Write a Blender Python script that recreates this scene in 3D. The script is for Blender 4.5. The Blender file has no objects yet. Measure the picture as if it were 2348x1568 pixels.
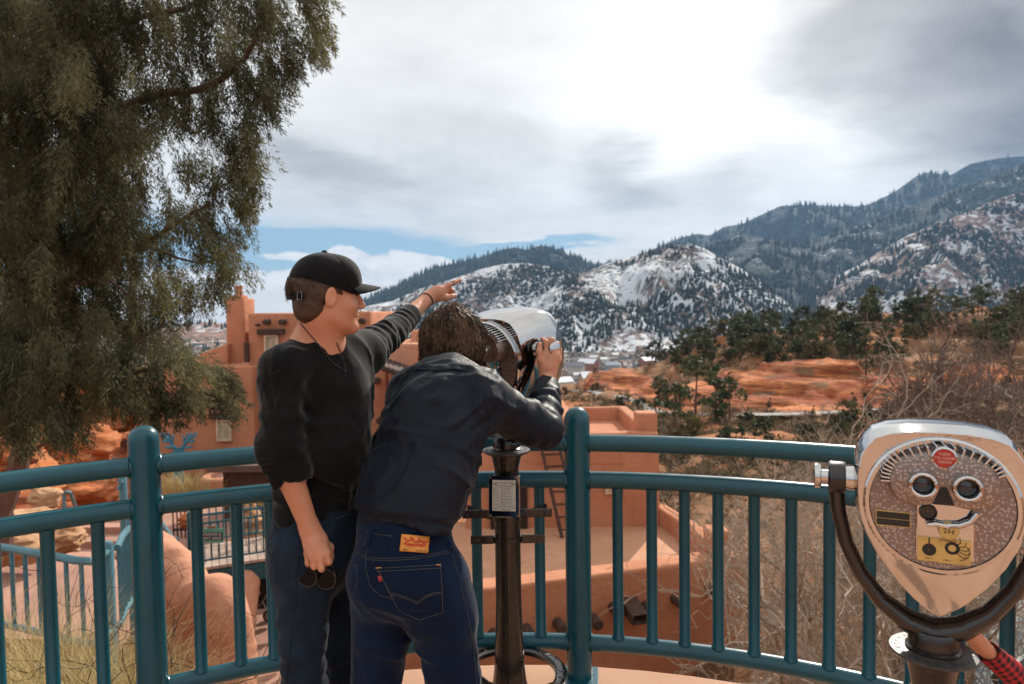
import bpy, bmesh, math, random
import numpy as np
from mathutils import Vector, Matrix, Euler
from mathutils.bvhtree import BVHTree

random.seed(7)
RNG = np.random.default_rng(7)
SC = bpy.context.scene
COL = SC.collection
R = math.radians

# ------------------------------------------------------------------ camera frame (photo measured on a 2347 x 1568 grid)
EYE = Vector((0.0, 0.0, 1.65))
PITCH, ROLL, FPX = R(2.4), 0.015, 1565.0
_f = Vector((0, math.cos(PITCH), -math.sin(PITCH)))
_u0 = Vector((0, math.sin(PITCH), math.cos(PITCH)))
_r0 = Vector((1, 0, 0))
_r = (_r0 * math.cos(ROLL) - _u0 * math.sin(ROLL)).normalized()
_u = (_u0 * math.cos(ROLL) + _r0 * math.sin(ROLL)).normalized()

def ray(dx, dy):
    return _f + _r * ((dx - 1173.5) / FPX) - _u * ((dy - 784.0) / FPX)

def P(dx, dy, Y):
    """world point seen at photo position dx, dy and lying Y metres ahead"""
    d = ray(dx, dy)
    return EYE + d * (Y / d.y)

def hor(dx):
    return 718.4 - 0.015 * (dx - 1173.5)

def zat(dx, dy, Y):
    return P(dx, dy, Y).z

# ------------------------------------------------------------------ scene graph helpers
def tag(o, label=None, cat=None, group=None, kind=None):
    if label: o['label'] = label
    if cat: o['category'] = cat
    if group: o['group'] = group
    if kind: o['kind'] = kind
    return o

def thing(name, label, cat, loc=(0, 0, 0), rotz=0.0, group=None):
    o = bpy.data.objects.new(name, None)
    o.empty_display_size = 0.1
    COL.objects.link(o)
    o.location = loc
    o.rotation_euler = (0, 0, rotz)
    return tag(o, label, cat, group)

def copy_tree(o, parent=None):
    c = o.copy()
    COL.objects.link(c)
    if parent is not None:
        c.parent = parent
    for ch in o.children:
        copy_tree(ch, c)
    return c

def mesh_obj(name, verts, faces, mats=(), parent=None, smooth=True, mi=None, world=False):
    """verts Nx3, faces either an (M,k) int array or list of lists. world=True: verts are world coords, parent is an unrotated Empty"""
    me = bpy.data.meshes.new(name)
    verts = np.asarray(verts, dtype=np.float32).reshape(-1, 3)
    if world and parent is not None:
        verts = verts - np.array(world_loc(parent), dtype=np.float32)
    if isinstance(faces, np.ndarray):
        k = faces.shape[1]
        me.vertices.add(len(verts)); me.vertices.foreach_set('co', verts.ravel())
        me.loops.add(faces.size); me.loops.foreach_set('vertex_index', faces.ravel().astype(np.int32))
        me.polygons.add(len(faces))
        me.polygons.foreach_set('loop_start', np.arange(0, faces.size, k, dtype=np.int32))
    else:
        me.from_pydata([tuple(v) for v in verts.tolist()], [], [list(f) for f in faces])
    for m in (mats if isinstance(mats, (list, tuple)) else [mats]):
        me.materials.append(m)
    if mi is not None:
        me.polygons.foreach_set('material_index', np.asarray(mi, dtype=np.int32))
    me.polygons.foreach_set('use_smooth', np.full(len(me.polygons), bool(smooth)))
    me.update(calc_edges=True)
    me.validate()
    o = bpy.data.objects.new(name, me)
    COL.objects.link(o)
    if parent is not None:
        o.parent = parent
    return o

def world_loc(o):
    p = Vector(o.location)
    while o.parent is not None:
        o = o.parent
        p = p + Vector(o.location)
    return p

class MB:
    """collects shapes into one mesh"""
    def __init__(self):
        self.v, self.f, self.mi, self.n = [], [], [], 0
    def add(self, verts, faces, mi=0):
        b = self.n
        self.v.extend([tuple(v) for v in verts])
        for f in faces:
            self.f.append([i + b for i in f]); self.mi.append(mi)
        self.n += len(verts)
        return self
    def box(self, c, s, rz=0.0, mat=None, mi=0, taper=1.0):
        c = Vector(c); hx, hy, hz = s[0] / 2, s[1] / 2, s[2] / 2
        vs = []
        M = mat if mat is not None else Matrix.Rotation(rz, 3, 'Z')
        for dz in (-1, 1):
            t = 1.0 if dz < 0 else taper
            for dx, dy in ((-1, -1), (1, -1), (1, 1), (-1, 1)):
                vs.append(c + M @ Vector((dx * hx * t, dy * hy * t, dz * hz)))
        fs = [(0, 3, 2, 1), (4, 5, 6, 7), (0, 1, 5, 4), (1, 2, 6, 5), (2, 3, 7, 6), (3, 0, 4, 7)]
        return self.add(vs, fs, mi)
    def tube(self, pts, rad, sides=8, cap=True, mi=0, flat=None, up=None):
        """swept tube; rad scalar or list; flat=(sx, sy) scales of the section"""
        pts = [Vector(p) for p in pts]
        n = len(pts)
        if not hasattr(rad, '__len__'): rad = [rad] * n
        t0 = (pts[1] - pts[0]).normalized()
        ref = Vector(up) if up is not None else (Vector((0, 0, 1)) if abs(t0.z) < 0.9 else Vector((0, 1, 0)))
        a = t0.cross(ref).normalized()
        rings = []
        for i in range(n):
            t = (pts[min(i + 1, n - 1)] - pts[max(i - 1, 0)])
            if t.length < 1e-9: t = t0
            t = t.normalized()
            if up is not None:
                a = t.cross(ref)
                if a.length < 1e-6: a = Vector((1, 0, 0))
                a.normalize()
            else:
                a = (a - t * a.dot(t))
                if a.length < 1e-6: a = t.orthogonal()
                a.normalize()
            b = t.cross(a)
            sx, sy = flat if flat else (1, 1)
            rings.append([pts[i] + (a * math.cos(2 * math.pi * k / sides) * sx + b * math.sin(2 * math.pi * k / sides) * sy) * rad[i] for k in range(sides)])
        vs = [v for rg in rings for v in rg]
        fs = []
        for i in range(n - 1):
            for k in range(sides):
                k2 = (k + 1) % sides
                fs.append((i * sides + k, i * sides + k2, (i + 1) * sides + k2, (i + 1) * sides + k))
        if cap:
            fs.append(tuple(range(sides - 1, -1, -1)))
            fs.append(tuple((n - 1) * sides + k for k in range(sides)))
        return self.add(vs, fs, mi)
    def lathe(self, prof, c=(0, 0, 0), sides=24, M=None, mi=0, cap=True):
        """prof list of (r, z) around local z"""
        c = Vector(c); M = M or Matrix.Identity(3)
        vs, fs = [], []
        for r, z in prof:
            for k in range(sides):
                a = 2 * math.pi * k / sides
                vs.append(c + M @ Vector((r * math.cos(a), r * math.sin(a), z)))
        for i in range(len(prof) - 1):
            for k in range(sides):
                k2 = (k + 1) % sides
                fs.append((i * sides + k, i * sides + k2, (i + 1) * sides + k2, (i + 1) * sides + k))
        if cap:
            fs.append(tuple(range(sides - 1, -1, -1)))
            fs.append(tuple((len(prof) - 1) * sides + k for k in range(sides)))
        return self.add(vs, fs, mi)
    def loft(self, loops, cap=True, mi=0, closed=True):
        n = len(loops[0]); vs = [v for l in loops for v in l]; fs = []
        for i in range(len(loops) - 1):
            for k in range(n if closed else n - 1):
                k2 = (k + 1) % n
                fs.append((i * n + k, i * n + k2, (i + 1) * n + k2, (i + 1) * n + k))
        if cap:
            fs.append(tuple(range(n - 1, -1, -1)))
            fs.append(tuple((len(loops) - 1) * n + k for k in range(n)))
        return self.add(vs, fs, mi)
    def build(self, name, mats, parent=None, smooth=False, bevel=0.0, seg=2, world=False, angle=35):
        v = np.array([tuple(x) for x in self.v], dtype=np.float32)
        o = mesh_obj(name, v, self.f, mats, parent, smooth, self.mi, world)
        if smooth == 'auto' or smooth is True:
            try:
                o.data.set_sharp_from_angle(angle=R(angle))
            except Exception:
                pass
        if bevel > 0:
            m = o.modifiers.new('bevel', 'BEVEL')
            m.width = bevel; m.segments = seg; m.limit_method = 'ANGLE'; m.angle_limit = R(40)
        return o

# ------------------------------------------------------------------ node helpers
class NT:
    def __init__(self, tree):
        self.t = tree; self.n = tree.nodes; self.l = tree.links
    def new(self, typ, **kw):
        nd = self.n.new(typ)
        for k, v in kw.items(): setattr(nd, k, v)
        return nd
    def set(self, sock, v):
        if hasattr(v, 'is_output') or isinstance(v, bpy.types.NodeSocket):
            self.l.new(v, sock)
        elif v is not None:
            if hasattr(sock.default_value, '__len__') and not hasattr(v, '__len__'):
                v = [v] * len(sock.default_value)
            if hasattr(v, '__len__') and len(v) == 3 and len(sock.default_value) == 4:
                v = (*v, 1)
            sock.default_value = v
    def m(self, op, a, b=None, c=None, clamp=False):
        nd = self.new('ShaderNodeMath', operation=op, use_clamp=clamp)
        self.set(nd.inputs[0], a)
        if b is not None: self.set(nd.inputs[1], b)
        if c is not None: self.set(nd.inputs[2], c)
        return nd.outputs[0]
    def vm(self, op, a, b=None, s=None):
        nd = self.new('ShaderNodeVectorMath', operation=op)
        self.set(nd.inputs[0], a)
        if b is not None: self.set(nd.inputs[1], b)
        if s is not None: self.set(nd.inputs['Scale'], s)
        return nd.outputs['Value' if op in ('DOT_PRODUCT', 'LENGTH', 'DISTANCE') else 'Vector']
    def noise(self, vec, scale, detail=4, rough=0.55, dist=0.0, color=False):
        nd = self.new('ShaderNodeTexNoise')
        if vec is not None: self.set(nd.inputs['Vector'], vec)
        nd.inputs['Scale'].default_value = scale; nd.inputs['Detail'].default_value = detail
        nd.inputs['Roughness'].default_value = rough; nd.inputs['Distortion'].default_value = dist
        return nd.outputs['Color' if color else 'Fac']
    def vor(self, vec, scale, feature='F1', out='Distance', rnd=1.0):
        nd = self.new('ShaderNodeTexVoronoi', feature=feature)
        if vec is not None: self.set(nd.inputs['Vector'], vec)
        nd.inputs['Scale'].default_value = scale
        nd.inputs['Randomness'].default_value = rnd
        return nd.outputs[out]
    def step(self, x, lo, hi):
        nd = self.new('ShaderNodeMapRange', interpolation_type='SMOOTHSTEP')
        self.set(nd.inputs['Value'], x)
        self.set(nd.inputs['From Min'], lo); self.set(nd.inputs['From Max'], hi)
        return nd.outputs[0]
    def lin(self, x, lo, hi, a, b):
        nd = self.new('ShaderNodeMapRange')
        self.set(nd.inputs['Value'], x)
        self.set(nd.inputs['From Min'], lo); self.set(nd.inputs['From Max'], hi)
        self.set(nd.inputs['To Min'], a); self.set(nd.inputs['To Max'], b)
        return nd.outputs[0]
    def mix(self, fac, a, b, typ='MIX'):
        nd = self.new('ShaderNodeMix', data_type='RGBA', blend_type=typ)
        self.set(nd.inputs['Factor'], fac)
        self.set(nd.inputs[6], a); self.set(nd.inputs[7], b)
        return nd.outputs[2]
    def mapping(self, vec, scale=(1, 1, 1), rot=(0, 0, 0), loc=(0, 0, 0)):
        nd = self.new('ShaderNodeMapping')
        self.set(nd.inputs['Vector'], vec)
        nd.inputs['Scale'].default_value = scale; nd.inputs['Rotation'].default_value = rot; nd.inputs['Location'].default_value = loc
        return nd.outputs[0]
    def bump(self, h, strength=0.3, dist=0.01, normal=None):
        nd = self.new('ShaderNodeBump')
        self.set(nd.inputs['Height'], h)
        nd.inputs['Strength'].default_value = strength; nd.inputs['Distance'].default_value = dist
        if normal is not None: self.set(nd.inputs['Normal'], normal)
        return nd.outputs[0]

def new_mat(name):
    m = bpy.data.materials.new(name)
    m.use_nodes = True
    nt = NT(m.node_tree)
    bs = m.node_tree.nodes['Principled BSDF']
    return m, nt, bs

def coords(nt, kind='Object'):
    return nt.new('ShaderNodeTexCoord').outputs[kind]

def geo_pos(nt):
    return nt.new('ShaderNodeNewGeometry').outputs['Position']

def mat(name, col, rough=0.6, metal=0.0, var=0.15, vscale=3.0, bump=0.0, bscale=40.0, bdist=0.01, rvar=0.0,
        col2=None, spec=0.5, coat=0.0, sub=0.0, pos=False, detail=5, stretch=None):
    m, nt, bs = new_mat(name)
    v = geo_pos(nt) if pos else coords(nt)
    if stretch: v = nt.mapping(v, scale=stretch)
    n = nt.noise(v, vscale, detail)
    if col2 is None:
        col2 = tuple(min(1, c * (1 + var)) for c in col)
        c1 = tuple(c * (1 - var) for c in col)
    else:
        c1 = col
    c = nt.mix(nt.step(n, 0.3, 0.7), c1, col2)
    nt.set(bs.inputs['Base Color'], c)
    bs.inputs['Roughness'].default_value = rough
    bs.inputs['Metallic'].default_value = metal
    bs.inputs['Specular IOR Level'].default_value = spec
    bs.inputs['Coat Weight'].default_value = coat
    bs.inputs['Coat Roughness'].default_value = 0.12
    if sub > 0:
        bs.inputs['Subsurface Weight'].default_value = sub
        bs.inputs['Subsurface Radius'].default_value = (0.012, 0.004, 0.002)
        bs.inputs['Subsurface Scale'].default_value = 1.0
    if rvar > 0:
        nt.set(bs.inputs['Roughness'], nt.lin(nt.noise(v, vscale * 2.3, 4), 0.3, 0.7, rough - rvar, rough + rvar))
    if bump > 0:
        nt.set(bs.inputs['Normal'], nt.bump(nt.noise(v, bscale, 4), bump, bdist))
    return m

def smoothstep(x, a, b):
    t = np.clip((x - a) / (b - a), 0, 1)
    return t * t * (3 - 2 * t)

# vectorised value noise
_perm = np.random.default_rng(3).permutation(4096)
_vals = np.random.default_rng(4).random(4096).astype(np.float32) * 2 - 1
def vnoise(p):
    p = np.asarray(p, dtype=np.float32)
    i = np.floor(p).astype(np.int64); f = p - i; f = f * f * (3 - 2 * f)
    def h(ix, iy, iz):
        return _vals[_perm[(_perm[(_perm[ix & 4095] + iy) & 4095] + iz) & 4095]]
    out = 0
    for dx in (0, 1):
        wx = f[:, 0] if dx else 1 - f[:, 0]
        for dy in (0, 1):
            wy = f[:, 1] if dy else 1 - f[:, 1]
            for dz in (0, 1):
                wz = f[:, 2] if dz else 1 - f[:, 2]
                out = out + wx * wy * wz * h(i[:, 0] + dx, i[:, 1] + dy, i[:, 2] + dz)
    return out
def fbm(p, octaves=4, gain=0.5):
    p = np.asarray(p, dtype=np.float32); a = 1.0; s = 0
    for o in range(octaves):
        s = s + a * vnoise(p + 17.3 * o); p = p * 2.03; a *= gain
    return s

# ------------------------------------------------------------------ implicit surfaces: smooth blends meshed with surface nets
class SDF:
    def __init__(self):
        self.ops = []; self.disp = []
        self.lo = np.full(3, 1e9); self.hi = np.full(3, -1e9)
    def _grow(self, p, r):
        p = np.asarray(p, dtype=float)
        self.lo = np.minimum(self.lo, p - r); self.hi = np.maximum(self.hi, p + r)
    def cone(self, a, b, ra, rb=None, k=0.02, mode='+', flat=None):
        rb = ra if rb is None else rb
        a = np.array(a, dtype=np.float32); b = np.array(b, dtype=np.float32)
        if mode == '+': self._grow(a, ra * 1.1); self._grow(b, rb * 1.1)
        self.ops.append(('c', (a, b, ra, rb, flat), k, mode)); return self
    def chain(self, pts, rads, k=0.02, mode='+', flat=None):
        for i in range(len(pts) - 1):
            self.cone(pts[i], pts[i + 1], rads[i], rads[i + 1], k if i == 0 else min(k, 0.012), mode, flat)
        return self
    def ball(self, c, r, k=0.02, mode='+'):
        return self.ell(c, (r, r, r), None, k, mode)
    def ell(self, c, r, M=None, k=0.02, mode='+'):
        c = np.array(c, dtype=np.float32); r = np.array(r, dtype=np.float32)
        if mode == '+': self._grow(c, float(max(r)))
        Mi = None if M is None else np.array(M, dtype=np.float32).T
        self.ops.append(('e', (c, r, Mi), k, mode)); return self
    def plane(self, p, n, k=0.0, mode='&'):
        """keeps the side the normal points away from"""
        n = np.array(n, dtype=np.float32); n = n / np.linalg.norm(n)
        self.ops.append(('p', (np.array(p, dtype=np.float32), n), k, mode)); return self
    def plane_near(self, p, n, r, k=0.004):
        """same cut, felt only within r of p"""
        n = np.array(n, dtype=np.float32); n = n / np.linalg.norm(n)
        self.ops.append(('q', (np.array(p, dtype=np.float32), n, r), k, '-')); return self
    def eval(self, p):
        d = np.full(len(p), 10.0, dtype=np.float32)
        for typ, a, k, mode in self.ops:
            if typ == 'c':
                A, B, ra, rb, flat = a
                q = p
                sc = 1.0
                if flat is not None:
                    ax, fx = flat
                    ax = np.asarray(ax, dtype=np.float32)
                    q = p + ((p - A) @ ax)[:, None] * ax * (1.0 / fx - 1.0)
                    B2 = B + (B - A) @ ax * ax * (1.0 / fx - 1.0)
                    sc = min(1.0, fx) ** 0.6
                else:
                    B2 = B
                ba = B2 - A; pa = q - A
                h = np.clip(pa @ ba / max(float(ba @ ba), 1e-12), 0, 1)
                e = (np.sqrt(((pa - h[:, None] * ba) ** 2).sum(1)) - (ra + (rb - ra) * h)) * sc
            elif typ == 'e':
                c, r, Mi = a
                q = p - c
                if Mi is not None: q = q @ Mi.T
                k0 = np.sqrt(((q / r) ** 2).sum(1)); k1 = np.sqrt(((q / (r * r)) ** 2).sum(1))
                e = np.where(k1 > 1e-9, k0 * (k0 - 1.0) / np.maximum(k1, 1e-9), -r.min())
            elif typ == 'p':
                e = (p - a[0]) @ a[1]
            elif typ == 'q':
                e = np.maximum(-((p - a[0]) @ a[1]), np.sqrt(((p - a[0]) ** 2).sum(1)) - a[2])
            if mode == '+':
                if k > 0:
                    h = np.clip(0.5 + 0.5 * (d - e) / k, 0, 1)
                    d = d + (e - d) * h - k * h * (1 - h)
                else: d = np.minimum(d, e)
            elif mode == '-':
                e = -e
                if k > 0:
                    h = np.clip(0.5 - 0.5 * (d - e) / k, 0, 1)
                    d = d + (e - d) * h + k * h * (1 - h)
                else: d = np.maximum(d, e)
            else:
                if k > 0:
                    h = np.clip(0.5 - 0.5 * (d - e) / k, 0, 1)
                    d = d + (e - d) * h + k * h * (1 - h)
                else: d = np.maximum(d, e)
        for fn in self.disp:
            d = d + fn(p).astype(np.float32)
        return d
    def mesh(self, h=0.006, pad=0.03):
        lo = self.lo - pad; hi = self.hi + pad
        B = 8
        nb = np.maximum(1, np.ceil((hi - lo) / (h * B)).astype(int))
        # coarse pass
        g = np.stack(np.meshgrid(*[np.arange(n) for n in nb], indexing='ij'), -1).reshape(-1, 3)
        cen = lo + (g + 0.5) * h * B
        dc = np.concatenate([self.eval(cen[i:i + 200000].astype(np.float32)) for i in range(0, len(cen), 200000)])
        keep = g[np.abs(dc) < h * B * 0.5 * 1.75 * 1.35 + 0.012]
        n = nb * B + 1
        D = np.full(n, 1.0, dtype=np.float32)
        # sign of skipped blocks
        inside = (dc < 0).reshape(nb)
        D[:-1, :-1, :-1] = np.where(np.repeat(np.repeat(np.repeat(inside, B, 0), B, 1), B, 2), -1.0, 1.0)
        off = np.stack(np.meshgrid(*[np.arange(B + 1)] * 3, indexing='ij'), -1).reshape(-1, 3)
        for i in range(0, len(keep), 400):
            idx = (keep[i:i + 400, None, :] * B + off[None]).reshape(-1, 3)
            v = self.eval((lo + idx * h).astype(np.float32))
            D[idx[:, 0], idx[:, 1], idx[:, 2]] = v
        return surface_nets(D, lo, h)

def surface_nets(D, lo, h):
    S = D < 0
    shp = np.array(D.shape)
    st = np.array([shp[1] * shp[2], shp[2], 1])
    cells, pts, quads_c, flips = [], [], [], []
    for ax in range(3):
        sl0 = [slice(None)] * 3; sl1 = [slice(None)] * 3
        sl0[ax] = slice(0, -1); sl1[ax] = slice(1, None)
        E = np.argwhere(S[tuple(sl0)] != S[tuple(sl1)])
        o1, o2 = (ax + 1) % 3, (ax + 2) % 3
        E = E[(E[:, o1] > 0) & (E[:, o2] > 0) & (E[:, o1] < shp[o1] - 1) & (E[:, o2] < shp[o2] - 1)]
        if not len(E): continue
        E2 = E.copy(); E2[:, ax] += 1
        d0 = D[E[:, 0], E[:, 1], E[:, 2]]; d1 = D[E2[:, 0], E2[:, 1], E2[:, 2]]
        t = d0 / (d0 - d1)
        pt = E.astype(np.float64); pt[:, ax] += t
        cs = []
        for a, b in ((-1, -1), (0, -1), (0, 0), (-1, 0)):
            c = E.copy(); c[:, o1] += a; c[:, o2] += b
            cs.append(c @ st)
        cells += cs; pts += [pt] * 4
        quads_c.append(np.stack(cs, 1)); flips.append(d0 < 0)
    if not cells: return np.zeros((0, 3)), np.zeros((0, 4), int)
    C = np.concatenate(cells); PT = np.concatenate(pts)
    uc, inv = np.unique(C, return_inverse=True)
    cnt = np.bincount(inv).astype(float)
    V = np.stack([np.bincount(inv, PT[:, i]) / cnt for i in range(3)], 1)
    Q = np.concatenate(quads_c); F = np.concatenate(flips)
    Q = np.searchsorted(uc, Q)
    Q[~F] = Q[~F][:, ::-1]
    return lo + V * h, Q

def sdf_obj(name, s, h, mats, parent, smooth_it=1):
    v, f = s.mesh(h)
    if smooth_it and len(f):
        for _ in range(smooth_it):
            acc = np.zeros_like(v); cnt = np.zeros(len(v))
            for a, b in ((0, 1), (1, 2), (2, 3), (3, 0)):
                np.add.at(acc, f[:, a], v[f[:, b]]); np.add.at(cnt, f[:, a], 1)
                np.add.at(acc, f[:, b], v[f[:, a]]); np.add.at(cnt, f[:, b], 1)
            v = v * 0.5 + 0.5 * acc / np.maximum(cnt, 1)[:, None]
    return mesh_obj(name, v, f, mats, parent, True, world=True)

def bvh_of(objs):
    vs, fs = [], []; b = 0
    for o in objs:
        w = np.array(world_loc(o))
        for v in o.data.vertices: vs.append(Vector(v.co) + Vector(w))
        for p in o.data.polygons: fs.append([i + b for i in p.vertices])
        b = len(vs)
    return BVHTree.FromPolygons(vs, fs)

def hit(bvh, dx, dy, lift=0.0):
    d = ray(dx, dy).normalized()
    loc, nor, i, dist = bvh.ray_cast(EYE, d)
    if loc is None: return None, None
    if nor.dot(d) > 0: nor = -nor
    return loc + nor * lift, nor

def text_mesh(body, size, M, mats, parent, name, depth=0.0006, align='CENTER'):
    """raised lettering; M is a 4x4 placing the text's xy plane, in the parent's space"""
    cu = bpy.data.curves.new('t', 'FONT')
    cu.body = body; cu.size = size; cu.align_x = align; cu.align_y = 'CENTER'; cu.extrude = depth; cu.resolution_u = 2
    o = bpy.data.objects.new('t', cu)
    dg = bpy.context.evaluated_depsgraph_get()
    COL.objects.link(o)
    dg.update()
    me = bpy.data.meshes.new_from_object(o.evaluated_get(dg))
    bpy.data.objects.remove(o)
    me.transform(M)
    me.materials.clear(); me.materials.append(mats)
    t = bpy.data.objects.new(name, me)
    COL.objects.link(t)
    if parent is not None: t.parent = parent
    return t
# ------------------------------------------------------------------ camera, sun, sky
cam_d = bpy.data.cameras.new('camera'); cam = bpy.data.objects.new('camera', cam_d); COL.objects.link(cam)
cam_d.sensor_width = 36.0; cam_d.lens = 36.0 * FPX / 2347.0
cam_d.clip_start = 0.05; cam_d.clip_end = 60000
cam_d.dof.use_dof = True; cam_d.dof.focus_distance = 2.25; cam_d.dof.aperture_fstop = 4.0
M = Matrix.Identity(4)
for i, v in enumerate((_r, _u, -_f)):
    M[0][i], M[1][i], M[2][i] = v
M.translation = EYE
cam.matrix_world = M
SC.camera = cam
SC.view_settings.view_transform = 'Standard'; SC.view_settings.look = 'None'
SC.view_settings.exposure = EXPO = 0.22; SC.view_settings.gamma = 1.0
SC.cycles.use_denoising = True
SC.cycles.max_bounces = 6; SC.cycles.diffuse_bounces = 3; SC.cycles.glossy_bounces = 4
SC.cycles.transparent_max_bounces = 8; SC.cycles.volume_bounces = 0
SC.cycles.caustics_reflective = False; SC.cycles.caustics_refractive = False
SC.cycles.sample_clamp_indirect = 6.0

SUN_AZ, SUN_EL = R(26), R(33)
sd = bpy.data.lights.new('sun', 'SUN'); so = bpy.data.objects.new('sun', sd); COL.objects.link(so)
sd.energy = 5.0; sd.angle = R(0.8); sd.color = (1.0, 0.93, 0.82)
SUN = Vector((math.sin(SUN_AZ) * math.cos(SUN_EL), math.cos(SUN_AZ) * math.cos(SUN_EL), math.sin(SUN_EL)))
so.rotation_euler = (-SUN).to_track_quat('-Z', 'Y').to_euler()
so.location = (20, 60, 60)

W = bpy.data.worlds.new('World'); SC.world = W; W.use_nodes = True
W.cycles.sampling_method = 'MANUAL'; W.cycles.sample_map_resolution = 512
nt = NT(W.node_tree); bg = W.node_tree.nodes['Background']
sky = nt.new('ShaderNodeTexSky', sky_type='NISHITA', sun_disc=False)
sky.sun_elevation = SUN_EL; sky.sun_rotation = SUN_AZ; sky.altitude = 1900; sky.air_density = 1.0; sky.dust_density = 1.0
STR = 0.1
bg.inputs['Strength'].default_value = STR
d = nt.vm('NORMALIZE', coords(nt, 'Generated'))
sep = nt.new('ShaderNodeSeparateXYZ'); nt.l.new(d, sep.inputs[0])
X_, Y_, Z_ = sep.outputs
az = nt.m('ARCTAN2', X_, Y_)
el = nt.m('ARCSINE', Z_)
def azel(dx, dy):
    v = ray(dx, dy).normalized()
    return math.atan2(v.x, v.y), math.asin(v.z)
# cloud deck coordinates: a flat layer above the valley
den = nt.m('MAXIMUM', nt.m('ADD', Z_, 0.16), 0.05)
cx = nt.m('DIVIDE', X_, den); cy = nt.m('DIVIDE', Y_, den)
cmb = nt.new('ShaderNodeCombineXYZ'); nt.l.new(cx, cmb.inputs[0]); nt.l.new(cy, cmb.inputs[1])
deck = cmb.outputs[0]
warp = nt.vm('ADD', deck, nt.vm('SCALE', nt.noise(deck, 1.4, 4, 0.5, color=True), s=0.35))
nA = nt.noise(warp, 0.9, 3, 0.5)
nB = nt.noise(warp, 3.4, 7, 0.60)
ae = nt.new('ShaderNodeCombineXYZ'); nt.l.new(az, ae.inputs[0]); nt.l.new(el, ae.inputs[1])
aev = ae.outputs[0]
wv = nt.vm('SUBTRACT', nt.noise(warp, 1.5, 4, 0.55, color=True), (0.5, 0.5, 0.5))
aew = nt.vm('ADD', aev, nt.vm('SCALE', wv, s=0.22))
aew2 = nt.vm('ADD', aev, nt.vm('SCALE', wv, s=0.05))
def blob(dx, dy, w, h, rot=0.0, warpn=0.0):
    a0, e0 = azel(dx, dy)
    mp = nt.new('ShaderNodeMapping', vector_type='TEXTURE')
    nt.l.new(aew if warpn > .1 else (aew2 if warpn else aev), mp.inputs['Vector'])
    mp.inputs['Location'].default_value = (a0, e0, 0)
    mp.inputs['Rotation'].default_value = (0, 0, rot)
    mp.inputs['Scale'].default_value = (w / FPX, h / FPX, 1)
    ln = nt.vm('LENGTH', mp.outputs[0])
    mr = nt.new('ShaderNodeMapRange', interpolation_type='SMOOTHSTEP')
    nt.l.new(ln, mr.inputs[0])
    for i, v in enumerate((0.0, 1.9, 1.0, 0.0)): mr.inputs[i + 1].default_value = v
    return mr.outputs[0]
# overcast deck brightness
dark = None
for a in ((840, 425, 260, 75, -0.15, .22), (1425, 395, 85, 75, 0, .2), (1690, 400, 120, 70, 0, .2), (2230, 110, 330, 150, -0.25, .25), (2060, 40, 190, 120, 0, .2),
          (690, 330, 130, 60, 0, .2), (2300, 290, 160, 60, 0, .2), (1100, 330, 200, 40, -.3, .2), (950, 60, 260, 60, 0.2, .2)):
    b = blob(*a)
    w = {840: .62, 1425: .75, 1690: .62, 2230: 1.25, 2060: .7, 690: .35, 2300: .4, 1100: .25, 950: .18}[a[0]]
    b = nt.m('MULTIPLY', b, w)
    dark = b if dark is None else nt.m('ADD', dark, b)
bright = nt.m('ADD', blob(1700, 90, 330, 200, 0.2, .25), nt.m('MULTIPLY', blob(1900, 300, 300, 120, 0.5, .2), .4))
bright = nt.m('ADD', bright, nt.m('MULTIPLY', blob(1500, 300, 200, 90, 0, .2), .25))
tex = nt.m('ADD', nt.m('MULTIPLY', nt.m('SUBTRACT', nA, 0.5), 0.45), nt.m('MULTIPLY', nt.m('SUBTRACT', nB, 0.5), 0.34))
val = nt.m('ADD', 0.95, tex)
val = nt.m('ADD', val, nt.m('MULTIPLY', bright, 0.5))
val = nt.m('SUBTRACT', val, nt.m('MULTIPLY', nt.m('MINIMUM', dark, 1.25), 0.56))
val = nt.m('MINIMUM', nt.m('MAXIMUM', val, 0.15), 1.6)
grey = nt.mix(nt.step(val, 0.25, 0.75), (1.0, 0.945, 0.975, 1), (1.0, 0.985, 0.95, 1))
cloud = nt.vm('SCALE', grey, s=nt.m('MULTIPLY', val, 1.0 / STR))
# the blue gap low over the left, and the cumulus in it
gap = nt.m('ADD', nt.m('MULTIPLY', blob(640, 590, 400, 44, 0.02, .05), 1.35), nt.m('MULTIPLY', blob(1230, 574, 190, 15, 0.03, .05), .95))
gap = nt.m('ADD', gap, nt.m('MULTIPLY', blob(200, 560, 500, 90, 0, .05), 1.0))
gap = nt.m('ADD', gap, nt.m('MULTIPLY', nt.m('SUBTRACT', nB, 0.5), 0.55))
gapm = nt.step(gap, 0.25, 0.75)
puffv = nt.mapping(d, scale=(1, 1, 2.0))
pn = nt.noise(puffv, 22, 8, 0.62)
cum = nt.m('MULTIPLY', blob(650, 588, 72, 10, 0.0), .8)
for a, w in (((785, 600, 40, 30, 0), 1.0), ((900, 618, 110, 34, -0.1), 1.15), ((990, 608, 55, 20, -.15), .9), ((560, 690, 260, 48, 0), 1.35), ((780, 640, 90, 34, 0), 1.0), ((1040, 533, 40, 7, 0), .7), ((1180, 547, 100, 8, .05), .8), ((1330, 556, 70, 8, .05), .7), ((300, 700, 300, 60, 0), 1.2), ((760, 700, 300, 40, 0), 1.1)):
    cum = nt.m('ADD', cum, nt.m('MULTIPLY', blob(*a), w))
cumd = nt.m('ADD', cum, nt.m('MULTIPLY', nt.m('SUBTRACT', pn, 0.5), 1.5))
cumm = nt.step(cumd, 0.36, 0.62)
cumc = nt.vm('SCALE', nt.mix(nt.step(pn, 0.35, 0.62), (0.76, 0.78, 0.80, 1), (1.02, 1.0, .97, 1)), s=1.0 / STR)
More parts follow.
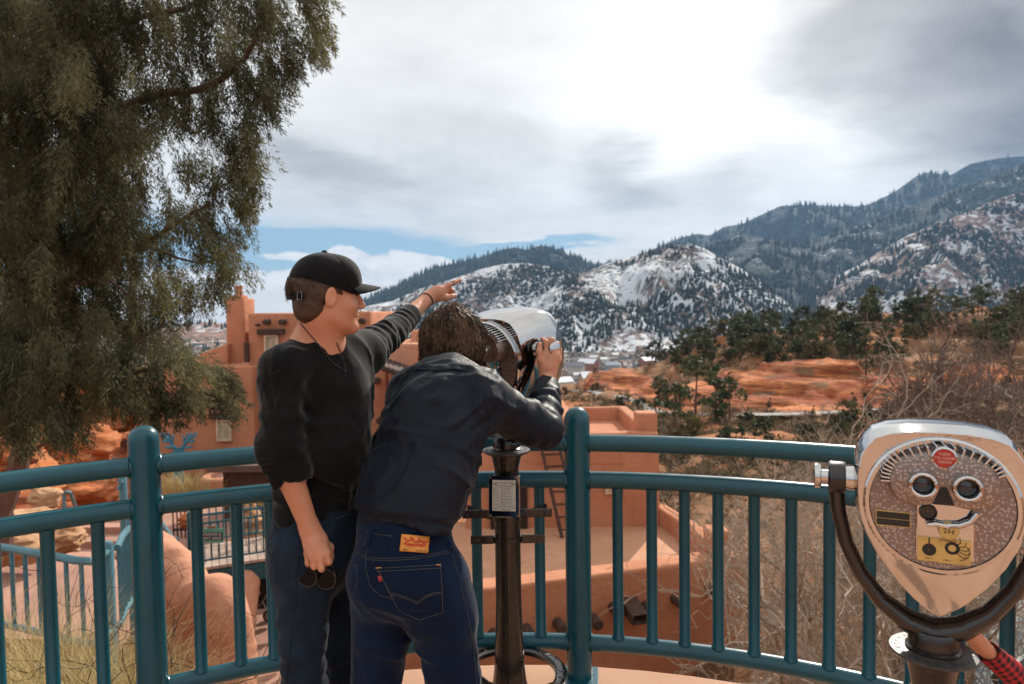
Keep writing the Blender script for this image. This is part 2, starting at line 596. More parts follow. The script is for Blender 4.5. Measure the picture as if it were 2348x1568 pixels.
blue = nt.vm('MULTIPLY', nt.mix(0.72, sky.outputs[0], (3.0, 5.1, 6.5, 1)), (1.0, 1.0, 1.0))
low = nt.mix(cumm, blue, cumc)
full = nt.mix(gapm, cloud, low)
# below the horizon: plain haze
full = nt.mix(nt.step(el, R(-1.5), R(0.3)), (5.5, 5.8, 6.2, 1), full)
nt.l.new(full, bg.inputs['Color'])
# ------------------------------------------------------------------ terrain materials
def soil_mat():
    m, nt, bs = new_mat('soil')
    p = geo_pos(nt)
    at = nt.new('ShaderNodeAttribute', attribute_name='rock'); rock = at.outputs['Fac']
    at2 = nt.new('ShaderNodeAttribute', attribute_name='town'); town = at2.outputs['Fac']
    n1 = nt.noise(p, 0.35, 7, 0.62); n2 = nt.noise(p, 1.7, 6, 0.6); n3 = nt.noise(p, 0.05, 5)
    scrub = nt.mix(nt.step(n1, 0.35, 0.65), (0.18, 0.088, 0.042), (0.30, 0.155, 0.082))
    scrub = nt.mix(nt.step(n2, 0.5, 0.72), scrub, (0.13, 0.10, 0.055))
    scrub = nt.mix(nt.m('MULTIPLY', nt.step(n3, 0.44, 0.6), .85), scrub, (0.40, 0.15, 0.062))
    strat = nt.mapping(p, scale=(0.10, 0.10, 0.9), rot=(R(6), R(-9), 0))
    s1 = nt.noise(strat, 1.0, 6, 0.6, 0.4)
    redc = nt.mix(nt.step(s1, 0.36, 0.66), (0.24, 0.055, 0.018), (0.55, 0.20, 0.078))
    redc = nt.mix(nt.m('MULTIPLY', nt.step(n2, 0.55, 0.8), .55), redc, (0.60, 0.33, 0.19))
    s2 = nt.noise(nt.mapping(p, scale=(0.035, 0.035, 1.0), rot=(R(6), R(-9), .4)), 1.1, 5, 0.65, 0.3)
    cre = nt.m('SUBTRACT', 1.0, nt.step(nt.m('ABSOLUTE', nt.m('SUBTRACT', s2, 0.5)), 0.008, 0.04))
    redc = nt.mix(nt.m('MULTIPLY', cre, .75), redc, (0.11, 0.028, 0.012))
    redc = nt.mix(nt.m('MULTIPLY', nt.step(nt.noise(p, 0.22, 5, .6), .56, .66), .8), redc, (0.16, 0.10, 0.055))
    c = nt.mix(nt.step(nt.m('ADD', rock, nt.m('MULTIPLY', nt.m('SUBTRACT', n1, 0.5), 0.9)), 0.35, 0.6), scrub, redc)
    # far valley floor: grey brown winter woodland with patches of snow
    n4 = nt.noise(p, 0.012, 7, 0.65); n5 = nt.noise(p, 0.05, 5, 0.6)
    far = nt.mix(nt.step(n4, 0.4, 0.62), (0.085, 0.07, 0.062), (0.20, 0.15, 0.12))
    far = nt.mix(nt.step(n5, 0.58, 0.66), far, (0.55, 0.56, 0.6))
    c = nt.mix(town, c, far)
    nt.set(bs.inputs['Base Color'], c)
    bs.inputs['Roughness'].default_value = 0.95
    bs.inputs['Specular IOR Level'].default_value = 0.15
    h = nt.m('ADD', nt.m('MULTIPLY', n1, 1.0), nt.m('MULTIPLY', n2, 0.35))
    h = nt.m('ADD', h, nt.m('MULTIPLY', nt.m('MULTIPLY', s1, rock), 1.5))
    nt.set(bs.inputs['Normal'], nt.bump(h, 0.7, 0.8))
    return m
SOIL = soil_mat()

# height profiles: per photo column a list of (depth Y, photo row or ('z', height))
def prof(dx, pts):
    out = []
    for Y, v in pts:
        z = v[1] if isinstance(v, tuple) else zat(dx, v, Y)
        out.append((Y, z))
    return out
Zc = lambda z: ('z', z)
FAR = [(700, Zc(-66)), (1500, Zc(-70)), (30000, Zc(-70))]
COLS = [
    (-1400, [(3.4, Zc(-.5)), (8, Zc(-1.0)), (20, Zc(0.5)), (60, Zc(4)), (200, Zc(0))] + FAR),
    (-300, [(3.4, Zc(-.6)), (5, Zc(-1.1)), (8, Zc(-2.1)), (12, Zc(-2.6)), (17, Zc(-2.6)), (24, Zc(-1.6)), (34, Zc(-.6)), (60, Zc(-2)), (200, Zc(-20))] + FAR),
    (60, [(3.4, Zc(-.7)), (5, Zc(-1.3)), (7, Zc(-2.3)), (12, Zc(-3.0)), (15, Zc(-3.0)), (19, Zc(-2.9)), (24, Zc(-2.2)), (34, Zc(-1.4)), (60, Zc(-3)), (200, Zc(-25))] + FAR),
    (300, [(3.4, Zc(-.9)), (5, Zc(-1.6)), (7, Zc(-2.7)), (10, Zc(-4.1)), (16, Zc(-4.4)), (22, Zc(-4.2)), (30, Zc(-4.0)), (60, Zc(-6)), (200, Zc(-30))] + FAR),
    (520, [(3.4, Zc(-1.2)), (5, Zc(-2.8)), (8, Zc(-5.2)), (12, Zc(-5.8)), (30, Zc(-6.0)), (60, Zc(-12)), (200, Zc(-40))] + FAR),
    (800, [(3.4, Zc(-1.5)), (6, Zc(-5)), (10, Zc(-7)), (20, Zc(-8)), (30, Zc(-8.5)), (60, Zc(-14)), (200, Zc(-42))] + FAR),
    (1150, [(3.4, Zc(-1.5)), (6, Zc(-6)), (10, Zc(-9)), (30, Zc(-10)), (60, Zc(-14)), (130, Zc(-28)), (250, Zc(-45))] + FAR),
    (1310, [(3.4, Zc(-1.5)), (6, Zc(-6)), (10, Zc(-9)), (30, Zc(-9.5)), (60, 1010), (120, 940), (190, 900), (300, 880), (420, Zc(-55))] + FAR),
    (1360, [(3.4, Zc(-1.5)), (6, Zc(-6)), (10, Zc(-9)), (30, Zc(-9)), (60, 1005), (110, 945), (160, 905), (186, 895), (200, 852), (230, 856), (330, Zc(-45))] + FAR),
    (1440, [(3.4, Zc(-1.5)), (6, Zc(-6)), (10, Zc(-9)), (30, Zc(-8.6)), (60, 1000), (110, 948), (150, 915), (172, 900), (190, 848), (215, 850), (330, Zc(-42))] + FAR),
    (1510, [(3.4, Zc(-1.5)), (6, Zc(-6)), (10, Zc(-9)), (26, Zc(-8)), (45, 1060), (80, 980), (115, 955), (145, 930), (165, 885), (190, 835), (210, 832), (330, Zc(-40))] + FAR),
    (1600, [(3.4, Zc(-1.5)), (6, Zc(-6)), (10, Zc(-8)), (25, 1230), (35, 1120), (60, 1010), (100, 960), (118, 945), (135, 880), (160, 830), (185, 782), (205, 790), (330, Zc(-38))] + FAR),
    (1750, [(3.4, Zc(-1.5)), (6, Zc(-6)), (10, Zc(-7.5)), (22, 1260), (35, 1110), (60, 1010), (95, 962), (108, 950), (128, 850), (150, 805), (190, 758), (210, 764), (330, Zc(-36))] + FAR),
    (1900, [(3.4, Zc(-1.5)), (6, Zc(-5.6)), (10, Zc(-7)), (22, 1220), (35, 1090), (60, 1005), (90, 962), (102, 945), (124, 822), (150, 780), (190, 738), (210, 745), (330, Zc(-30))] + FAR),
    (2050, [(3.4, Zc(-1.4)), (6, Zc(-5)), (10, Zc(-6.4)), (20, 1220), (35, 1070), (60, 985), (88, 950), (100, 925), (118, 850), (145, 785), (185, 722), (210, 728), (330, Zc(-25))] + FAR),
    (2300, [(3.4, Zc(-1.2)), (6, Zc(-4)), (10, Zc(-5.2)), (20, 1150), (35, 1040), (60, 950), (88, 905), (104, 880), (120, 840), (145, 770), (180, 705), (210, 712), (330, Zc(-20))] + FAR),
    (3000, [(3.4, Zc(-.8)), (6, Zc(-2.5)), (10, Zc(-3.5)), (20, Zc(-4.5)), (60, Zc(-3)), (120, Zc(-1)), (180, Zc(2)), (330, Zc(-15))] + FAR),
    (5200, [(3.4, Zc(-.3)), (10, Zc(-.6)), (60, Zc(3)), (180, Zc(5)), (330, Zc(0))] + FAR),
]
_ct = np.array([(c - 1173.5) / FPX for c, _ in COLS])
_lY = np.log(np.geomspace(2.5, 30000, 420))
_prof = []
for c, pts in COLS:
    q = prof(c, pts)
    _prof.append(np.interp(_lY, np.log([a for a, _ in q]), [b for _, b in q]))
_prof = np.array(_prof)
def base_height(X, Y):
    X = np.asarray(X, float); Y = np.asarray(Y, float)
    rho = np.hypot(X, Y); a = np.arctan2(X, Y)
    ac = np.clip(a, -math.atan(1.64), math.atan(2.57))
    t = np.tan(ac); D = np.maximum(rho * np.cos(ac), 2.6)
    j = np.clip(np.searchsorted(_ct, t) - 1, 0, len(_ct) - 2)
    w = np.clip((t - _ct[j]) / (_ct[j + 1] - _ct[j]), 0, 1)
    w = w * w * (3 - 2 * w) * 0.6 + w * 0.4
    k = np.clip((np.log(D) - _lY[0]) / (_lY[1] - _lY[0]), 0, len(_lY) - 1.001)
    k0 = k.astype(int); kf = k - k0
    def pick(jj): return _prof[jj, k0] * (1 - kf) + _prof[jj, k0 + 1] * kf
    z = pick(j) * (1 - w) + pick(j + 1) * w
    # behind the camera: level ground just under the terrace
    back = smoothstep(np.abs(a), R(62), R(100))
    zb = np.where(rho < 60, -0.35, -0.35 - (rho - 60) * 0.02)
    zb = np.maximum(zb, -70)
    return z * (1 - back) + zb * back
def ground_z(X, Y, fine=True):
    X = np.atleast_1d(np.asarray(X, float)); Y = np.atleast_1d(np.asarray(Y, float))
    z = base_height(X, Y)
    rho = np.hypot(X, Y)
    amp = np.clip((rho - 4) * 0.018, 0, 1.6) * (1 - smoothstep(rho, 500, 1500))
    p = np.stack([X * 0.09, Y * 0.09, X * 0], 1)
    z = z + fbm(p, 4) * amp * 0.8
    p = np.stack([X * 0.6, Y * 0.6, X * 0], 1)
    z = z + fbm(p, 3) * np.clip((rho - 4) * 0.01, 0, 0.18) * (1 - smoothstep(rho, 300, 500))
    # ledges: terraced strata on the red bank
    q = (smoothstep(rho, 70, 95) * (1 - smoothstep(rho, 240, 300))) * smoothstep(np.arctan2(X, Y), R(3), R(8))
    st = 2.6
    zz = z + 0.25 * vnoise(np.stack([X * .05, Y * .05, X * 0], 1))
    led = np.floor(zz / st) * st + st * smoothstep(zz / st - np.floor(zz / st), 0.25, 0.75)
    return z * (1 - 0.75 * q) + led * 0.75 * q
def gz(x, y): return float(ground_z([x], [y])[0])

# one sheet: rings of growing radius
_front = np.concatenate([np.linspace(-180, -64, 24, endpoint=False), np.linspace(-64, -8, 150, endpoint=False), np.linspace(-8, 50, 420, endpoint=False), np.linspace(50, 180, 36, endpoint=False)])
_angs = np.radians(_front)
_rho = np.concatenate([np.geomspace(3.35, 60, 90, endpoint=False), np.geomspace(60, 330, 190, endpoint=False), np.geomspace(330, 9000, 50)])
A_, R_ = np.meshgrid(_angs, _rho, indexing='ij')
gx = (R_ * np.sin(A_)).ravel(); gy = (R_ * np.cos(A_)).ravel()
gzv = ground_z(gx, gy)
gv = np.stack([gx, gy, gzv], 1)
nA_, nR_ = len(_angs), len(_rho)
ii, jj = np.meshgrid(np.arange(nA_), np.arange(nR_ - 1), indexing='ij')
i2 = (ii + 1) % nA_
gf = np.stack([ii * nR_ + jj, ii * nR_ + jj + 1, i2 * nR_ + jj + 1, i2 * nR_ + jj], -1).reshape(-1, 4)
ground = mesh_obj('ground', gv, gf, SOIL)
ground['kind'] = 'structure'
# where the bare red rock shows
def rock_mask(X, Y):
    rho = np.hypot(X, Y); a = np.degrees(np.arctan2(X, Y)); D = Y
    t = X / np.maximum(Y, .1); dx = t * FPX + 1173.5
    lo = np.interp(dx, [1330, 1360, 1440, 1510, 1560, 1600, 1750, 1900, 2050, 2300, 2400], [188, 184, 168, 140, 112, 112, 102, 98, 97, 100, 100])
    hi = np.interp(dx, [1330, 1360, 1440, 1510, 1560, 1600, 1750, 1900, 2050, 2300, 2400], [190, 212, 200, 166, 130, 139, 131, 127, 114, 108, 102])
    m = smoothstep(D, lo - 4, lo + 2) * (1 - smoothstep(D, hi - 2, hi + 6)) * smoothstep(dx, 1325, 1350) * (1 - smoothstep(dx, 2330, 2420))
    top = smoothstep(D, 172, 182) * smoothstep(dx, 1480, 1560) * .5
    left = smoothstep(D, 14, 17) * (1 - smoothstep(D, 45, 60)) * (1 - smoothstep(dx, 330, 400))
    near = (1 - smoothstep(rho, 8, 30)) * .35
    return np.clip(np.maximum(np.maximum(m, top), np.maximum(left, near)), 0, 1)
at = ground.data.attributes.new('rock', 'FLOAT', 'POINT'); at.data.foreach_set('value', rock_mask(gx, np.where(gy > .1, gy, .1)).astype(np.float32))
at = ground.data.attributes.new('town', 'FLOAT', 'POINT'); at.data.foreach_set('value', smoothstep(np.hypot(gx, gy), 260, 420).astype(np.float32))

# ------------------------------------------------------------------ mountains
def mountain_mat(name, snow, rock, tree, lo=0.4, hi=0.6, treeamt=0.5, sc=1.0, haze_tint=None):
    m, nt, bs = new_mat(name)
    p = geo_pos(nt)
    pz = nt.mapping(p, scale=(1, 1, 0.45))
    n1 = nt.noise(pz, 0.0085 * sc, 7, 0.64)
    n2 = nt.noise(pz, 0.048 * sc, 5, 0.62)
    n3 = nt.noise(pz, 0.0018 * sc, 4, 0.5)
    base = nt.mix(nt.step(n2, 0.38, 0.6), rock, tuple(c * 1.5 for c in rock))
    s = nt.m('ADD', nt.m('MULTIPLY', n1, 0.52), nt.m('MULTIPLY', n2, 0.48))
    base = nt.mix(nt.step(s, lo, lo + 0.07), base, snow)
    v = nt.vor(pz, 0.075 * sc)
    tm = nt.step(nt.m('ADD', nt.m('SUBTRACT', nt.m('MULTIPLY', nt.noise(pz, 0.006 * sc, 5), 1.6), 0.8), nt.m('SUBTRACT', treeamt, v)), 0.0, 0.16)
    c = nt.mix(tm, base, tree)
    nt.set(bs.inputs['Base Color'], c)
    bs.inputs['Roughness'].default_value = 0.9; bs.inputs['Specular IOR Level'].default_value = 0.1
    nt.set(bs.inputs['Normal'], nt.bump(nt.m('ADD', n1, nt.m('MULTIPLY', n2, .3)), 0.8, 60))
    return m

def mountain(name, sky_pts, Y, depth, material, label=None, seed=0, spur=0.30, cols=220, rows=70, basez=-72, rough=1.0):
    """a ridge whose crest follows sky_pts (photo columns and rows) at distance Y; the flanks fall towards and away from the viewer in spurs and gullies"""
    dxs = np.array([a for a, _ in sky_pts], float); dys = np.array([b for _, b in sky_pts], float)
    t = np.linspace(dxs[0], dxs[-1], cols)
    crest = np.interp(t, dxs, dys)
    X = np.array([P(a, b, Y).x for a, b in zip(t, crest)]); Zt = np.array([P(a, b, Y).z for a, b in zip(t, crest)])
    fr = np.concatenate([-np.linspace(1, 0, rows) ** 1.15, np.linspace(0, 1, rows // 3)[1:]])
    XX, FF = np.meshgrid(X, fr, indexing='ij'); ZT = np.repeat(Zt[:, None], len(fr), 1)
    scale = depth
    YY = Y + FF * depth
    p = np.stack([XX.ravel() / scale * 3.2, YY.ravel() / scale * 1.3, np.full(XX.size, seed * 7.1)], 1)
    rid = 1 - np.abs(fbm(p, 5, 0.52)).reshape(XX.shape)
    w = np.abs(FF)
    h = (1 - w ** 0.92)
    H = ZT - basez
    bulge = (rid - 0.62) * spur * np.sin(np.pi * np.clip(w, 0, 1)) * 1.3
    p2 = np.stack([XX.ravel() / scale * 16, YY.ravel() / scale * 16, np.full(XX.size, seed * 3.3)], 1)
    fine = fbm(p2, 3).reshape(XX.shape) * 0.018 * rough * np.clip(w * 8, 0.12, 1)
    ZZ = basez + H * np.clip(h + bulge + fine, -0.1, 2)
    # nothing in front of the crest may rise above it as seen from the overlook
    lim = EYE.z + (ZT - EYE.z) * (YY / Y) - 0.012 * w * Y * 0.3
    ZZ = np.where(FF < 0, np.minimum(ZZ, np.maximum(lim, basez)), ZZ)
    v = np.stack([XX * (YY / Y * 0.5 + 0.5), YY, ZZ], -1).reshape(-1, 3)
    n = len(fr)
    ii, jj = np.meshgrid(np.arange(cols - 1), np.arange(n - 1), indexing='ij')
    f = np.stack([ii * n + jj, (ii + 1) * n + jj, (ii + 1) * n + jj + 1, ii * n + jj + 1], -1).reshape(-1, 4)
    o = mesh_obj(name, v, f, material)
    o['kind'] = 'structure'
    return o, v.reshape(cols, n, 3)

SNOW = (0.68, 0.70, 0.73)
PINE = (0.030, 0.042, 0.034)
m_front = mountain_mat('snowy_slope', SNOW, (0.17, 0.12, 0.10), PINE, lo=0.45, treeamt=0.46)
m_right = mountain_mat('snowy_slope_right', SNOW, (0.21, 0.135, 0.11), PINE, lo=0.47, treeamt=0.48)
m_mid = mountain_mat('wooded_slope', SNOW, (0.06, 0.07, 0.07), (0.026, 0.042, 0.040), lo=0.54, treeamt=0.7)
m_far = mountain_mat('far_slope', SNOW, (0.05, 0.06, 0.07), (0.024, 0.036, 0.042), lo=0.58, treeamt=0.85, sc=0.6)  # bluish rock and tree colours carry some of the distance haze
m_hill = mountain_mat('low_hills', SNOW, (0.25, 0.15, 0.11), (0.05, 0.06, 0.05), lo=0.53, treeamt=0.5)
RIDGES = []
RIDGES.append(mountain('mountain', [(1380, 640), (1470, 582), (1500, 570), (1560, 545), (1600, 535), (1625, 540), (1660, 520), (1700, 514), (1760, 486), (1790, 472), (1850, 470), (1950, 473), (1990, 470), (2050, 440), (2100, 404), (2125, 395), (2180, 401), (2225, 375), (2290, 362), (2347, 358), (2600, 330), (3200, 420)], 5200, 2600, m_far, seed=1))
RIDGES.append(mountain('mountain', [(700, 740), (830, 692), (870, 680), (940, 642), (1000, 612), (1040, 604), (1100, 590), (1150, 572), (1180, 567), (1210, 573), (1240, 562), (1272, 570), (1300, 585), (1340, 602), (1370, 608), (1420, 606), (1500, 640), (1600, 700)], 4200, 1900, m_far, seed=2))
RIDGES.append(mountain('mountain', [(1500, 640), (1640, 553), (1700, 538), (1760, 548), (1830, 560), (1900, 540), (2000, 505), (2100, 468), (2200, 430), (2300, 393), (2347, 372), (2700, 330), (3200, 420)], 3500, 1500, m_mid, seed=3))
RIDGES.append(mountain('mountain', [(1560, 790), (1700, 770), (1790, 725), (1850, 672), (1900, 640), (1960, 612), (2020, 574), (2080, 540), (2150, 512), (2230, 482), (2290, 455), (2347, 438), (2700, 380), (3200, 480)], 2500, 1000, m_right, seed=4, spur=0.42))
RIDGES.append(mountain('mountain', [(720, 760), (840, 702), (900, 690), (960, 662), (1010, 648), (1060, 632), (1110, 615), (1150, 606), (1200, 603), (1240, 608), (1290, 618), (1330, 628), (1420, 660), (1520, 700), (1600, 745)], 2300, 900, m_front, seed=5, spur=0.36))
RIDGES.append(mountain('mountain', [(1160, 740), (1250, 672), (1290, 642), (1340, 625), (1400, 601), (1450, 588), (1490, 575), (1530, 564), (1580, 559), (1612, 568), (1650, 590), (1700, 616), (1750, 652), (1800, 692), (1830, 718), (1870, 748)], 1900, 700, m_front, seed=6, spur=0.40))
RIDGES.append(mountain('hills', [(-1500, 720), (-400, 730), (200, 735), (430, 742), (470, 738), (520, 744), (640, 746), (800, 752), (950, 775)], 1800, 600, m_hill, seed=7))

# forest cover on the slopes: one mass per ridge, thousands of small crowns nobody would count
fm = mat('far_forest', (0.020, 0.028, 0.022), 0.9, var=0.45, vscale=0.02, pos=True, spec=0.1)
def cover(ridge, n, size, seed, thr=0.0, name='forest', yl=(0.05, 0.75)):
    o, g = ridge
    rg = np.random.default_rng(seed)
    c, r = g.shape[:2]; rows = int(r * 0.76)
    u = rg.random(n * 4) * (c - 1.01); w = rg.random(n * 4) * (rows - 1.01) * 0.97 + 1
    i, j = u.astype(int), w.astype(int); fu, fw = (u - i)[:, None], (w - j)[:, None]
    p = (g[i, j] * (1 - fu) + g[i + 1, j] * fu) * (1 - fw) + (g[i, j + 1] * (1 - fu) + g[i + 1, j + 1] * fu) * fw
    cl = fbm(p * np.array([.008, .008, .010]), 4) + 0.35 * vnoise(p * 0.05)
    p = p[cl > thr][:n]
    k = len(p)
    s = size * (0.6 + 0.8 * rg.random(k))
    hgt = s * (1.5 + rg.random(k))
    V = np.zeros((k, 6, 3)); ang = rg.random(k) * 6.28
    for q in range(5):
        a = ang + q * 2 * math.pi / 5
        V[:, q] = p + np.stack([np.cos(a) * s * .5, np.sin(a) * s * .5, hgt * 0.12 * (rg.random(k) - .9)], 1)
    V[:, 5] = p + np.stack([0 * s, 0 * s, hgt], 1)
    F = np.concatenate([np.stack([np.arange(k) * 6 + q, np.arange(k) * 6 + (q + 1) % 5, np.arange(k) * 6 + 5], 1) for q in range(5)])
    f = mesh_obj(name, V.reshape(-1, 3), F, fm, smooth=True)
    f['kind'] = 'stuff'
    return f
cover(RIDGES[5], 3800, 5.5, 11, 0.12)
cover(RIDGES[4], 4200, 6, 12, 0.1)
cover(RIDGES[3], 6500, 9, 13, 0.08)
cover(RIDGES[2], 8000, 11, 14, -0.1)
cover(RIDGES[1], 4000, 17, 15, -0.3)
cover(RIDGES[0], 5000, 20, 16, -0.4)
cover(RIDGES[6], 1500, 7, 17, 0.0)

# haze: the air between the overlook and the mountains
hz_m = bpy.data.materials.new('haze'); hz_m.use_nodes = True
hn = hz_m.node_tree.nodes; hn.clear()
ho = hn.new('ShaderNodeOutputMaterial'); hv = hn.new('ShaderNodeVolumePrincipled')
hv.inputs['Color'].default_value = (0.30, 0.52, 0.85, 1)
hv.inputs['Density'].default_value = 0.00007
hv.inputs['Anisotropy'].default_value = 0.0
hz_m.node_tree.links.new(hv.outputs[0], ho.inputs['Volume'])
mb = MB(); mb.box((0, 0, 650), (18400, 18400, 1446))
hzo = mb.build('haze', hz_m); hzo['kind'] = 'stuff'
hzo.location.z = 0
# ------------------------------------------------------------------ adobe buildings
def adobe_mat(name, a, b, dirt=0.5):
    m, nt, bs = new_mat(name)
    p = geo_pos(nt)
    n1 = nt.noise(p, 0.9, 5, 0.6); n2 = nt.noise(nt.mapping(p, scale=(3, 3, 0.5)), 1.3, 5, 0.6); n3 = nt.noise(p, 14, 4, 0.6)
    c = nt.mix(nt.step(n1, 0.32, 0.68), a, b)
    c = nt.mix(nt.m('MULTIPLY', nt.step(n2, 0.52, 0.75), dirt), c, tuple(x * .72 for x in a))
    c = nt.mix(nt.m('MULTIPLY', nt.step(n3, 0.55, 0.75), .34), c, tuple(x * .6 for x in a))
    nt.set(bs.inputs['Base Color'], c)
    bs.inputs['Roughness'].default_value = 0.93; bs.inputs['Specular IOR Level'].default_value = 0.2
    h = nt.m('ADD', nt.m('MULTIPLY', nt.noise(p, 2.5, 4), 1.0), nt.m('MULTIPLY', n3, .22))
    nt.set(bs.inputs['Normal'], nt.bump(h, 0.55, 0.09))
    return m
ADOBE = adobe_mat('adobe_stucco', (0.46, 0.192, 0.105), (0.53, 0.235, 0.135), 0.45)
ADOBE2 = adobe_mat('adobe_stucco_pale', (0.52, 0.235, 0.145), (0.58, 0.28, 0.18), 0.5)
ROOFM = adobe_mat('roof_coating', (0.48, 0.24, 0.14), (0.55, 0.30, 0.19), 0.6)
WOOD = mat('dark_viga_wood', (0.060, 0.030, 0.020), 0.8, var=0.4, vscale=9, bump=.4, bscale=30)
PANE = mat('window_glass', (0.10, 0.10, 0.09), 0.15, var=0.3, vscale=4)
CURT = mat('pale_window_blind', (0.45, 0.40, 0.30), 0.7, var=0.2, vscale=6)
FRAMEM = mat('pale_window_frame', (0.55, 0.42, 0.28), 0.7)

def xs(dx, Y): return P(dx, 760, Y).x
def adobe_block(name, parent, x0, x1, top, Y, depth, zb, m=ADOBE, bev=0.10, ytop_at=None, taper=0.985):
    """wall block seen between photo columns x0..x1, top edge at photo row top, front face Y metres off"""
    xa, xb = xs(x0, Y), xs(x1, Y); zt = zat((x0 + x1) / 2, top, Y)
    mb = MB()
    cx, cy, cz = (xa + xb) / 2, Y + depth / 2, (zt + zb) / 2
    mb.box((cx, cy, cz), (xb - xa, depth, zt - zb), taper=taper)
    o = mb.build(name, m, parent, smooth=False, world=True)
    return soften(o, bev)
def soften(o, bev, sub=3):
    bm = bmesh.new(); bm.from_mesh(o.data)
    bmesh.ops.bevel(bm, geom=list(bm.edges), offset=bev, segments=3, affect='EDGES', profile=0.6)
    for _ in range(2):
        long = [e for e in bm.edges if e.calc_length() > 1.2]
        if long: bmesh.ops.subdivide_edges(bm, edges=long, cuts=2, use_grid_fill=True)
    bm.normal_update()
    vs = np.array([v.co[:] for v in bm.verts]); ns = np.array([v.normal[:] for v in bm.verts])
    n = fbm(vs * 0.8 + 5, 3) * min(0.04, bev * .35)
    for v, k in zip(bm.verts, n): v.co += v.normal * float(k)
    bm.to_mesh(o.data); bm.free()
    o.data.polygons.foreach_set('use_smooth', np.ones(len(o.data.polygons), bool))
    try: o.data.set_sharp_from_angle(angle=R(50))
    except Exception: pass
    return o
def viga(parent, dx, dy, Y, r=0.13, out=0.35, side=0.0, name='viga'):
    c = P(dx, dy, Y); mb = MB()
    a = Vector((c.x, c.y + 0.6, c.z)); b = Vector((c.x - side, c.y - out, c.z - 0.02))
    mb.tube([a, b, b + (b - a).normalized() * .015], [r, r, r * .86], 14)
    return mb.build(name, WOOD, parent, smooth=True, world=True)
def window(parent, x0, x1, y0, y1, Y, lintel=True, blind=True):
    xa, xb = xs(x0, Y), xs(x1, Y); zt = zat(x0, y0, Y); zb = zat(x0, y1, Y)
    cx, cz = (xa + xb) / 2, (zt + zb) / 2; w, h = xb - xa, zt - zb
    mb = MB(); t = 0.09
    for dx in (-1, 1): mb.box((cx + dx * (w / 2 - t / 2), Y - .03, cz), (t, .16, h))
    mb.box((cx, Y - .03, zt - t / 2), (w - 2 * t, .16, t)); mb.box((cx, Y - .03, zb + t / 2), (w - 2 * t, .16, t))
    wf = mb.build('window', FRAMEM, parent, world=True)
    mb = MB(); mb.box((cx, Y - .012, cz), (w - 2 * t - .01, .02, h - 2 * t - .01)); mb.build('pane', CURT if blind else PANE, wf, world=True)
    mb = MB()
    mb.box((cx, Y - .045, cz), (.035, .03, h - 2 * t - .02))
    for k in (-1, 0, 1): mb.box((cx, Y - .043, cz + k * h * .22), (w - 2 * t - .02, .024, .03))
    mb.build('glazing_bar', FRAMEM, wf, world=True)
    if lintel:
        mb = MB(); mb.box((cx, Y - .05, zt + .14), (w + .55, .3, .24)); mb.build('lintel', WOOD, parent, world=True, bevel=.02)

ZB = -11
hA = thing('adobe_house', 'terracotta adobe house with a chimney, square tower and round beam ends behind the standing man', 'building', (P(600, 800, 30).x, 30, -6))
adobe_block('wall', hA, 566, 851, 716, 30, 7, ZB)
adobe_block('wall', hA, 300, 577, 841, 29, 6, ZB)
adobe_block('wall', hA, 836, 882, 844, 28.4, 5, ZB)
adobe_block('wall', hA, 853, 876, 822, 29.2, 3, -4)
adobe_block('wall', hA, 548, 569, 831, 29.6, 2, -4)
# chimney and the sloping shoulder beside it
ch = adobe_block('chimney', hA, 518.5, 561, 684, 31, 1.3, -4, bev=.06)
c = P(540, 684, 31.6); mb = MB(); mb.box((c.x + .12, c.y, c.z + .06), (.62, .7, .16)); soften(mb.build('chimney_cap', ADOBE, ch, world=True), .04)
mb = MB(); c = P(548, 676, 31.6); mb.lathe([(.16, -.1), (.15, .3), (.19, .34), (.19, .42), (.12, .42)], c, 14); mb.build('chimney_pot', ADOBE, ch, smooth=True, world=True)
mb = MB(); Yq = 30.6
q = [P(455, 812, Yq), P(522, 788, Yq), P(522, 850, Yq), P(455, 850, Yq)]
mb.add(q + [v + Vector((0, .5, 0)) for v in q], [(0, 3, 2, 1), (4, 5, 6, 7), (0, 1, 5, 4), (1, 2, 6, 5), (2, 3, 7, 6), (3, 0, 4, 7)])
soften(mb.build('shoulder_wall', ADOBE, hA, world=True), .05)
mb = MB(); c = P(565.5, 815, 29.9); mb.box(c, (.16, .2, 1.15)); mb.build('gap_shade_strip', WOOD, hA, world=True)  # dark strip stands in for the shade of the gap beside the tower
window(hA, 606, 638, 768, 816, 29.98); window(hA, 490, 524, 961, 1011, 28.96)
for dx, dy in ((614, 737), (650, 737), (700, 737), (832, 735)): viga(hA, dx, dy, 30)
viga(hA, 593, 744, 30, .06, .3); viga(hA, 546, 889, 29, .13, .35); viga(hA, 512, 889, 29, .13, .35)
viga(hA, 865, 871, 28.4, .13, .3); viga(hA, 872, 961, 28.4, .13, .35)

hB = thing('adobe_house', 'stepped adobe house with a row of dark protruding beams between the two men', 'building', (P(930, 800, 27).x, 27, -7))
adobe_block('wall', hB, 886, 1010, 788, 27, 8, ZB, ADOBE2)
adobe_block('wall', hB, 940, 1000, 757, 29, 4, -3, ADOBE2)
adobe_block('wall', hB, 906, 1010, 862, 26.2, 3, ZB, ADOBE2)
for k in range(7): viga(hB, 878 + k * 10.3, 829 + k * 3.6, 26.6 - k * .12, .12, .75, 0.35)
mb = MB(); c = P(927, 886, 26.05); mb.box(c, (.22, .2, .5)); mb.box(c + Vector((0, 0, .3)), (.3, .28, .08)); mb.build('wall_lantern', WOOD, hB, world=True)

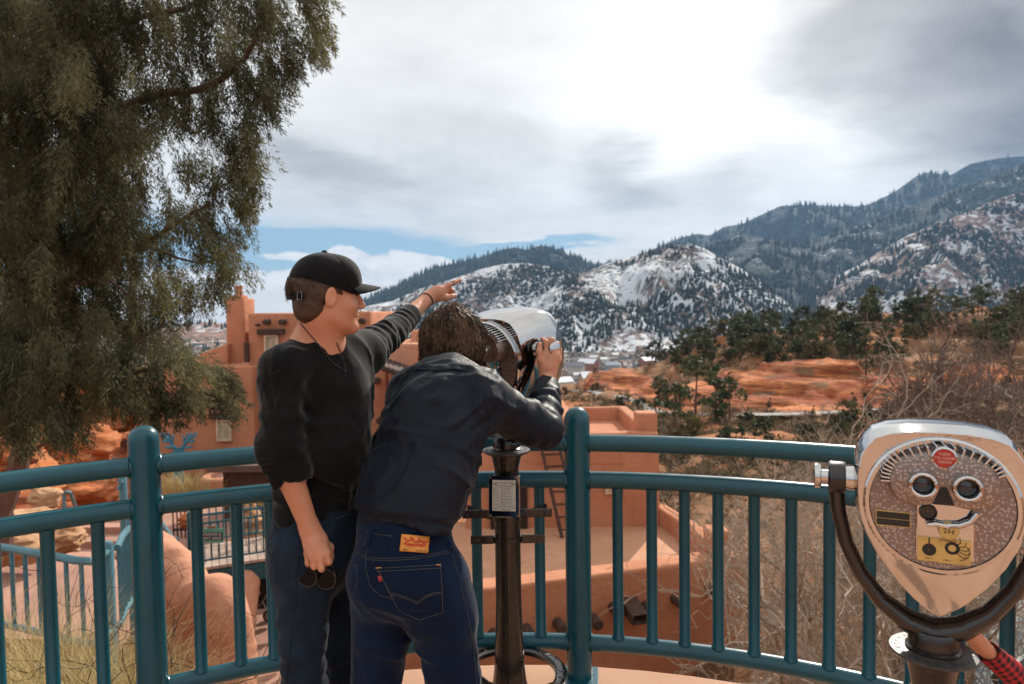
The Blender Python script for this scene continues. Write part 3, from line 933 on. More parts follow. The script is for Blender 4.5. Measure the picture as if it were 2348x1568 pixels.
# ------------------------------------------------------------------ right-hand house: upper block with ladder and the lower wing with its roof terrace
hC = thing('adobe_house', 'flat roofed adobe house below the railing with a roof terrace ringed by thick parapets', 'building', (2.5, 18, -8))
ZT, ZF = -4.42, -5.0
def wall_run(name, parent, a, b, thick, zt, zb, m=ADOBE, bev=.09):
    a, b = Vector(a), Vector(b); d = (b - a); L = d.length; ang = math.atan2(d.y, d.x)
    mb = MB(); mb.box(((a.x + b.x) / 2, (a.y + b.y) / 2, (zt + zb) / 2), (L, thick, zt - zb), rz=ang)
    return soften(mb.build(name, m, parent, world=True), bev)
F0, F1 = (-4.2, 14.2), (5.55, 16.9)
def onF(t): return Vector((F0[0] + (F1[0] - F0[0]) * t, F0[1] + (F1[1] - F0[1]) * t))
wall_run('front_wall', hC, F0, F1, .62, ZT, -13)
B1 = P(1497, 1200, 21.2)
wall_run('side_wall', hC, (5.42, 17.1), (B1.x + .25, 21.4), .42, ZT - .02, -12)
c = P(1643, 1250, 16.95); mb = MB(); mb.box((c.x, 16.95, ZT + .12), (.5, .66, .95)); soften(mb.build('corner_pier', ADOBE, hC, world=True), .05)
mb = MB()
mb.add([(-4.2, 14.5, ZF), (5.4, 17.1, ZF), (B1.x + .1, 21.6, ZF), (-4.2, 21.6, ZF)], [(0, 1, 2, 3)])
mb.add([(-4.2, 14.5, ZF - .3), (5.4, 17.1, ZF - .3), (B1.x + .1, 21.6, ZF - .3), (-4.2, 21.6, ZF - .3)], [(3, 2, 1, 0)])
mb.build('terrace_roof', ROOFM, hC, world=True)
# upper block
xl, xr = xs(1060, 20.9), xs(1509, 20.9); zt = zat(1490, 992, 20.9)
mb = MB(); mb.box(((xl + xr) / 2, 20.9 + 3, (zt - .5 - 9) / 2), (xr - xl, 6, zt - .5 + 9)); up = soften(mb.build('upper_storey', ADOBE, hC, world=True), .04)
wall_run('parapet', hC, (xl, 21.08), (xr, 21.08), .36, zt, zt - 1.0)
wall_run('parapet', hC, (xl, 26.7), (xr, 26.7), .36, zt + .02, zt - 1.0)
wall_run('parapet', hC, (xr - .2, 21.3), (xr - .2, 26.5), .36, zt + .03, zt - 1.0)
wall_run('parapet', hC, (xs(1300, 22), 21.3), (xs(1300, 22), 26.5), .36, zt + .35, zt - 1.0)
mb = MB(); mb.box((xr - .32, 21.4, zt + .26), (.62, .62, .62)); soften(mb.build('corner_pier', ADOBE, hC, world=True), .05)
mb = MB(); c = P(1322, 950, 22.2); mb.lathe([(.3, -1.3), (.3, 0), (.24, .12), (.05, .2)], c, 18); mb.build('rounded_pier', ADOBE, hC, smooth=True, world=True)
# doorway, small recessed window
c = P(1283 - 120, 1170, 20.85)
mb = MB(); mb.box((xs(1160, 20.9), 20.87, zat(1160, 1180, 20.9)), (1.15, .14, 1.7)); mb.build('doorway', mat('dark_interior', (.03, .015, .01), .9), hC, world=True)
window(hC, 1383, 1404, 1116, 1131, 20.86, lintel=False, blind=False)
mb = MB(); mb.box((xs(1415, 20.9), 20.88, zat(1415, 1133, 20.9)), (.22, .1, .36)); mb.build('recess', WOOD, hC, world=True)
# beam ends and the scupper on the front wall
def on_wall(dx, dy):
    """where the ray meets the front wall's outer face"""
    d = ray(dx, dy); n = Vector((F1[1] - F0[1], -(F1[0] - F0[0]), 0)).normalized()
    p0 = Vector((F0[0], F0[1], 0)) + n * .31
    t = (p0 - EYE).dot(n) / d.dot(n)
    return EYE + d * t, n
for dx, dy in ((1205, 1440), (1277, 1427), (1357, 1417), (1405, 1390), (1478, 1388), (1545, 1370), (1625, 1348), (1130, 1452), (1060, 1470)):
    p, n = on_wall(dx, dy); mb = MB()
    mb.tube([p - n * .5, p + n * .38, p + n * .40], [.125, .125, .10], 14); mb.build('viga', WOOD, hC, smooth=True, world=True)
p, n = on_wall(1440, 1395); mb = MB()
s_ = n.cross(Vector((0, 0, 1))).normalized(); dn = Vector((0, 0, -1))
a = p - n * .3 + Vector((0, 0, .14)); b = p + n * .62 - Vector((0, 0, .10))
for off, w, hgt in ((0, .34, .03),):
    M3 = Matrix((s_, (b - a).normalized(), s_.cross((b - a).normalized()))).transposed()
    mb.box((a + b) / 2, (.34, (b - a).length, .03), mat=M3)
    for sg in (-1, 1): mb.box((a + b) / 2 + s_ * sg * .18 + Vector((0, 0, .09)), (.03, (b - a).length, .21), mat=M3)
    mb.box((a + b) / 2 + Vector((0, 0, .205)), (.39, (b - a).length, .025), mat=M3)
mb.build('scupper', WOOD, hC, world=True)
# ladder leaning on the upper storey
la = thing('ladder', 'dark wooden ladder leaning against the adobe wall above the roof terrace', 'ladder', tuple(P(1300, 1215, 20.2)))
tl, tr = P(1236, 1005, 20.75), P(1277, 1002, 20.75); bl, br = P(1288, 1222, 19.9), P(1330, 1222, 19.9)
for a, b in ((bl, tl), (br, tr)):
    a = Vector((a.x, a.y, ZF + .01)); mb = MB(); mb.tube([a, b + (b - a) * .06], [.055, .045], 8); mb.build('rail', WOOD, la, smooth=True, world=True)
for k in range(8):
    t = .08 + k * .125; p0 = Vector((bl.x, bl.y, ZF)).lerp(tl, t); p1 = Vector((br.x, br.y, ZF)).lerp(tr, t)
    mb = MB(); mb.tube([p0 - Vector((.06, 0, 0)), p1 + Vector((.06, 0, 0))], .032, 8); mb.build('rung', WOOD, la, smooth=True, world=True)
# scraps lying on the roof
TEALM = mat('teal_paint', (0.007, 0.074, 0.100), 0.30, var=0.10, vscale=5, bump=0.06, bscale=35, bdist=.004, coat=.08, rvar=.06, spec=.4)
SKYBL = mat('pale_teal_paint', (0.075, 0.20, 0.25), 0.38, var=0.12, vscale=5, coat=.2, spec=.4)  # lighter, greyer teal for the lower rails and posts

# ------------------------------------------------------------------ walkways left of the overlook
def railing(name, label, tops, height, posts=(), pitch=.12, rr=.03, br=.015, m=SKYBL, midgap=None, group=None, postr=.05, postup=.12):
    """tops: world points of the top rail; balusters at a fixed pitch"""
    tops = [Vector(p) for p in tops]
    base = tops[0] - Vector((0, 0, height))
    t = thing(name, label, 'railing', tuple(base), group=group)
    mb = MB(); mb.tube(tops, rr, 8); mb.build('top_rail', m, t, smooth=True, world=True)
    gap = midgap or 0
    if gap:
        mb = MB(); mb.tube([p - Vector((0, 0, gap)) for p in tops], rr * .85, 8); mb.build('middle_rail', m, t, smooth=True, world=True)
    low = [p - Vector((0, 0, height - .1)) for p in tops]
    mb = MB(); mb.tube(low, rr * .85, 8); mb.build('bottom_rail', m, t, smooth=True, world=True)
    acc = pitch * .6
    for i in range(len(tops) - 1):
        a, b = tops[i], tops[i + 1]; L = (b - a).length
        while acc < L:
            p = a.lerp(b, acc / L)
            mb = MB(); mb.tube([p - Vector((0, 0, gap)), p - Vector((0, 0, height - .1))], br, 6, cap=False); mb.build('baluster', m, t, smooth=True, world=True)
            acc += pitch
        acc -= L
    for p in posts:
        p = Vector(p); mb = MB()
        mb.lathe([(postr, -height - .4), (postr, postup - postr * .6), (postr * .75, postup - postr * .15), (postr * .3, postup)], p, 12); mb.build('post', m, t, smooth=True, world=True)
    return t
zA = -.74
def flat(dx, dy, z):
    """point on the plane z seen at dx, dy"""
    d = ray(dx, dy); return EYE + d * ((z - EYE.z) / d.z)
ptsA = [flat(-230, 1222, zA), flat(-90, 1240, zA), flat(0, 1254, zA), flat(95, 1270, zA), flat(175, 1285, zA), flat(208, 1287, zA), flat(226, 1279, zA), flat(247, 1262, zA)]
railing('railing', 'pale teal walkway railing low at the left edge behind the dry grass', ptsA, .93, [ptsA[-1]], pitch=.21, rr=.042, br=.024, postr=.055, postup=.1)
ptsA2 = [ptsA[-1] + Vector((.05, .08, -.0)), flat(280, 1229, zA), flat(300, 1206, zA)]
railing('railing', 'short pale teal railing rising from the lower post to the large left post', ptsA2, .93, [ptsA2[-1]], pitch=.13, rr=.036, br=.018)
zB = -3.0
ptsB = [flat(352, 1168, zB), flat(366, 1190, zB), flat(405, 1245, zB), flat(448, 1312, zB), flat(462, 1340, zB)]
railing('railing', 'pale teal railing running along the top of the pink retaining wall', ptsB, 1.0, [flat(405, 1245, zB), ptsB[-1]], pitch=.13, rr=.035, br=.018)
# footbridge with two railings
fb = thing('footbridge', 'small plank footbridge on a teal steel beam behind the standing man', 'bridge', tuple(P(550, 1310, 15)))
bA, bB = P(440, 1306, 14.2), P(800, 1270, 15.6)
dirb = (bB - bA); dirb.z = 0; dirb.normalize(); nb_ = Vector((-dirb.y, dirb.x, 0)); zdk = bA.z
PLANK = mat('grey_pink_planks', (0.42, 0.30, 0.24), .8, var=.25, vscale=3, bump=.3, bscale=12)
mbp = MB(); L = (bB - bA).length; k = 0
while k * .155 < L:
    c = bA + dirb * (k * .155) + nb_ * .8; mbp.box((c.x, c.y, zdk - .03), (.143, 1.6, .06), rz=math.atan2(dirb.y, dirb.x)); k += 1
mbp.build('deck', PLANK, fb, world=True)
for w in (.06, 1.5):
    c = bA + dirb * L / 2 + nb_ * w; mb = MB(); mb.box((c.x, c.y, zdk - .07 - .2), (L, .1, .36), rz=math.atan2(dirb.y, dirb.x)); mb.build('beam', TEALM, fb, world=True)
for w, lab in ((.05, 'teal railing on the near side of the footbridge with a sign hung on it'), (1.55, 'teal railing on the far side of the footbridge')):
    a = bA + nb_ * w + Vector((0, 0, 1.12)); b = a + dirb * L
    railing('railing', lab, [a, a.lerp(b, .5), b], 1.08, [a, a.lerp(b, .5)], pitch=.15, rr=.028, br=.018, m=mat('teal_paint_sunlit', (0.03, 0.15, 0.19), .4) if w > 1 else TEALM, midgap=.18, postr=.07)
sg = thing('sign', 'green and black hanging gift shop sign on the footbridge railing', 'sign', tuple(P(487, 1228, 14.1)))
SGN = mat('green_sign_border', (.10, .30, .24), .5); SBK = mat('black_sign_field', (.012, .012, .012), .5); SWH = mat('white_lettering', (.75, .75, .72), .5)
mb = MB(); c = P(487, 1228, 14.12); mb.box(c, (.46, .02, .30)); mb.box(c + Vector((0, 0, .185)), (.22, .02, .06)); mb.build('board', SGN, sg, world=True, bevel=.008)
mb = MB(); mb.box(c + Vector((0, -.012, -.01)), (.44, .008, .16)); mb.build('lettering_field', SBK, sg, world=True)
mb = MB(); mb.box(c + Vector((0, -.012, .185)), (.16, .008, .03)); mb.build('red_mark', mat('red_mark', (.35, .03, .02), .5), sg, world=True)
sl = Vector(sg.location)
for s, dx_, dz in (('MUSEUM', -.03, .03), ('&', .165, .03), ('GIFT', -.105, -.05), ('SHOP', .095, -.05)):
    text_mesh(s, .075, Matrix.Translation(c - sl + Vector((dx_, -.018, dz))) @ Matrix.Rotation(R(90), 4, 'X'), SWH, sg, 'lettering')
sg2 = thing('sign', 'dark shop fascia sign with a yellow edge above the footbridge', 'sign', tuple(P(590, 1168, 19)))
c = P(592, 1169, 19); mb = MB(); mb.box(c, (1.0, .05, .26)); mb.build('board', SBK, sg2, world=True)
mb = MB(); mb.box(c + Vector((0, 0, .16)), (1.06, .07, .05)); mb.box(c + Vector((0, 0, -.16)), (1.06, .07, .05)); mb.build('yellow_edge', mat('yellow_edge', (.50, .28, .04), .6), sg2, world=True)
text_mesh('& SHOP', .17, Matrix.Translation(c - Vector(sg2.location) + Vector((0, -.03, 0))) @ Matrix.Rotation(R(90), 4, 'X'), SWH, sg2, 'lettering')
shop = thing('shop_hut', 'brown timber shop front half hidden behind the footbridge and standing man', 'building', tuple(P(640, 1230, 19.6)))
c = P(660, 1225, 20); mb = MB(); mb.box((c.x, 20.4, -4.4), (3.4, 1.6, 3.4)); mb.build('wall', mat('brown_timber', (.10, .05, .03), .8, var=.3, stretch=(8, 1, 1)), shop, world=True)
mb = MB(); mb.box((c.x, 20.2, -2.6), (3.8, 2.4, .18)); mb.build('roof', mat('roof_felt', (.12, .07, .05), .9), shop, world=True)

# paving, retaining walls, planter, sculpture
PAVE = mat('pink_paving', (0.42, 0.22, 0.16), .85, var=.18, vscale=1.5, bump=.2, bscale=12, pos=True)
def paving(name, pts, lift=0.0):
    mb = MB(); n = len(pts)
    top = [Vector(p) for p in pts]; bot = [p - Vector((0, 0, .35)) for p in top]
    mb.add(top + bot, [tuple(range(n)), tuple(range(2 * n - 1, n - 1, -1))] + [(i, i + n, (i + 1) % n + n, (i + 1) % n) for i in range(n)])
    o = mb.build(name, PAVE); o['kind'] = 'structure'; return o
paving('path', [flat(-400, 1450, -1.8), flat(240, 1470, -1.8), flat(330, 1340, -1.8), flat(250, 1270, -1.8), flat(-300, 1300, -1.8)])
paving('path', [flat(180, 1262, -2.9), flat(300, 1250, -2.9), flat(345, 1182, -2.9), flat(200, 1185, -2.9)])
paving('path', [flat(470, 1640, -5.6), flat(900, 1640, -5.6), flat(830, 1330, -5.6), flat(520, 1330, -5.6)])
paving('path', [flat(420, 1300, -4.2), flat(520, 1245, -4.2), flat(900, 1200, -4.2), flat(900, 1130, -4.2), flat(380, 1130, -4.2), flat(350, 1200, -4.2)])
st = thing('steps', 'pink paved steps seen between the left post and the next baluster', 'steps', tuple(P(245, 1215, 13)))
for k in range(5):
    c = P(245, 1225 - k * 9, 12.0 + k * .45); mb = MB(); mb.box((c.x, c.y, -2.85 + k * .13), (1.5, .5, .16)); mb.build('step', PAVE, st, world=True, bevel=.015)

def rwall(label, chains, mats, name='retaining_wall', cat='wall', h=.05, amp=.035):
    s = SDF()
    for pts, rads in chains: s.chain([tuple(p) for p in pts], rads, k=.25)
    s.disp.append(lambda p: fbm(p * 1.4 + 3, 4) * amp + .22 * amp * np.sin(p[:, 2] * 26 + 3 * vnoise(p * 1.5)) * smoothstep(vnoise(p * .8), -.1, .4))
    s.lo -= .2; s.hi += .2
    t = sdf_obj(name, s, h, mats, None)
    return tag(t, label, cat)
down = lambda p, z: Vector((p.x, p.y, z))
sub_ = lambda q: [a.lerp(b, k / 7) for a, b in zip(q[:-1], q[1:]) for k in range(7)] + [q[-1]]
w1 = sub_([P(318, 1335, 11.2), P(335, 1262, 12.8), P(362, 1268, 12.4), P(405, 1318, 11.4), P(448, 1392, 10.9), P(488, 1376, 10.5), P(512, 1440, 10.4), P(524, 1540, 10.5)])
ch_ = []
for p in w1: ch_.append(([p, down(p, -6.2) + Vector((.0, -.55, 0))], [.24, .42]))
for a, b in zip(w1[:-1], w1[1:]): ch_.append(([a, b], [.24, .24]))
wl_ = rwall('smooth pink stucco retaining wall sloping down between the large left post and the footbridge', ch_, ADOBE2, amp=.055)
ch_ = [([P(556, 1345, 14.6), P(560, 1400, 14.2), P(566, 1500, 13.6)], [.36, .27, .14]), ([P(566, 1500, 13.6), P(566, 1640, 13.2)], [.14, .2])]
rwall('narrow tapering pink rock pillar under the footbridge', ch_, ADOBE2, 'rock_pillar', 'rock')
# planter
pl = thing('planter', 'low rounded terracotta planter wall under the top rail beside the standing man', 'planter', tuple(P(560, 1100, 22)))
pc = P(590, 1083, 22.8); mb = MB()
def rrect(hx, hy, r, z, c, n=6):
    out = []
    for sx, sy, a0 in ((1, 1, 0), (-1, 1, 90), (-1, -1, 180), (1, -1, 270)):
        for k in range(n + 1):
            a = R(a0 + 90 * k / n); out.append(Vector((c.x + sx * (hx - r) + r * math.cos(a), c.y + sy * (hy - r) + r * math.sin(a), z)))
    return out
zt_ = pc.z
mb.loft([rrect(1.75, 1.0, .6, zt_ - 1.6, pc), rrect(1.72, .98, .6, zt_ - .06, pc), rrect(1.66, .92, .58, zt_, pc), rrect(1.46, .74, .46, zt_, pc), rrect(1.42, .7, .44, zt_ - .18, pc)], cap=False)
mb.build('wall', ADOBE2, pl, smooth=True, world=True)
mb = MB(); mb.add(rrect(1.43, .71, .44, zt_ - .12, pc), [tuple(range(28))]); mb.build('soil', PAVE, pl, world=True)
# elk sculpture
el_ = thing('elk_sculpture', 'flat turquoise metal elk head with branching antlers by the adobe wall', 'sculpture', tuple(P(410, 1100, 24)))
TQ = mat('turquoise_metal', (.03, .20, .30), .6, var=.2, vscale=6)
mb = MB(); Ye = 24
def slab(pts, th=.05):
    n = len(pts); q = [P(x, y, Ye) for x, y in pts]; w = [v + Vector((0, th, 0)) for v in q]
    mb.add(q + w, [tuple(range(n - 1, -1, -1)), tuple(range(n, 2 * n))] + [(i, (i + 1) % n, (i + 1) % n + n, i + n) for i in range(n)])
slab([(392, 1040), (398, 1030), (404, 1026), (414, 1026), (420, 1030), (426, 1040), (420, 1048), (418, 1075), (424, 1115), (396, 1115), (400, 1075), (398, 1048)])
mb.build('head', TQ, el_, world=True)
for sgn in (-1, 1):
    mb = MB(); X = lambda v: 409 + sgn * v
    for path in (((6, 1028), (16, 1018), (26, 1006), (31, 992)), ((14, 1020), (14, 1005), (10, 998)), ((21, 1012), (33, 1012), (37, 1006)), ((26, 1006), (38, 998), (40, 990)), ((10, 1026), (24, 1026), (31, 1022)), ((22, 1010), (20, 1000), (22, 992))):
        mb.tube([P(X(a), b, Ye + .02) for a, b in path], [.05] * (len(path) - 1) + [.03], 6, flat=(1, 1))
    mb.build('antler', TQ, el_, smooth=True, world=True)
# handrail loop beside the steps
hr = [P(147, 1165, 13), P(147, 1130, 13), P(152, 1127, 13), P(160, 1128, 13.05), P(175, 1165, 13.6)]
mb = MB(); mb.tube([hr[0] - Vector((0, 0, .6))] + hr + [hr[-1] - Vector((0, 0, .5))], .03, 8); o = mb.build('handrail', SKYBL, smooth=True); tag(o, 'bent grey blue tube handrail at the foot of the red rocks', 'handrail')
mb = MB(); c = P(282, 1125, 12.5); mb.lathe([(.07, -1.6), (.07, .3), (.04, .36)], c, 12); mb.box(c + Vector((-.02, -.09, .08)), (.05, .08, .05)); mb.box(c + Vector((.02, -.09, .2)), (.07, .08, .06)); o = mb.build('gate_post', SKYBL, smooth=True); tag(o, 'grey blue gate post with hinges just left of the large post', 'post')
# pushchair parked on the lower path
pu = thing('pushchair', 'black pushchair with lime green trim parked under the footbridge', 'pushchair', tuple(P(610, 1420, 16)), 0)
BLK = mat('black_fabric', (.012, .012, .014), .8); LIME = mat('lime_trim', (.42, .55, .12), .6); TYRE = mat('tyre_rubber', (.02, .02, .02), .8); GREY = mat('grey_metal', (.25, .25, .25), .4, metal=.7)
c = P(606, 1425, 16); c.z = -5.52
s = SDF(); s.cone(c + Vector((-.05, 0, .42)), c + Vector((.12, .05, .78)), .17, .20, k=.05); s.cone(c + Vector((-.22, 0, .36)), c + Vector((.05, 0, .42)), .12, .16, k=.08); s.ell(c + Vector((.0, 0, .86)), (.26, .22, .18), k=.06); s.ell(c + Vector((-.2, -.0, .66)), (.22, .17, .18), k=.04, mode='-')
sdf_obj('seat', s, .025, BLK, pu)
for dx, dy in ((-.33, 0), (.2, -.24), (.2, .24)):
    mb = MB(); M3 = Matrix.Rotation(R(90), 3, 'X'); mb.lathe([(.10, -.02), (.13, -.025), (.15, 0), (.13, .025), (.10, .02)], c + Vector((dx, dy, .15)), 18, M3, cap=False); w = mb.build('wheel', TYRE, pu, smooth=True, world=True)
    mb = MB(); mb.lathe([(.02, -.02), (.1, -.012), (.1, .012), (.02, .02)], c + Vector((dx, dy, .15)), 18, M3); mb.build('hub', GREY, w, smooth=True, world=True)
mb = MB()
for sy in (-.22, .22):
    mb.tube([c + Vector((-.33, sy * .2, .15)), c + Vector((.0, sy, .42)), c + Vector((.42, sy, 1.0))], .018, 8); mb.tube([c + Vector((.2, sy, .15)), c + Vector((.05, sy, .5))], .018, 8)
mb.tube([c + Vector((.42, -.22, 1.0)), c + Vector((.42, .22, 1.0))], .022, 8); mb.build('frame', GREY, pu, smooth=True, world=True)
for dx in (-.16, .2):
    mb = MB(); mb.tube([c + Vector((dx, -.24, .62)), c + Vector((dx + .06, -.25, .8)), c + Vector((dx + .05, -.22, .95))], .03, 8); mb.build('trim', LIME, pu, smooth=True, world=True)
# black iron garden table fence far left of the footbridge
ir = thing('iron_fence', 'low black iron fence panel beyond the walkway left of the footbridge', 'fence', tuple(P(425, 1185, 18)))
c0, c1 = P(396, 1172, 18), P(450, 1170, 18)
mb = MB(); mb.tube([c0, c1], .03, 6); mb.tube([c0 - Vector((0, 0, .5)), c1 - Vector((0, 0, .5))], .03, 6); mb.build('rail', BLK, ir, smooth=True, world=True)
for k in range(7):
    p = c0.lerp(c1, k / 6); mb = MB(); mb.tube([p + Vector((0, 0, .05)), p - Vector((0, 0, .95))], .02, 6); mb.build('bar', BLK, ir, smooth=True, world=True)

# ------------------------------------------------------------------ rocks
def rock_mat(name, a, b, c):
    m, nt, bs = new_mat(name)
    p = geo_pos(nt); st_ = nt.mapping(p, scale=(.6, .6, 3.2), rot=(.2, .15, 0))
    n = nt.noise(st_, 1.2, 7, .62, .6); n2 = nt.noise(p, 3.0, 6, .6)
    col = nt.mix(nt.step(n, .35, .65), a, b); col = nt.mix(nt.m('MULTIPLY', nt.step(n2, .52, .75), .7), col, c)
    nt.set(bs.inputs['Base Color'], col); bs.inputs['Roughness'].default_value = .9; bs.inputs['Specular IOR Level'].default_value = .2
    nt.set(bs.inputs['Normal'], nt.bump(nt.m('ADD', n, nt.m('MULTIPLY', n2, .5)), .8, .12))
    return m
RED = rock_mat('red_sandstone', (.27, .065, .022), (.50, .17, .065), (.56, .29, .15))
TAN = rock_mat('tan_sandstone', (.40, .21, .11), (.54, .33, .19), (.34, .11, .045))
def rock(label, dx, dy, Y, size, m, seed, h=None, name='boulder', cut=.25):
    c = P(dx, dy, Y); rg = np.random.default_rng(seed)
    s = SDF(); sx, sy, sz = size
    s.ell(c, size)
    for _ in range(7):
        n = rg.normal(size=3); n /= np.linalg.norm(n); q = np.array(c) + n * np.array(size) * (.72 + .2 * rg.random())
        s.plane(q, n, k=.12 * min(size))
    sc = 1.6 / max(.3, min(size))
    def dsp(p):
        return fbm(p * sc * np.array([.7, .7, 1.6]) + seed, 4) * .27 * min(size) + .07 * min(size) * np.abs(np.sin(p[:, 2] * 7 / min(size) + 2 * vnoise(p * sc)))
    s.disp.append(dsp)
    hh = h or max(size) / 22
    return tag(sdf_obj(name, s, hh, m, None, 1), label, 'rock')
rock('broad sunlit red boulder above the top rail left of the large post', 190, 1020, 19, (1.15, .9, .62), RED, 1)
rock('dark red layered rock face between the two rails beside the large post', 225, 1120, 17, (.75, .7, .55), RED, 2)
rock('rounded tan boulder between the rails near the tree trunk', 103, 1143, 12, (.24, .24, .26), TAN, 3)
rock('tan boulder under the middle rail left of the steps', 140, 1236, 11.5, (.36, .36, .26), TAN, 4)
rock('red rock at the left edge above the top rail', 20, 1045, 18, (.7, .7, .5), RED, 5)
rock('flat pale slab of rock at the foot of the tree', 45, 1195, 10.5, (.7, .5, .16), TAN, 6)
rock('tall stacked tan boulder behind the footbridge rail', 573, 1205, 17.5, (.33, .33, .62), TAN, 7)
rock('small tan boulder right of the stacked one behind the footbridge', 604, 1243, 16.9, (.2, .2, .3), TAN, 8)
rock('red rock rising behind the juniper branches', 160, 930, 30, (3.0, 2.0, 1.6), RED, 9)
rock('rubble tan rock low at the left edge under the rail', 30, 1262, 9.2, (.5, .4, .2), TAN, 10)
rock('low red rock left of the iron fence', 440, 1192, 16.6, (.35, .3, .22), RED, 12)
# ------------------------------------------------------------------ the overlook: floor and curved railing
FLOOR = mat('peach_concrete', (0.44, 0.225, 0.13), .8, col2=(0.54, 0.30, 0.185), vscale=1.2, bump=.25, bscale=60, bdist=.004, pos=True)
CX, CY, RR = -0.067, 0.14, 2.90
def arc(a, r=RR, z=0.0): return Vector((CX + r * math.sin(a), CY + r * math.cos(a), z))
mb = MB(); n = 48; top = []
for k in range(n + 1): top.append(arc(R(-100 + 200 * k / n), 3.02, 0))
top += [Vector((3.2, -9, 0)), Vector((-3.4, -9, 0))]
bot = [v - Vector((0, 0, .45)) for v in top]; m_ = len(top)
mb.add(top + bot, [tuple(range(m_ - 1, -1, -1)), tuple(range(m_, 2 * m_))] + [(i, (i + 1) % m_, (i + 1) % m_ + m_, i + m_) for i in range(m_)])
fl = mb.build('terrace_floor', FLOOR, bevel=.02); fl['kind'] = 'structure'

rail = thing('railing', 'dark teal tubular guard railing curving round the overlook in the foreground', 'railing', (0, 3.0, 0))
def ang(dx):
    """angle on the rail circle met by photo column dx"""
    lo, hi = R(-85), R(85)
    tx = (dx - 1173.5) / FPX
    for _ in range(60):
        m = (lo + hi) / 2; p = arc(m)
        if p.x / p.y < tx: lo = m
        else: hi = m
    return lo
A_POST = [ang(316 + 4), ang(1320)]
step_ = A_POST[1] - A_POST[0]
posts = [A_POST[0] - step_, A_POST[0], A_POST[1], A_POST[1] + step_]
for a in posts:
    mb = MB(); r = .057
    mb.lathe([(r, 0.012), (r, 1.165), (r * .97, 1.185), (r * .84, 1.205), (r * .6, 1.22), (r * .3, 1.228), (.002, 1.230)], arc(a), 32, cap=False)
    po = mb.build('post', TEALM, rail, smooth=True, world=True)
    mb = MB(); mb.box(arc(a) + Vector((0, 0, .006)), (.17, .17, .012), rz=-a); mb.build('base_plate', TEALM, po, world=True, bevel=.003)
ZR = (1.07, .905, .165)
for nm, z, r in (('top_rail', ZR[0], .038), ('middle_rail', ZR[1], .038), ('bottom_rail', ZR[2], .036)):
    for i in range(len(posts) - 1):
        a0, a1 = posts[i] + .015, posts[i + 1] - .015
        mb = MB(); mb.tube([arc(a0 + (a1 - a0) * k / 40, z=z) for k in range(41)], r, 20, cap=False)
        rl = mb.build(nm, TEALM, rail, smooth=True, world=True)
    # weld beads where the rails meet the posts
    for a in posts[1:3]:
        for sgn in (-1, 1):
            p = arc(a + sgn * .0195, z=z); mb = MB()
            t = (arc(a + .02) - arc(a - .02)).normalized(); up = Vector((0, 0, 1)); s_ = t.cross(up)
            mb.tube([p + (s_ * math.cos(q) + up * math.sin(q)) * (r + .001) for q in [2 * math.pi * j / 20 for j in range(21)]], .0045, 6)
            mb.build('weld_bead', TEALM, rail, smooth=True, world=True)
BAL = [88, 206, 436, 529, 607, 945, 1085, 1231, 1412, 1491, 1567, 1645, 1729, 1815, 1904, 1998, 2098, 2205, -40, 708, 765, 1010]
bl_a = sorted([ang(x) for x in BAL if x not in (708, 765, 1010)])
# fill the arc where the men hide the balusters at the same spacing
sp = ang(1491) - ang(1412)
full = []
for i in range(len(posts) - 1):
    seen = [a for a in bl_a if posts[i] < a < posts[i + 1]]
    full += seen
a = ang(607) + sp
while a < ang(1085) - sp * .6:
    if min(abs(a - b) for b in full) > sp * .6: full.append(a)
    a += sp
a = ang(2205) + sp
while a < posts[3]:
    full.append(a); a += sp
a = ang(-40) - sp
while a > posts[0]:
    full.append(a); a -= sp
for a in sorted(full):
    mb = MB(); p = arc(a)
    prof_ = [(.024, ZR[2] + .02), (.024, ZR[1] - .02)]
    mb.lathe([(.030, ZR[2] + .030), (.0275, ZR[2] + .040), (.024, ZR[2] + .045), (.024, ZR[1] - .042), (.0265, ZR[1] - .038), (.028, ZR[1] - .03)], p, 18, cap=False)
    mb.build('baluster', TEALM, rail, smooth=True, world=True)
# ------------------------------------------------------------------ coin operated viewers
CHROME = mat('polished_chrome', (0.54, 0.53, 0.525), .07, metal=1.0, var=.04, vscale=3, bump=.03, bscale=18, bdist=.01, rvar=.03)
def hammered():
    m, nt, bs = new_mat('hammered_pewter')
    v = coords(nt)
    d_ = nt.vor(v, 125, rnd=.8)
    n = nt.noise(v, 9, 4)
    nt.set(bs.inputs['Base Color'], nt.mix(nt.step(d_, .15, .55), (.46, .39, .35), (.25, .195, .17)))
    bs.inputs['Metallic'].default_value = .85
    nt.set(bs.inputs['Roughness'], nt.lin(n,   .3, .7, .36, .5))
    h = nt.m('SUBTRACT', 1.0, nt.step(d_, .05, .6))
    nt.set(bs.inputs['Normal'], nt.bump(h, .4, .002))
    return m
HAMMER = hammered()
IRON = mat('dark_brown_cast_iron', (.010, .0068, .0065), .26, var=.3, vscale=14, bump=.08, bscale=60, bdist=.003, coat=.35, rvar=.1)
BLKP = mat('black_nameplate', (.01, .01, .01), .4)
YEL = mat('yellow_brass_plate', (.55, .38, .13), .35, metal=.35, var=.12, vscale=20)
REDB = mat('red_badge', (.42, .02, .012), .3, coat=.5)
PINKL = mat('faded_red_lettering', (.75, .45, .38), .5)
INK = mat('black_ink', (.01, .008, .006), .6)
LENS = mat('dark_lens', (.01, .012, .016), .05, spec=.8)
PAPER = mat('ivory_card', (.62, .60, .50), .6, var=.06, vscale=20)
SILV = mat('worn_steel', (.22, .21, .20), .5, metal=1.0, var=.25, vscale=25, rvar=.08)

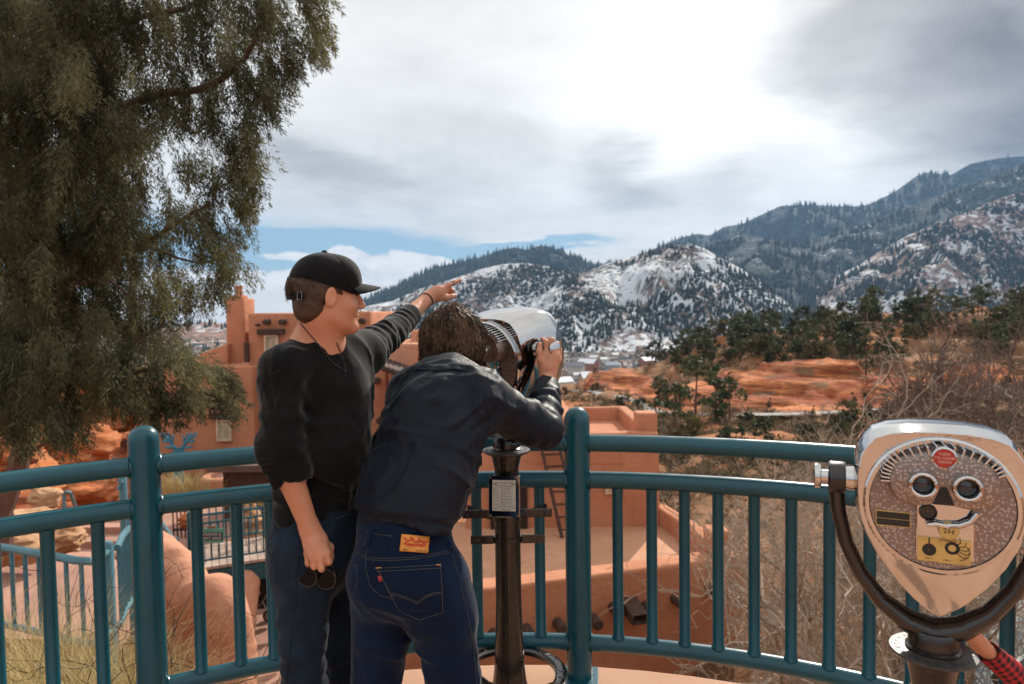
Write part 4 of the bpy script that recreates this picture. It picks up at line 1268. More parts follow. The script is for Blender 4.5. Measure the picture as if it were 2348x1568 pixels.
DIAL = mat('dark_dial_plate', (.045, .04, .038), .5, var=.3, vscale=40)
HALF = [(0, .1620), (.055, .1605), (.103, .154), (.136, .142), (.152, .124), (.167, .099), (.175, .055), (.176, .005), (.171, -.045), (.157, -.094), (.131, -.147), (.095, -.198), (.052, -.245), (.018, -.272)]
def outline(sc=1.0, dz=0.0, y=0.0):
    pts = HALF + [(0, -.281)] + [(-x, z) for x, z in HALF[:0:-1]]
    return [Vector((x * sc, y, (z - .01) * sc + .01 + dz)) for x, z in pts]
def xf(mb, H):
    mb.v = [tuple(H @ Vector(v)) for v in mb.v]
    return mb
def viewer(label, x, y, yaw, hp, tilt, brackets, ring, plate, info):
    t = thing('coin_viewer', label, 'coin viewer', (x, y, 0), yaw)
    H = Matrix.Translation((0, 0, hp)) @ Matrix.Rotation(tilt, 4, 'X')
    def put(mb, name, m, parent=t, smooth=True, bevel=0.0, angle=35):
        return xf(mb, H).build(name, m, parent, smooth=smooth, bevel=bevel, angle=angle)
    Rx = Matrix.Rotation(R(90), 3, 'X')          # lathe axis z -> -y (towards the user)
    # housing: front rim, belly, tapering back
    mb = MB()
    mb.loft([outline(.985, 0, -.088), outline(.998, 0, -.0865), outline(1.0, 0, -.082), outline(1.03, .006, -.055), outline(1.04, .010, .02), outline(1.02, .008, .10), outline(.95, -.006, .165), outline(.83, -.030, .200), outline(.76, -.036, .208)])
    hs = put(mb, 'housing', CHROME, angle=28)
    for sx in (-.052, .052):
        mb = MB(); mb.lathe([(.042, -.215), (.042, -.245), (.036, -.247), (.036, -.225), (.001, -.222)], (sx, 0, .05), 20, Matrix.Rotation(R(90), 3, 'X')); put(mb, 'objective', IRON, hs)
    # round hammered face
    mb = MB(); mb.lathe([(.001, .100), (.148, .098), (.150, .0955)][::-1] + [], (0, 0, -.012), 64, Rx, cap=False); fp = put(mb, 'face_plate', HAMMER)
    mb = MB(); mb.lathe([(.163, .086), (.163, .098), (.158, .102), (.150, .102), (.149, .094)], (0, 0, -.012), 64, Rx, cap=False); put(mb, 'face_ring', CHROME, fp)
    # goggle-shaped hood with ribs
    def goggle(s):
        pts = []
        for k in range(56):
            a = 2 * math.pi * k / 56
            cx_ = math.copysign(min(abs(math.cos(a)) * 1.4, 1), math.cos(a)) * .052
            r = .056
            px = cx_ + r * math.cos(a) * s; pz = .050 + (r * math.sin(a) * 1.06 + (.012 * (1 - abs(math.cos(a))) if math.sin(a) > 0 else -.0 + .018 * max(0, 1 - abs(math.cos(a)) * 2.2))) * s
            pts.append((px, pz))
        return pts
    mb = MB(); mb.loft([[Vector((px, yy, pz)) for px, pz in goggle(s)] for s, yy in ((1.06, -.096), (1.05, -.136), (.99, -.146), (.80, -.149))]); gh = put(mb, 'eyepiece_hood', HAMMER)
    mb = MB()
    for k in range(6, 29):
        a = R(-18) + (R(216)) * (k - 0) / 31 * 1.02
        ca, sa = math.cos(a), math.sin(a)
        cx_ = math.copysign(min(abs(ca) * 1.4, 1), ca) * .052
        c = Vector((cx_ + .066 * ca, -.124, .050 + .070 * sa + .01 * (1 - abs(ca)) * (1 if sa > 0 else 0)))
        M3 = Matrix.Rotation(-(a - R(90)), 3, 'Y'); mb.box(c, (.0045, .050, .020), mat=M3)
    put(mb, 'ribs', CHROME, gh, smooth=False, bevel=.0012)
    for sx in (-.043, .043):
        mb = MB(); mb.lathe([(.030, .146), (.031, .164), (.029, .174), (.025, .176), (.022, .174), (.021, .154)], (sx, 0, .050), 32, Rx, cap=False); e = put(mb, 'eyepiece', CHROME, gh)
        mb = MB(); mb.lathe([(.0215, .152), (.015, .156), (.001, .1575)], (sx, 0, .050), 24, Rx, cap=False); put(mb, 'lens', LENS, e)
    mb = MB(); mb.loft([[Vector((-.006, -.1505, .045)), Vector((.006, -.1505, .045)), Vector((.021, -.151, .004)), Vector((-.021, -.151, .004))], [Vector((-.006, -.115, .045)), Vector((.006, -.115, .045)), Vector((.021, -.11, .004)), Vector((-.021, -.11, .004))]]); put(mb, 'nose_notch', INK, gh, smooth=False)
    mb = MB(); mb.lathe([(.026, .140), (.026, .152), (.022, .154), (.022, .151), (.001, .151)], (0, 0, .112), 6 * 4, Rx, cap=False); bd = put(mb, 'badge_ring', CHROME, gh)
    mb = MB(); mb.lathe([(.0218, .152), (.001, .1525)], (0, 0, .112), 28, Rx, cap=False); bd2 = put(mb, 'red_badge', REDB, gh)
    F = H @ Matrix.Rotation(R(90), 4, 'X')
    def text(s, size, x_, z_, y_, m, par, rot=0):
        return text_mesh(s, size, H @ Matrix.Translation((x_, y_, z_)) @ Matrix.Rotation(R(90), 4, 'X') @ Matrix.Rotation(rot, 4, 'Z'), m, par, 'lettering', .0003)
    for s, dz in (('TURN', .009), ('TO CLEAR', 0), ('VISION', -.009)): text(s, .0085, 0,   .112 + dz, -.1529, PINKL, bd2)
    # coin plate
    mb = MB(); mb.box((.008, -.104, -.062), (.118, .014, .142)); cp = put(mb, 'coin_plate', CHROME, smooth=False, bevel=.003)
    text('QUARTERS ONLY', .0105, .006, -.001, -.1118, INK, cp)
    mb = MB(); mb.lathe([(.019, .106), (.019, .117), (.016, .119), (.015, .113), (.001, .112)], (-.027, 0, -.024), 28, Rx, cap=False); put(mb, 'coin_slot', IRON, cp)
    mb = MB(); mb.lathe([(.021, .106), (.021, .122), (.019, .124), (.001, .124)], (.014, 0, -.062), 28, Rx, cap=False); cd = put(mb, 'coin_disc', YEL, cp)
    text('25¢', .016, .014, -.062, -.1245, INK, cd)
    mb = MB(); mb.tube([(.014, -.118, -.050), (.036, -.122, -.046), (.056, -.126, -.034), (.068, -.130, -.012)], [.008, .0075, .007, .006], 10); mb.tube([(.014, -.118, -.052), (-.012, -.120, -.048), (-.030, -.122, -.052)], [.008, .007, .006], 10); put(mb, 'lever', CHROME, cp)
    # yellow instruction plate
    mb = MB(); mb.box((.006, -.1125, -.112), (.108, .003, .058)); yp = put(mb, 'instruction_plate', YEL, cp, smooth=False, bevel=.0008)
    mb = MB(); mb.lathe([(.0145, .1142), (.001, .1144)], (-.024, 0, -.113), 24, Rx, cap=False); mb.box((-.024, -.1143, -.092), (.003, .0006, .016)); put(mb, 'coin_drawing', INK, yp)
    mb = MB(); mb.lathe([(.008, .1143), (.015, .1143)], (.022, 0, -.104), 24, Rx, cap=False)
    for k in range(5):
        a = R(-50 + 24 * k); q0 = Vector((.022 + .012 * math.cos(a), -.1143, -.104 + .010 * math.sin(a)))
        mb.tube([q0, q0 + Vector((.016 * math.cos(a + .2), -.0004, .014 * math.sin(a - .2))), q0 + Vector((.026 * math.cos(a + .5), -.0002, .020 * math.sin(a + .3)))], [.0022, .0024, .0018], 6, flat=(1, .3))
    mb.tube([Vector((.034 + .022 * math.cos(R(a)), -.1143, -.111 + .02 * math.sin(R(a)))) for a in range(-80, 60, 14)], .0008, 5); put(mb, 'hand_drawing', INK, yp)
    text('TO OPERATE', .006, .012, -.088, -.1142, INK, yp); text('STEP 1', .0055, -.024, -.134, -.1142, INK, yp); text('STEP 2', .0055, .012, -.134, -.1142, INK, yp)
    # black nameplate
    mb = MB(); mb.box((-.098, -.0995, -.052), (.074, .004, .038)); np_ = put(mb, 'nameplate', YEL, smooth=False, bevel=.0008)
    mb = MB(); mb.box((-.098, -.1018, -.0435), (.070, .001, .0155)); put(mb, 'nameplate_field', BLKP, np_, smooth=False)
    mb = MB(); mb.box((-.098, -.1018, -.0605), (.070, .001, .0155)); put(mb, 'nameplate_field', BLKP, np_, smooth=False)
    # pivots and yoke
    for sx in (-1, 1):
        mb = MB(); Ry = Matrix.Rotation(R(90), 3, 'Y')
        mb.lathe([(.032, .178), (.030, .20)] if sx > 0 else [(.030, -.20), (.032, -.178)], (0, 0, .018), 24, Ry); put(mb, 'pivot', CHROME)
        mb = MB(); q = [(.018, .238), (.018, .256), (.030, .258), (.033, .263), (.033, .272), (.028, .275), (.001, .276)]
        mb.lathe(q if sx > 0 else [(r_, -z_) for r_, z_ in q][::-1], (0, 0, .018), 28, Ry); put(mb, 'knob', CHROME)
    yk = MB(); pts = [(-.222, 0, .050), (-.222, 0, .0), (-.216, 0, -.07), (-.198, 0, -.150), (-.165, 0, -.225), (-.118, 0, -.290), (-.06, 0, -.334), (0, 0, -.354)]
    pts = pts + [(-a, b, c) for a, b, c in pts[-2::-1]]
    rr_ = [.018, .020, .018, .018, .019, .022, .029, .035]; rr_ = rr_ + rr_[-2::-1]
    yk.tube(pts, rr_, 14, flat=(1.0, 1.25), up=(0, 1, 0)); yk.v = [(a, b, c + hp) for a, b, c in yk.v]
    yo = yk.build('yoke', IRON, t, smooth=True)
    for sx in (-1, 1):
        mb = MB(); q = [(.040, .200), (.042, .206), (.042, .236), (.038, .241)]
        mb.lathe(q if sx > 0 else [(r_, -z_) for r_, z_ in q][::-1], (0, 0, hp + .018), 28, Matrix.Rotation(R(90), 3, 'Y')); mb.build('yoke_boss', IRON, yo, smooth=True)
    # column
    zb = hp - .40
    mb = MB(); mb.lathe([(.052, hp - .345), (.056, hp - .352), (.056, zb + .012), (.062, zb + .008), (.062, zb + .0)][::-1], (0, 0, 0), 32); mb.build('neck', IRON, t, smooth=True)
    mb = MB(); mb.lathe([(.060, zb - .016), (.088, zb - .012), (.097, zb - .006), (.097, zb), (.06, zb + .003)], (0, 0, 0), 48, cap=False); dl = mb.build('dial_ring', DIAL, t, smooth=True)
    for k in range(24):
        a = 2 * math.pi * k / 24
        text_mesh(str((k * 5) % 60), .013, Matrix.Rotation(a, 4, 'Z') @ Matrix.Translation((0, -.082, zb + .0022)), SILV, dl, 'lettering', .0004)
    mb = MB(); mb.lathe([(.048, zb - .115), (.050, zb - .08), (.060, zb - .035), (.066, zb - .016)], (0, 0, 0), 32); mb.build('cup', IRON, t, smooth=True)
    mb = MB(); mb.lathe([(.135, 0.0), (.135, .015), (.11, .03), (.085, .06), (.070, .12), (.062, .20), (.058, .30), (.0535, .45), (.0525, zb - .26), (.0525, zb - .11)], (0, 0, 0), 36); mb.build('column', IRON, t, smooth=True)
    # information box on the column
    if info:
        Mz = Matrix.Rotation(info - yaw, 4, 'Z'); zc = zb - .175
        tl = Mz @ Matrix.Translation((0, -.062, zc)) @ Matrix.Rotation(R(-6), 4, 'X')
        mb = MB(); mb.box((0, .02, 0), (.118, .07, .155)); xf(mb, tl); ib = mb.build('information_box', IRON, t, bevel=.006)
        mb = MB(); mb.box((0, -.017, 0), (.126, .006, .165)); xf(mb, tl); fr = mb.build('plate_frame', CHROME, t, bevel=.002)
        mb = MB(); mb.box((0, -.0212, .004), (.094, .003, .122)); xf(mb, tl); pp = mb.build('card', PAPER, fr)
        def tt(s, size, x_, z_, al='CENTER'): text_mesh(s, size, tl @ Matrix.Translation((x_, -.0229, z_)) @ Matrix.Rotation(R(90), 4, 'X'), INK, pp, 'lettering', .0002, al)
        tt('View Scenic Points', .0095, 0, .054); tt('Through Binoculars', .0090, 0, .043); tt('25¢', .0125, -.039, .050); tt('25¢', .0125, .039, .050)
        for k, (a, b) in enumerate((('NO.', 'LOCATION'), ('14', 'Engineer Gulch'), ('2', 'Red Mountain'), ('15', 'Pikes Peak Road'), ('8', 'Williams Canon'), ('6', 'Iron & Mineral Springs'), ('30', 'Cliff House'))):
            tt(a, .0075, -.037, .029 - k * .0135); tt(b, .0075, .009, .029 - k * .0135)
        mb = MB()
        for k in range(8): mb.box((0, -.0228, .0355 - k * .0135), (.092, .0006, .0007))
        mb.box((-.026, -.0228, -.010), (.0007, .0006, .09)); xf(mb, tl); mb.build('rule_lines', INK, pp)
        for sx in (-.055, .055):
            for sz in (-.074, .074):
                mb = MB(); mb.lathe([(.0045, 0), (.0035, .003), (.001, .0035)], (0, 0, 0), 10); xf(mb, tl @ Matrix.Translation((sx, -.020, sz)) @ Matrix.Rotation(R(90), 4, 'X')); mb.build('screw', SILV, fr, smooth=True)
    if brackets:
        zc = zb - .175
        for zz, w, rot in ((zc - .10, .185, 0), (zc - .195, .150, 0)):
            Mz = Matrix.Rotation(brackets - yaw, 4, 'Z')
            mb = MB(); n = 20
            mb.loft([[Vector((.0585 * math.cos(a), .0585 * math.sin(a), zz - .014)), Vector((.0535 * math.cos(a), .0535 * math.sin(a), zz - .014)), Vector((.0535 * math.cos(a), .0535 * math.sin(a), zz + .014)), Vector((.0585 * math.cos(a), .0585 * math.sin(a), zz + .014))] for a in [2 * math.pi * k / 28 for k in range(29)]], cap=False)
            xf(mb, Mz); mb.build('clamp', IRON, t, smooth=True)
            for sx in (-1, 1):
                mb = MB(); mb.box((sx * (.055 + (w - .05) / 2), -.012 if zz < zc - .15 else .03, zz), (w - .055, .008, .036)); xf(mb, Mz); b = mb.build('bracket', IRON, t, bevel=.003)
                mb = MB(); mb.lathe([(.008, 0), (.008, .005), (.004, .008), (.001, .008)], (0, 0, 0), 6); xf(mb, Mz @ Matrix.Translation((sx * (w - .025), (-.016 if zz < zc - .15 else .026), zz)) @ Matrix.Rotation(R(90), 4, 'X')); mb.build('bolt', IRON, b)
        for sx in (-1, 1):
            mb = MB(); Mz = Matrix.Rotation(brackets - yaw, 4, 'Z')
            mb.tube([(sx * .05, .0, zc - .105), (sx * .17, .13, zc - .105)], .014, 4, flat=(.35, 1.2)); xf(mb, Mz); mb.build('bracket_arm', IRON, t)
    if ring:
        mb = MB(); n = 64; zz = .155
        mb.loft([[Vector((r_ * math.cos(a), r_ * math.sin(a), z_)) for r_, z_ in ((.192, zz - .022), (.236, zz - .022), (.240, zz - .004), (.232, zz), (.196, zz), (.190, zz - .004))] for a in [2 * math.pi * k / n for k in range(n + 1)]], cap=False)
        rg_ = mb.build('step_ring', IRON, t, smooth=True)
        for k in range(3):
            a = R(60 + 120 * k); mb = MB(); mb.tube([(.06 * math.cos(a), .06 * math.sin(a), .06), (.13 * math.cos(a), .13 * math.sin(a), .05), (.212 * math.cos(a), .212 * math.sin(a), .07), (.214 * math.cos(a), .214 * math.sin(a), zz - .02)], [.02, .016, .014, .014], 8); mb.build('ring_arm', IRON, t, smooth=True)
        word = 'STEP UP  '
        for k in range(27):
            chh = word[k % 9]
            if chh == ' ': continue
            a = -k * 2 * math.pi / 27 - yaw + R(30)
            text_mesh(chh, .034, Matrix.Rotation(a, 4, 'Z') @ Matrix.Translation((0, .214, zz + .0008)) , SILV, rg_, 'lettering', .0012)
    return t
v1 = viewer('tall coin viewer the bending man looks through, clamped to the railing beside him', -.03, 2.79, R(-43), 1.490, R(11), R(1), True, True, R(-8))
nz = P(2157, 1155, 1.6)
v2 = viewer('unused coin viewer facing the camera at the right edge, chrome with red badge', nz.x + .40 * .09, nz.y + .917 * .09, R(-25), nz.z + .006, R(-1), None, False, False, None)
# ------------------------------------------------------------------ people
def skin_mat():
    m, nt, bs = new_mat('skin')
    v = geo_pos(nt)
    n = nt.noise(v, 30, 4); n2 = nt.noise(v, 9, 3)
    c = nt.mix(nt.step(n2, .3, .7), (.50, .215, .125), (.56, .25, .15)); c = nt.mix(nt.m('MULTIPLY', nt.step(n, .5, .75), .3), c, (.46, .15, .085))
    nt.set(bs.inputs['Base Color'], c)
    bs.inputs['Roughness'].default_value = .48; bs.inputs['Specular IOR Level'].default_value = .4
    bs.inputs['Subsurface Weight'].default_value = .18; bs.inputs['Subsurface Radius'].default_value = (.014, .005, .0025); bs.inputs['Subsurface Scale'].default_value = 1.0
    nt.set(bs.inputs['Normal'], nt.bump(nt.noise(v, 260, 3), .12, .002))
    return m
SKIN = skin_mat()
def cloth_mat(name, a, b, rough, scale=1400, sheen=.3, wear=None, bumps=.12, fold=.0, spec=.06):
    m, nt, bs = new_mat(name)
    v = geo_pos(nt)
    n = nt.noise(v, 7, 6, .6); f = nt.noise(v, 420, 2)
    c = nt.mix(nt.step(n, .35, .68), a, b)
    c = nt.mix(nt.m('MULTIPLY', nt.step(f, .52, .7), .35), c, tuple(min(1, x * 2.2 + .004) for x in b))
    if wear is not None:
        c = nt.mix(nt.m('MULTIPLY', nt.step(nt.noise(v, 4.2, 5, .6), .56, .75), .55), c, wear)
    nt.set(bs.inputs['Base Color'], c); bs.inputs['Roughness'].default_value = rough
    bs.inputs['Sheen Weight'].default_value = sheen; bs.inputs['Sheen Roughness'].default_value = .4
    bs.inputs['Specular IOR Level'].default_value = spec
    h = nt.m('ADD', nt.m('MULTIPLY', f, .25), nt.m('MULTIPLY', nt.noise(nt.mapping(v, scale=(1, 1, .6)), 22, 4, .55, 1.2), 1.4))
    nt.set(bs.inputs['Normal'], nt.bump(h, bumps + fold, .006))
    return m
SHIRT = cloth_mat('black_jersey', (.0050, .0050, .0056), (.0095, .0095, .0100), .80, sheen=.22, bumps=.3)
JACKET = cloth_mat('navy_nylon', (.0062, .0078, .0130), (.0090, .0115, .0190), .50, sheen=.06, bumps=.35, spec=.14)
DENIM1 = cloth_mat('charcoal_denim', (.0085, .0135, .0225), (.0145, .0235, .038), .8, sheen=.10, wear=(.034, .052, .078), bumps=.3)
DENIM2 = cloth_mat('indigo_denim', (.0045, .0100, .026), (.0072, .0165, .042), .75, sheen=.12, wear=(.013, .030, .066), bumps=.3)
STITCH = mat('pale_stitching', (.060, .055, .055), .8, var=.6, vscale=200)
CAPM = cloth_mat('black_cotton_cap', (.0065, .0065, .0075), (.011, .011, .012), .8, sheen=.2, wear=(.026, .026, .027), bumps=.25)
def hair_mat(name, a, b):
    m, nt, bs = new_mat(name)
    v = geo_pos(nt); n = nt.noise(v, 60, 4); n2 = nt.noise(v, 14, 3)
    nt.set(bs.inputs['Base Color'], nt.mix(nt.step(nt.m('ADD', nt.m('MULTIPLY', n, .5), nt.m('MULTIPLY', n2, .5)), .38, .62), a, b))
    bs.inputs['Roughness'].default_value = .58; bs.inputs['Specular IOR Level'].default_value = .3
    nt.set(bs.inputs['Normal'], nt.bump(nt.noise(nt.mapping(v, scale=(1, 1, .25)), 220, 3), .5, .003))
    return m
HAIR1 = hair_mat('short_brown_hair', (.036, .019, .011), (.075, .040, .022))
HAIR2 = hair_mat('wavy_brown_hair', (.026, .014, .009), (.14, .078, .042))

def frame(fwd, up=(0, 0, 1)):
    f = Vector(fwd).normalized(); u = Vector(up); l = u.cross(f).normalized(); u = f.cross(l).normalized()
    return f, l, u
def head_ops(s, C, F, L, U, sc=1.0, ears=(1, -1)):
    C = Vector(C); q = lambda f, l, u: C + (F * f + L * l + U * u) * sc
    M = Matrix((F, L, U)).transposed()
    e = lambda c, r, k=.02, mode='+', MM=M: s.ell(c, [x * sc for x in r], MM, k * sc, mode)
    e(q(-.010, 0, .036), (.098, .076, .090)); e(q(.028, 0, -.040), (.062, .060, .082), .03)
    for sg in (1, -1):
        s.cone(q(.0, sg * .050, -.062), q(.070, sg * .014, -.098), .020 * sc, .017 * sc, .03 * sc)
        e(q(.058, sg * .038, -.030), (.026, .026, .024), .03)
        s.cone(q(.083, sg * .012, .020), q(.074, sg * .045, .020), .012 * sc, .010 * sc, .018 * sc)
        e(q(.098, sg * .031, .002), (.016, .017, .011), .012, '-')
        e(q(.073, sg * .031, .001), (.013, .014, .012), .004)
        e(q(.098, sg * .012, -.033), (.010, .008, .008), .008)
    s.cone(q(.090, 0, .014), q(.112, 0, -.028), .008 * sc, .011 * sc, .012 * sc)
    e(q(.078, 0, -.100), (.018, .020, .014), .02)
    e(q(.090, 0, -.060), (.011, .022, .006), .006); e(q(.088, 0, -.072), (.011, .019, .007), .006)
    for sg in ears:
        M2 = Matrix((F * .97 + L * sg * .25, L * sg, U + F * -.18)).transposed()
        s.ell(q(-.008, sg * .082, -.006), [.019 * sc, .007 * sc, .033 * sc], M2, .006 * sc)
        s.ell(q(-.002, sg * .090, -.002), [.010 * sc, .006 * sc, .019 * sc], M2, .005 * sc, '-')
def fingers(s, specs, k=.006):
    for pts, r0, r1 in specs:
        n = len(pts); s.chain(pts, [r0 + (r1 - r0) * i / (n - 1) for i in range(n)], k=k)
def seg_dist(p, a, b):
    a = np.array(a, dtype=np.float32); b = np.array(b, dtype=np.float32); ba = b - a
    h = np.clip((p - a) @ ba / float(ba @ ba), 0, 1)
    return np.sqrt(((p - a - h[:, None] * ba) ** 2).sum(1)), h, float(np.linalg.norm(ba))
def rings_on(a, b, rad, pitch, amp, lo=0, hi=1, ph=0.0, skew=None):
    """bunched rings of cloth round the limb a-b"""
    def fn(p):
        d, h, L = seg_dist(p, a, b)
        m = smoothstep(h, lo - .12, lo + .06) * (1 - smoothstep(h, hi - .03, hi + .05)) * (1 - smoothstep(d, rad * 1.4, rad * 2.0))
        w = vnoise(p * 9 + ph) * 1.6 + (0 if skew is None else (p - np.array(a, dtype=np.float32)) @ np.array(skew, dtype=np.float32))
        s_ = np.sin(h * L / pitch * 6.283 + w * 1.5 + ph)
        return -amp * m * (np.abs(s_) ** .7 * np.sign(s_)) * (.55 + .6 * vnoise(p * 14 + ph + 3))
    return fn
def folds(dirv, scale, amp, across=4.0, ph=0.0, box=None):
    """drapery running along dirv: narrow crests with wide hollows between them"""
    d = np.array(Vector(dirv).normalized(), dtype=np.float32)
    def fn(p):
        al = (p @ d)[:, None] * d
        q = (p - al) * across + al * .9
        q = q + .35 * vnoise(p * 5 + ph)[:, None]
        n = np.abs(vnoise(q * scale + ph)); n2 = np.abs(vnoise(q * scale * 1.9 + ph + 9))
        v = -amp * ((1 - np.clip(n * 1.6, 0, 1)) ** 2.2 * 1.7 - .45 + .6 * ((1 - np.clip(n2 * 1.8, 0, 1)) ** 2 - .3))
        if box is not None:
            c, r = box; v = v * (1 - smoothstep(np.sqrt(((p - np.array(c, dtype=np.float32)) ** 2).sum(1)), r * .5, r))
        return v
    return fn
def stitch_line(bvh, pts, name, parent, r=.0011, m=STITCH, lift=.0012, dash=False):
    out = []
    for i in range(len(pts) - 1):
        n = max(2, int(math.hypot(pts[i + 1][0] - pts[i][0], pts[i + 1][1] - pts[i][1]) / 6))
        for k in range(n + (i == len(pts) - 2)):
            t = k / n; q, nn = hit(bvh, pts[i][0] * (1 - t) + pts[i + 1][0] * t, pts[i][1] * (1 - t) + pts[i + 1][1] * t, lift)
            if q is not None: out.append(q)
    if len(out) < 2: return None
    mb = MB(); mb.tube(out, r, 5)
    return mb.build(name, m, parent, smooth=True, world=True)
def patch(bvh, poly, name, parent, m, n=16, lift=.002, thick=.003, world=True):
    """a piece of cloth laid on the surface: poly is four photo points (quad), or more (fan strip between left and right edges)"""
    tl, tr, br, bl = poly
    top, bot = [], []
    for j in range(n + 1):
        v = j / n
        for i in range(n + 1):
            u = i / n
            x = (tl[0] * (1 - u) + tr[0] * u) * (1 - v) + (bl[0] * (1 - u) + br[0] * u) * v
            y = (tl[1] * (1 - u) + tr[1] * u) * (1 - v) + (bl[1] * (1 - u) + br[1] * u) * v
            q, nn = hit(bvh, x, y, 0)
            if q is None: return None
            top.append(q + nn * (lift + thick)); bot.append(q - nn * .002)
    N = n + 1; f = []
    for j in range(n):
        for i in range(n):
            f.append((j * N + i, (j + 1) * N + i, (j + 1) * N + i + 1, j * N + i + 1))
    o = N * N; ff = list(f)
    edge = [i for i in range(N)] + [j * N + n for j in range(1, N)] + [n * N + i for i in range(n - 1, -1, -1)] + [j * N for j in range(n - 1, 0, -1)]
    for a, b in zip(edge, edge[1:] + edge[:1]): ff.append((a, b, b + o, a + o))
    return mesh_obj(name, top + bot, ff, m, parent, True, world=True)
def shoe(s, ank, yaw, L=.28):
    f = Vector((math.sin(yaw), math.cos(yaw), 0)); a = Vector((ank.x, ank.y, 0))
    s.cone(a - f * .05 + Vector((0, 0, .055)), a + f * .06 + Vector((0, 0, .055)), .045, .048, .03); s.cone(a + f * .06 + Vector((0, 0, .045)), a + f * (L - .12) + Vector((0, 0, .035)), .046, .036, .03)
    s.cone(a + Vector((0, 0, .06)), a + Vector((0, 0, .12)), .045, .048, .03)
    s.plane(a + Vector((0, 0, .004)), (0, 0, -1), .004)
SHOEM = mat('dark_leather', (.02, .014, .01), .5)

# ================================================================== the man in the black cap
p1 = thing('person', 'standing man in black cap and black long sleeved shirt pointing at the mountains', 'person', (P(738, 1200, 2.2).x, 2.2, 0))
F, L, U = frame((math.cos(R(27)), math.sin(R(27)), -.03))
HC = P(752, 679, 2.12); HS = .96
N0 = P(728, 775, 2.17)
SR, SL = P(650, 846, 2.06), P(832, 806, 2.36)
ER, WR = P(642, 1030, 2.0), P(711, 1214, 2.02)
EL, WL = P(903, 757, 2.62), P(979, 685, 2.86)
tf, tl_, tu = frame((.82, -.57, 0))
body = SDF()
head_ops(body, HC, F, L, U, HS)
q = lambda f, l, u: HC + (F * f + L * l + U * u) * HS
body.cone(q(-.030, 0, -.035), N0 + Vector((0, 0, -.01)), .056, .062, .03)
body.cone(q(-.02, 0, -.085), N0 + tf * .045 + Vector((0, 0, -.03)), .045, .05, .03)
for S_ in (SR, SL): body.cone(N0 + Vector((0, 0, -.02)), S_ + Vector((0, 0, -.02)), .05, .045, .04)
CH = P(742, 880, 2.21); WA = P(738, 1080, 2.2); PE = P(738, 1210, 2.2)
body.cone(CH, WA, .135, .125, .06, flat=(tuple(tf), .72)); body.cone(WA, PE, .12, .13, .05, flat=(tuple(tf), .75)); body.cone(N0 + Vector((0, 0, -.05)), CH, .09, .13, .05, flat=(tuple(tf), .75))
body.chain([SR, ER, ER.lerp(WR, .35), WR], [.042, .036, .038, .027], k=.03)
body.chain([SL, EL, EL.lerp(WL, .35), WL], [.045, .038, .036, .0265], k=.03)
KR, AR_ = P(695, 1475, 2.10), Vector((P(690, 1500, 2.12).x, 2.14, .10)); KL, AL_ = P(785, 1480, 2.36), Vector((P(790, 1500, 2.40).x, 2.42, .10))
HR_, HL_ = P(702, 1250, 2.14), P(768, 1250, 2.28)
body.chain([HR_, KR, AR_], [.07, .05, .035], k=.04); body.chain([HL_, KL, AL_], [.07, .05, .035], k=.04)
# hanging right hand: back of the hand to the viewer, fingers folded round the sunglasses
body.chain([WR, P(722, 1240, 2.018), P(728, 1262, 2.012)], [.027, .033, .034], k=.02, flat=(tuple((P(728, 1245, 1.9) - P(728, 1245, 2.0)).normalized()), .62))
kn = [P(704, 1268, 2.022), P(718, 1273, 2.006), P(734, 1275, 1.999), P(749, 1267, 2.008)]
pip = [P(706, 1291, 2.018), P(720, 1299, 2.0), P(737, 1304, 1.992), P(754, 1288, 2.008)]
tip = [P(712, 1290, 2.050), P(724, 1296, 2.04), P(740, 1299, 2.036), P(752, 1291, 2.044)]
for a in kn: body.cone(P(720, 1240, 2.016), a, .020, .0105, .012)
fingers(body, [([kn[i], pip[i], tip[i]], (.0098, .0108, .011, .0105)[i], .0085) for i in range(4)], .006)
fingers(body, [([P(735, 1235, 2.03), P(754, 1256, 2.045), P(756, 1276, 2.052), P(748, 1290, 2.058)], .015, .009)], .012)
# pointing left hand
hv = P(1030, 655, 2.90)
body.chain([WL, P(1003, 672, 2.88)], [.0265, .033], k=.02, flat=(tuple((P(1000, 672, 2.8) - P(1000, 672, 2.9)).normalized()), .8))
k2 = [P(1028, 654, 2.905), P(1029, 661, 2.925), P(1026, 668, 2.945), P(1021, 675, 2.96)]
for a in k2: body.cone(P(1000, 674, 2.885), a, .024, .0115, .015)
fingers(body, [([k2[0], P(1042, 647, 2.93), P(1056, 642, 2.955)], .0105, .0078),
               ([k2[1], P(1037, 667, 2.955), P(1026, 677, 2.95)], .0108, .009), ([k2[2], P(1034, 674, 2.97), P(1022, 682, 2.955)], .0105, .009), ([k2[3], P(1028, 680, 2.98), P(1018, 687, 2.96)], .0095, .008),
               ([P(1003, 684, 2.875), P(1022, 682, 2.885), P(1034, 680, 2.90), P(1043, 678, 2.915)], .015, .0095)], .007)
body.disp.append(lambda p: vnoise(p * 60) * .0006)
b1 = sdf_obj('body', body, .0042, SKIN, p1)
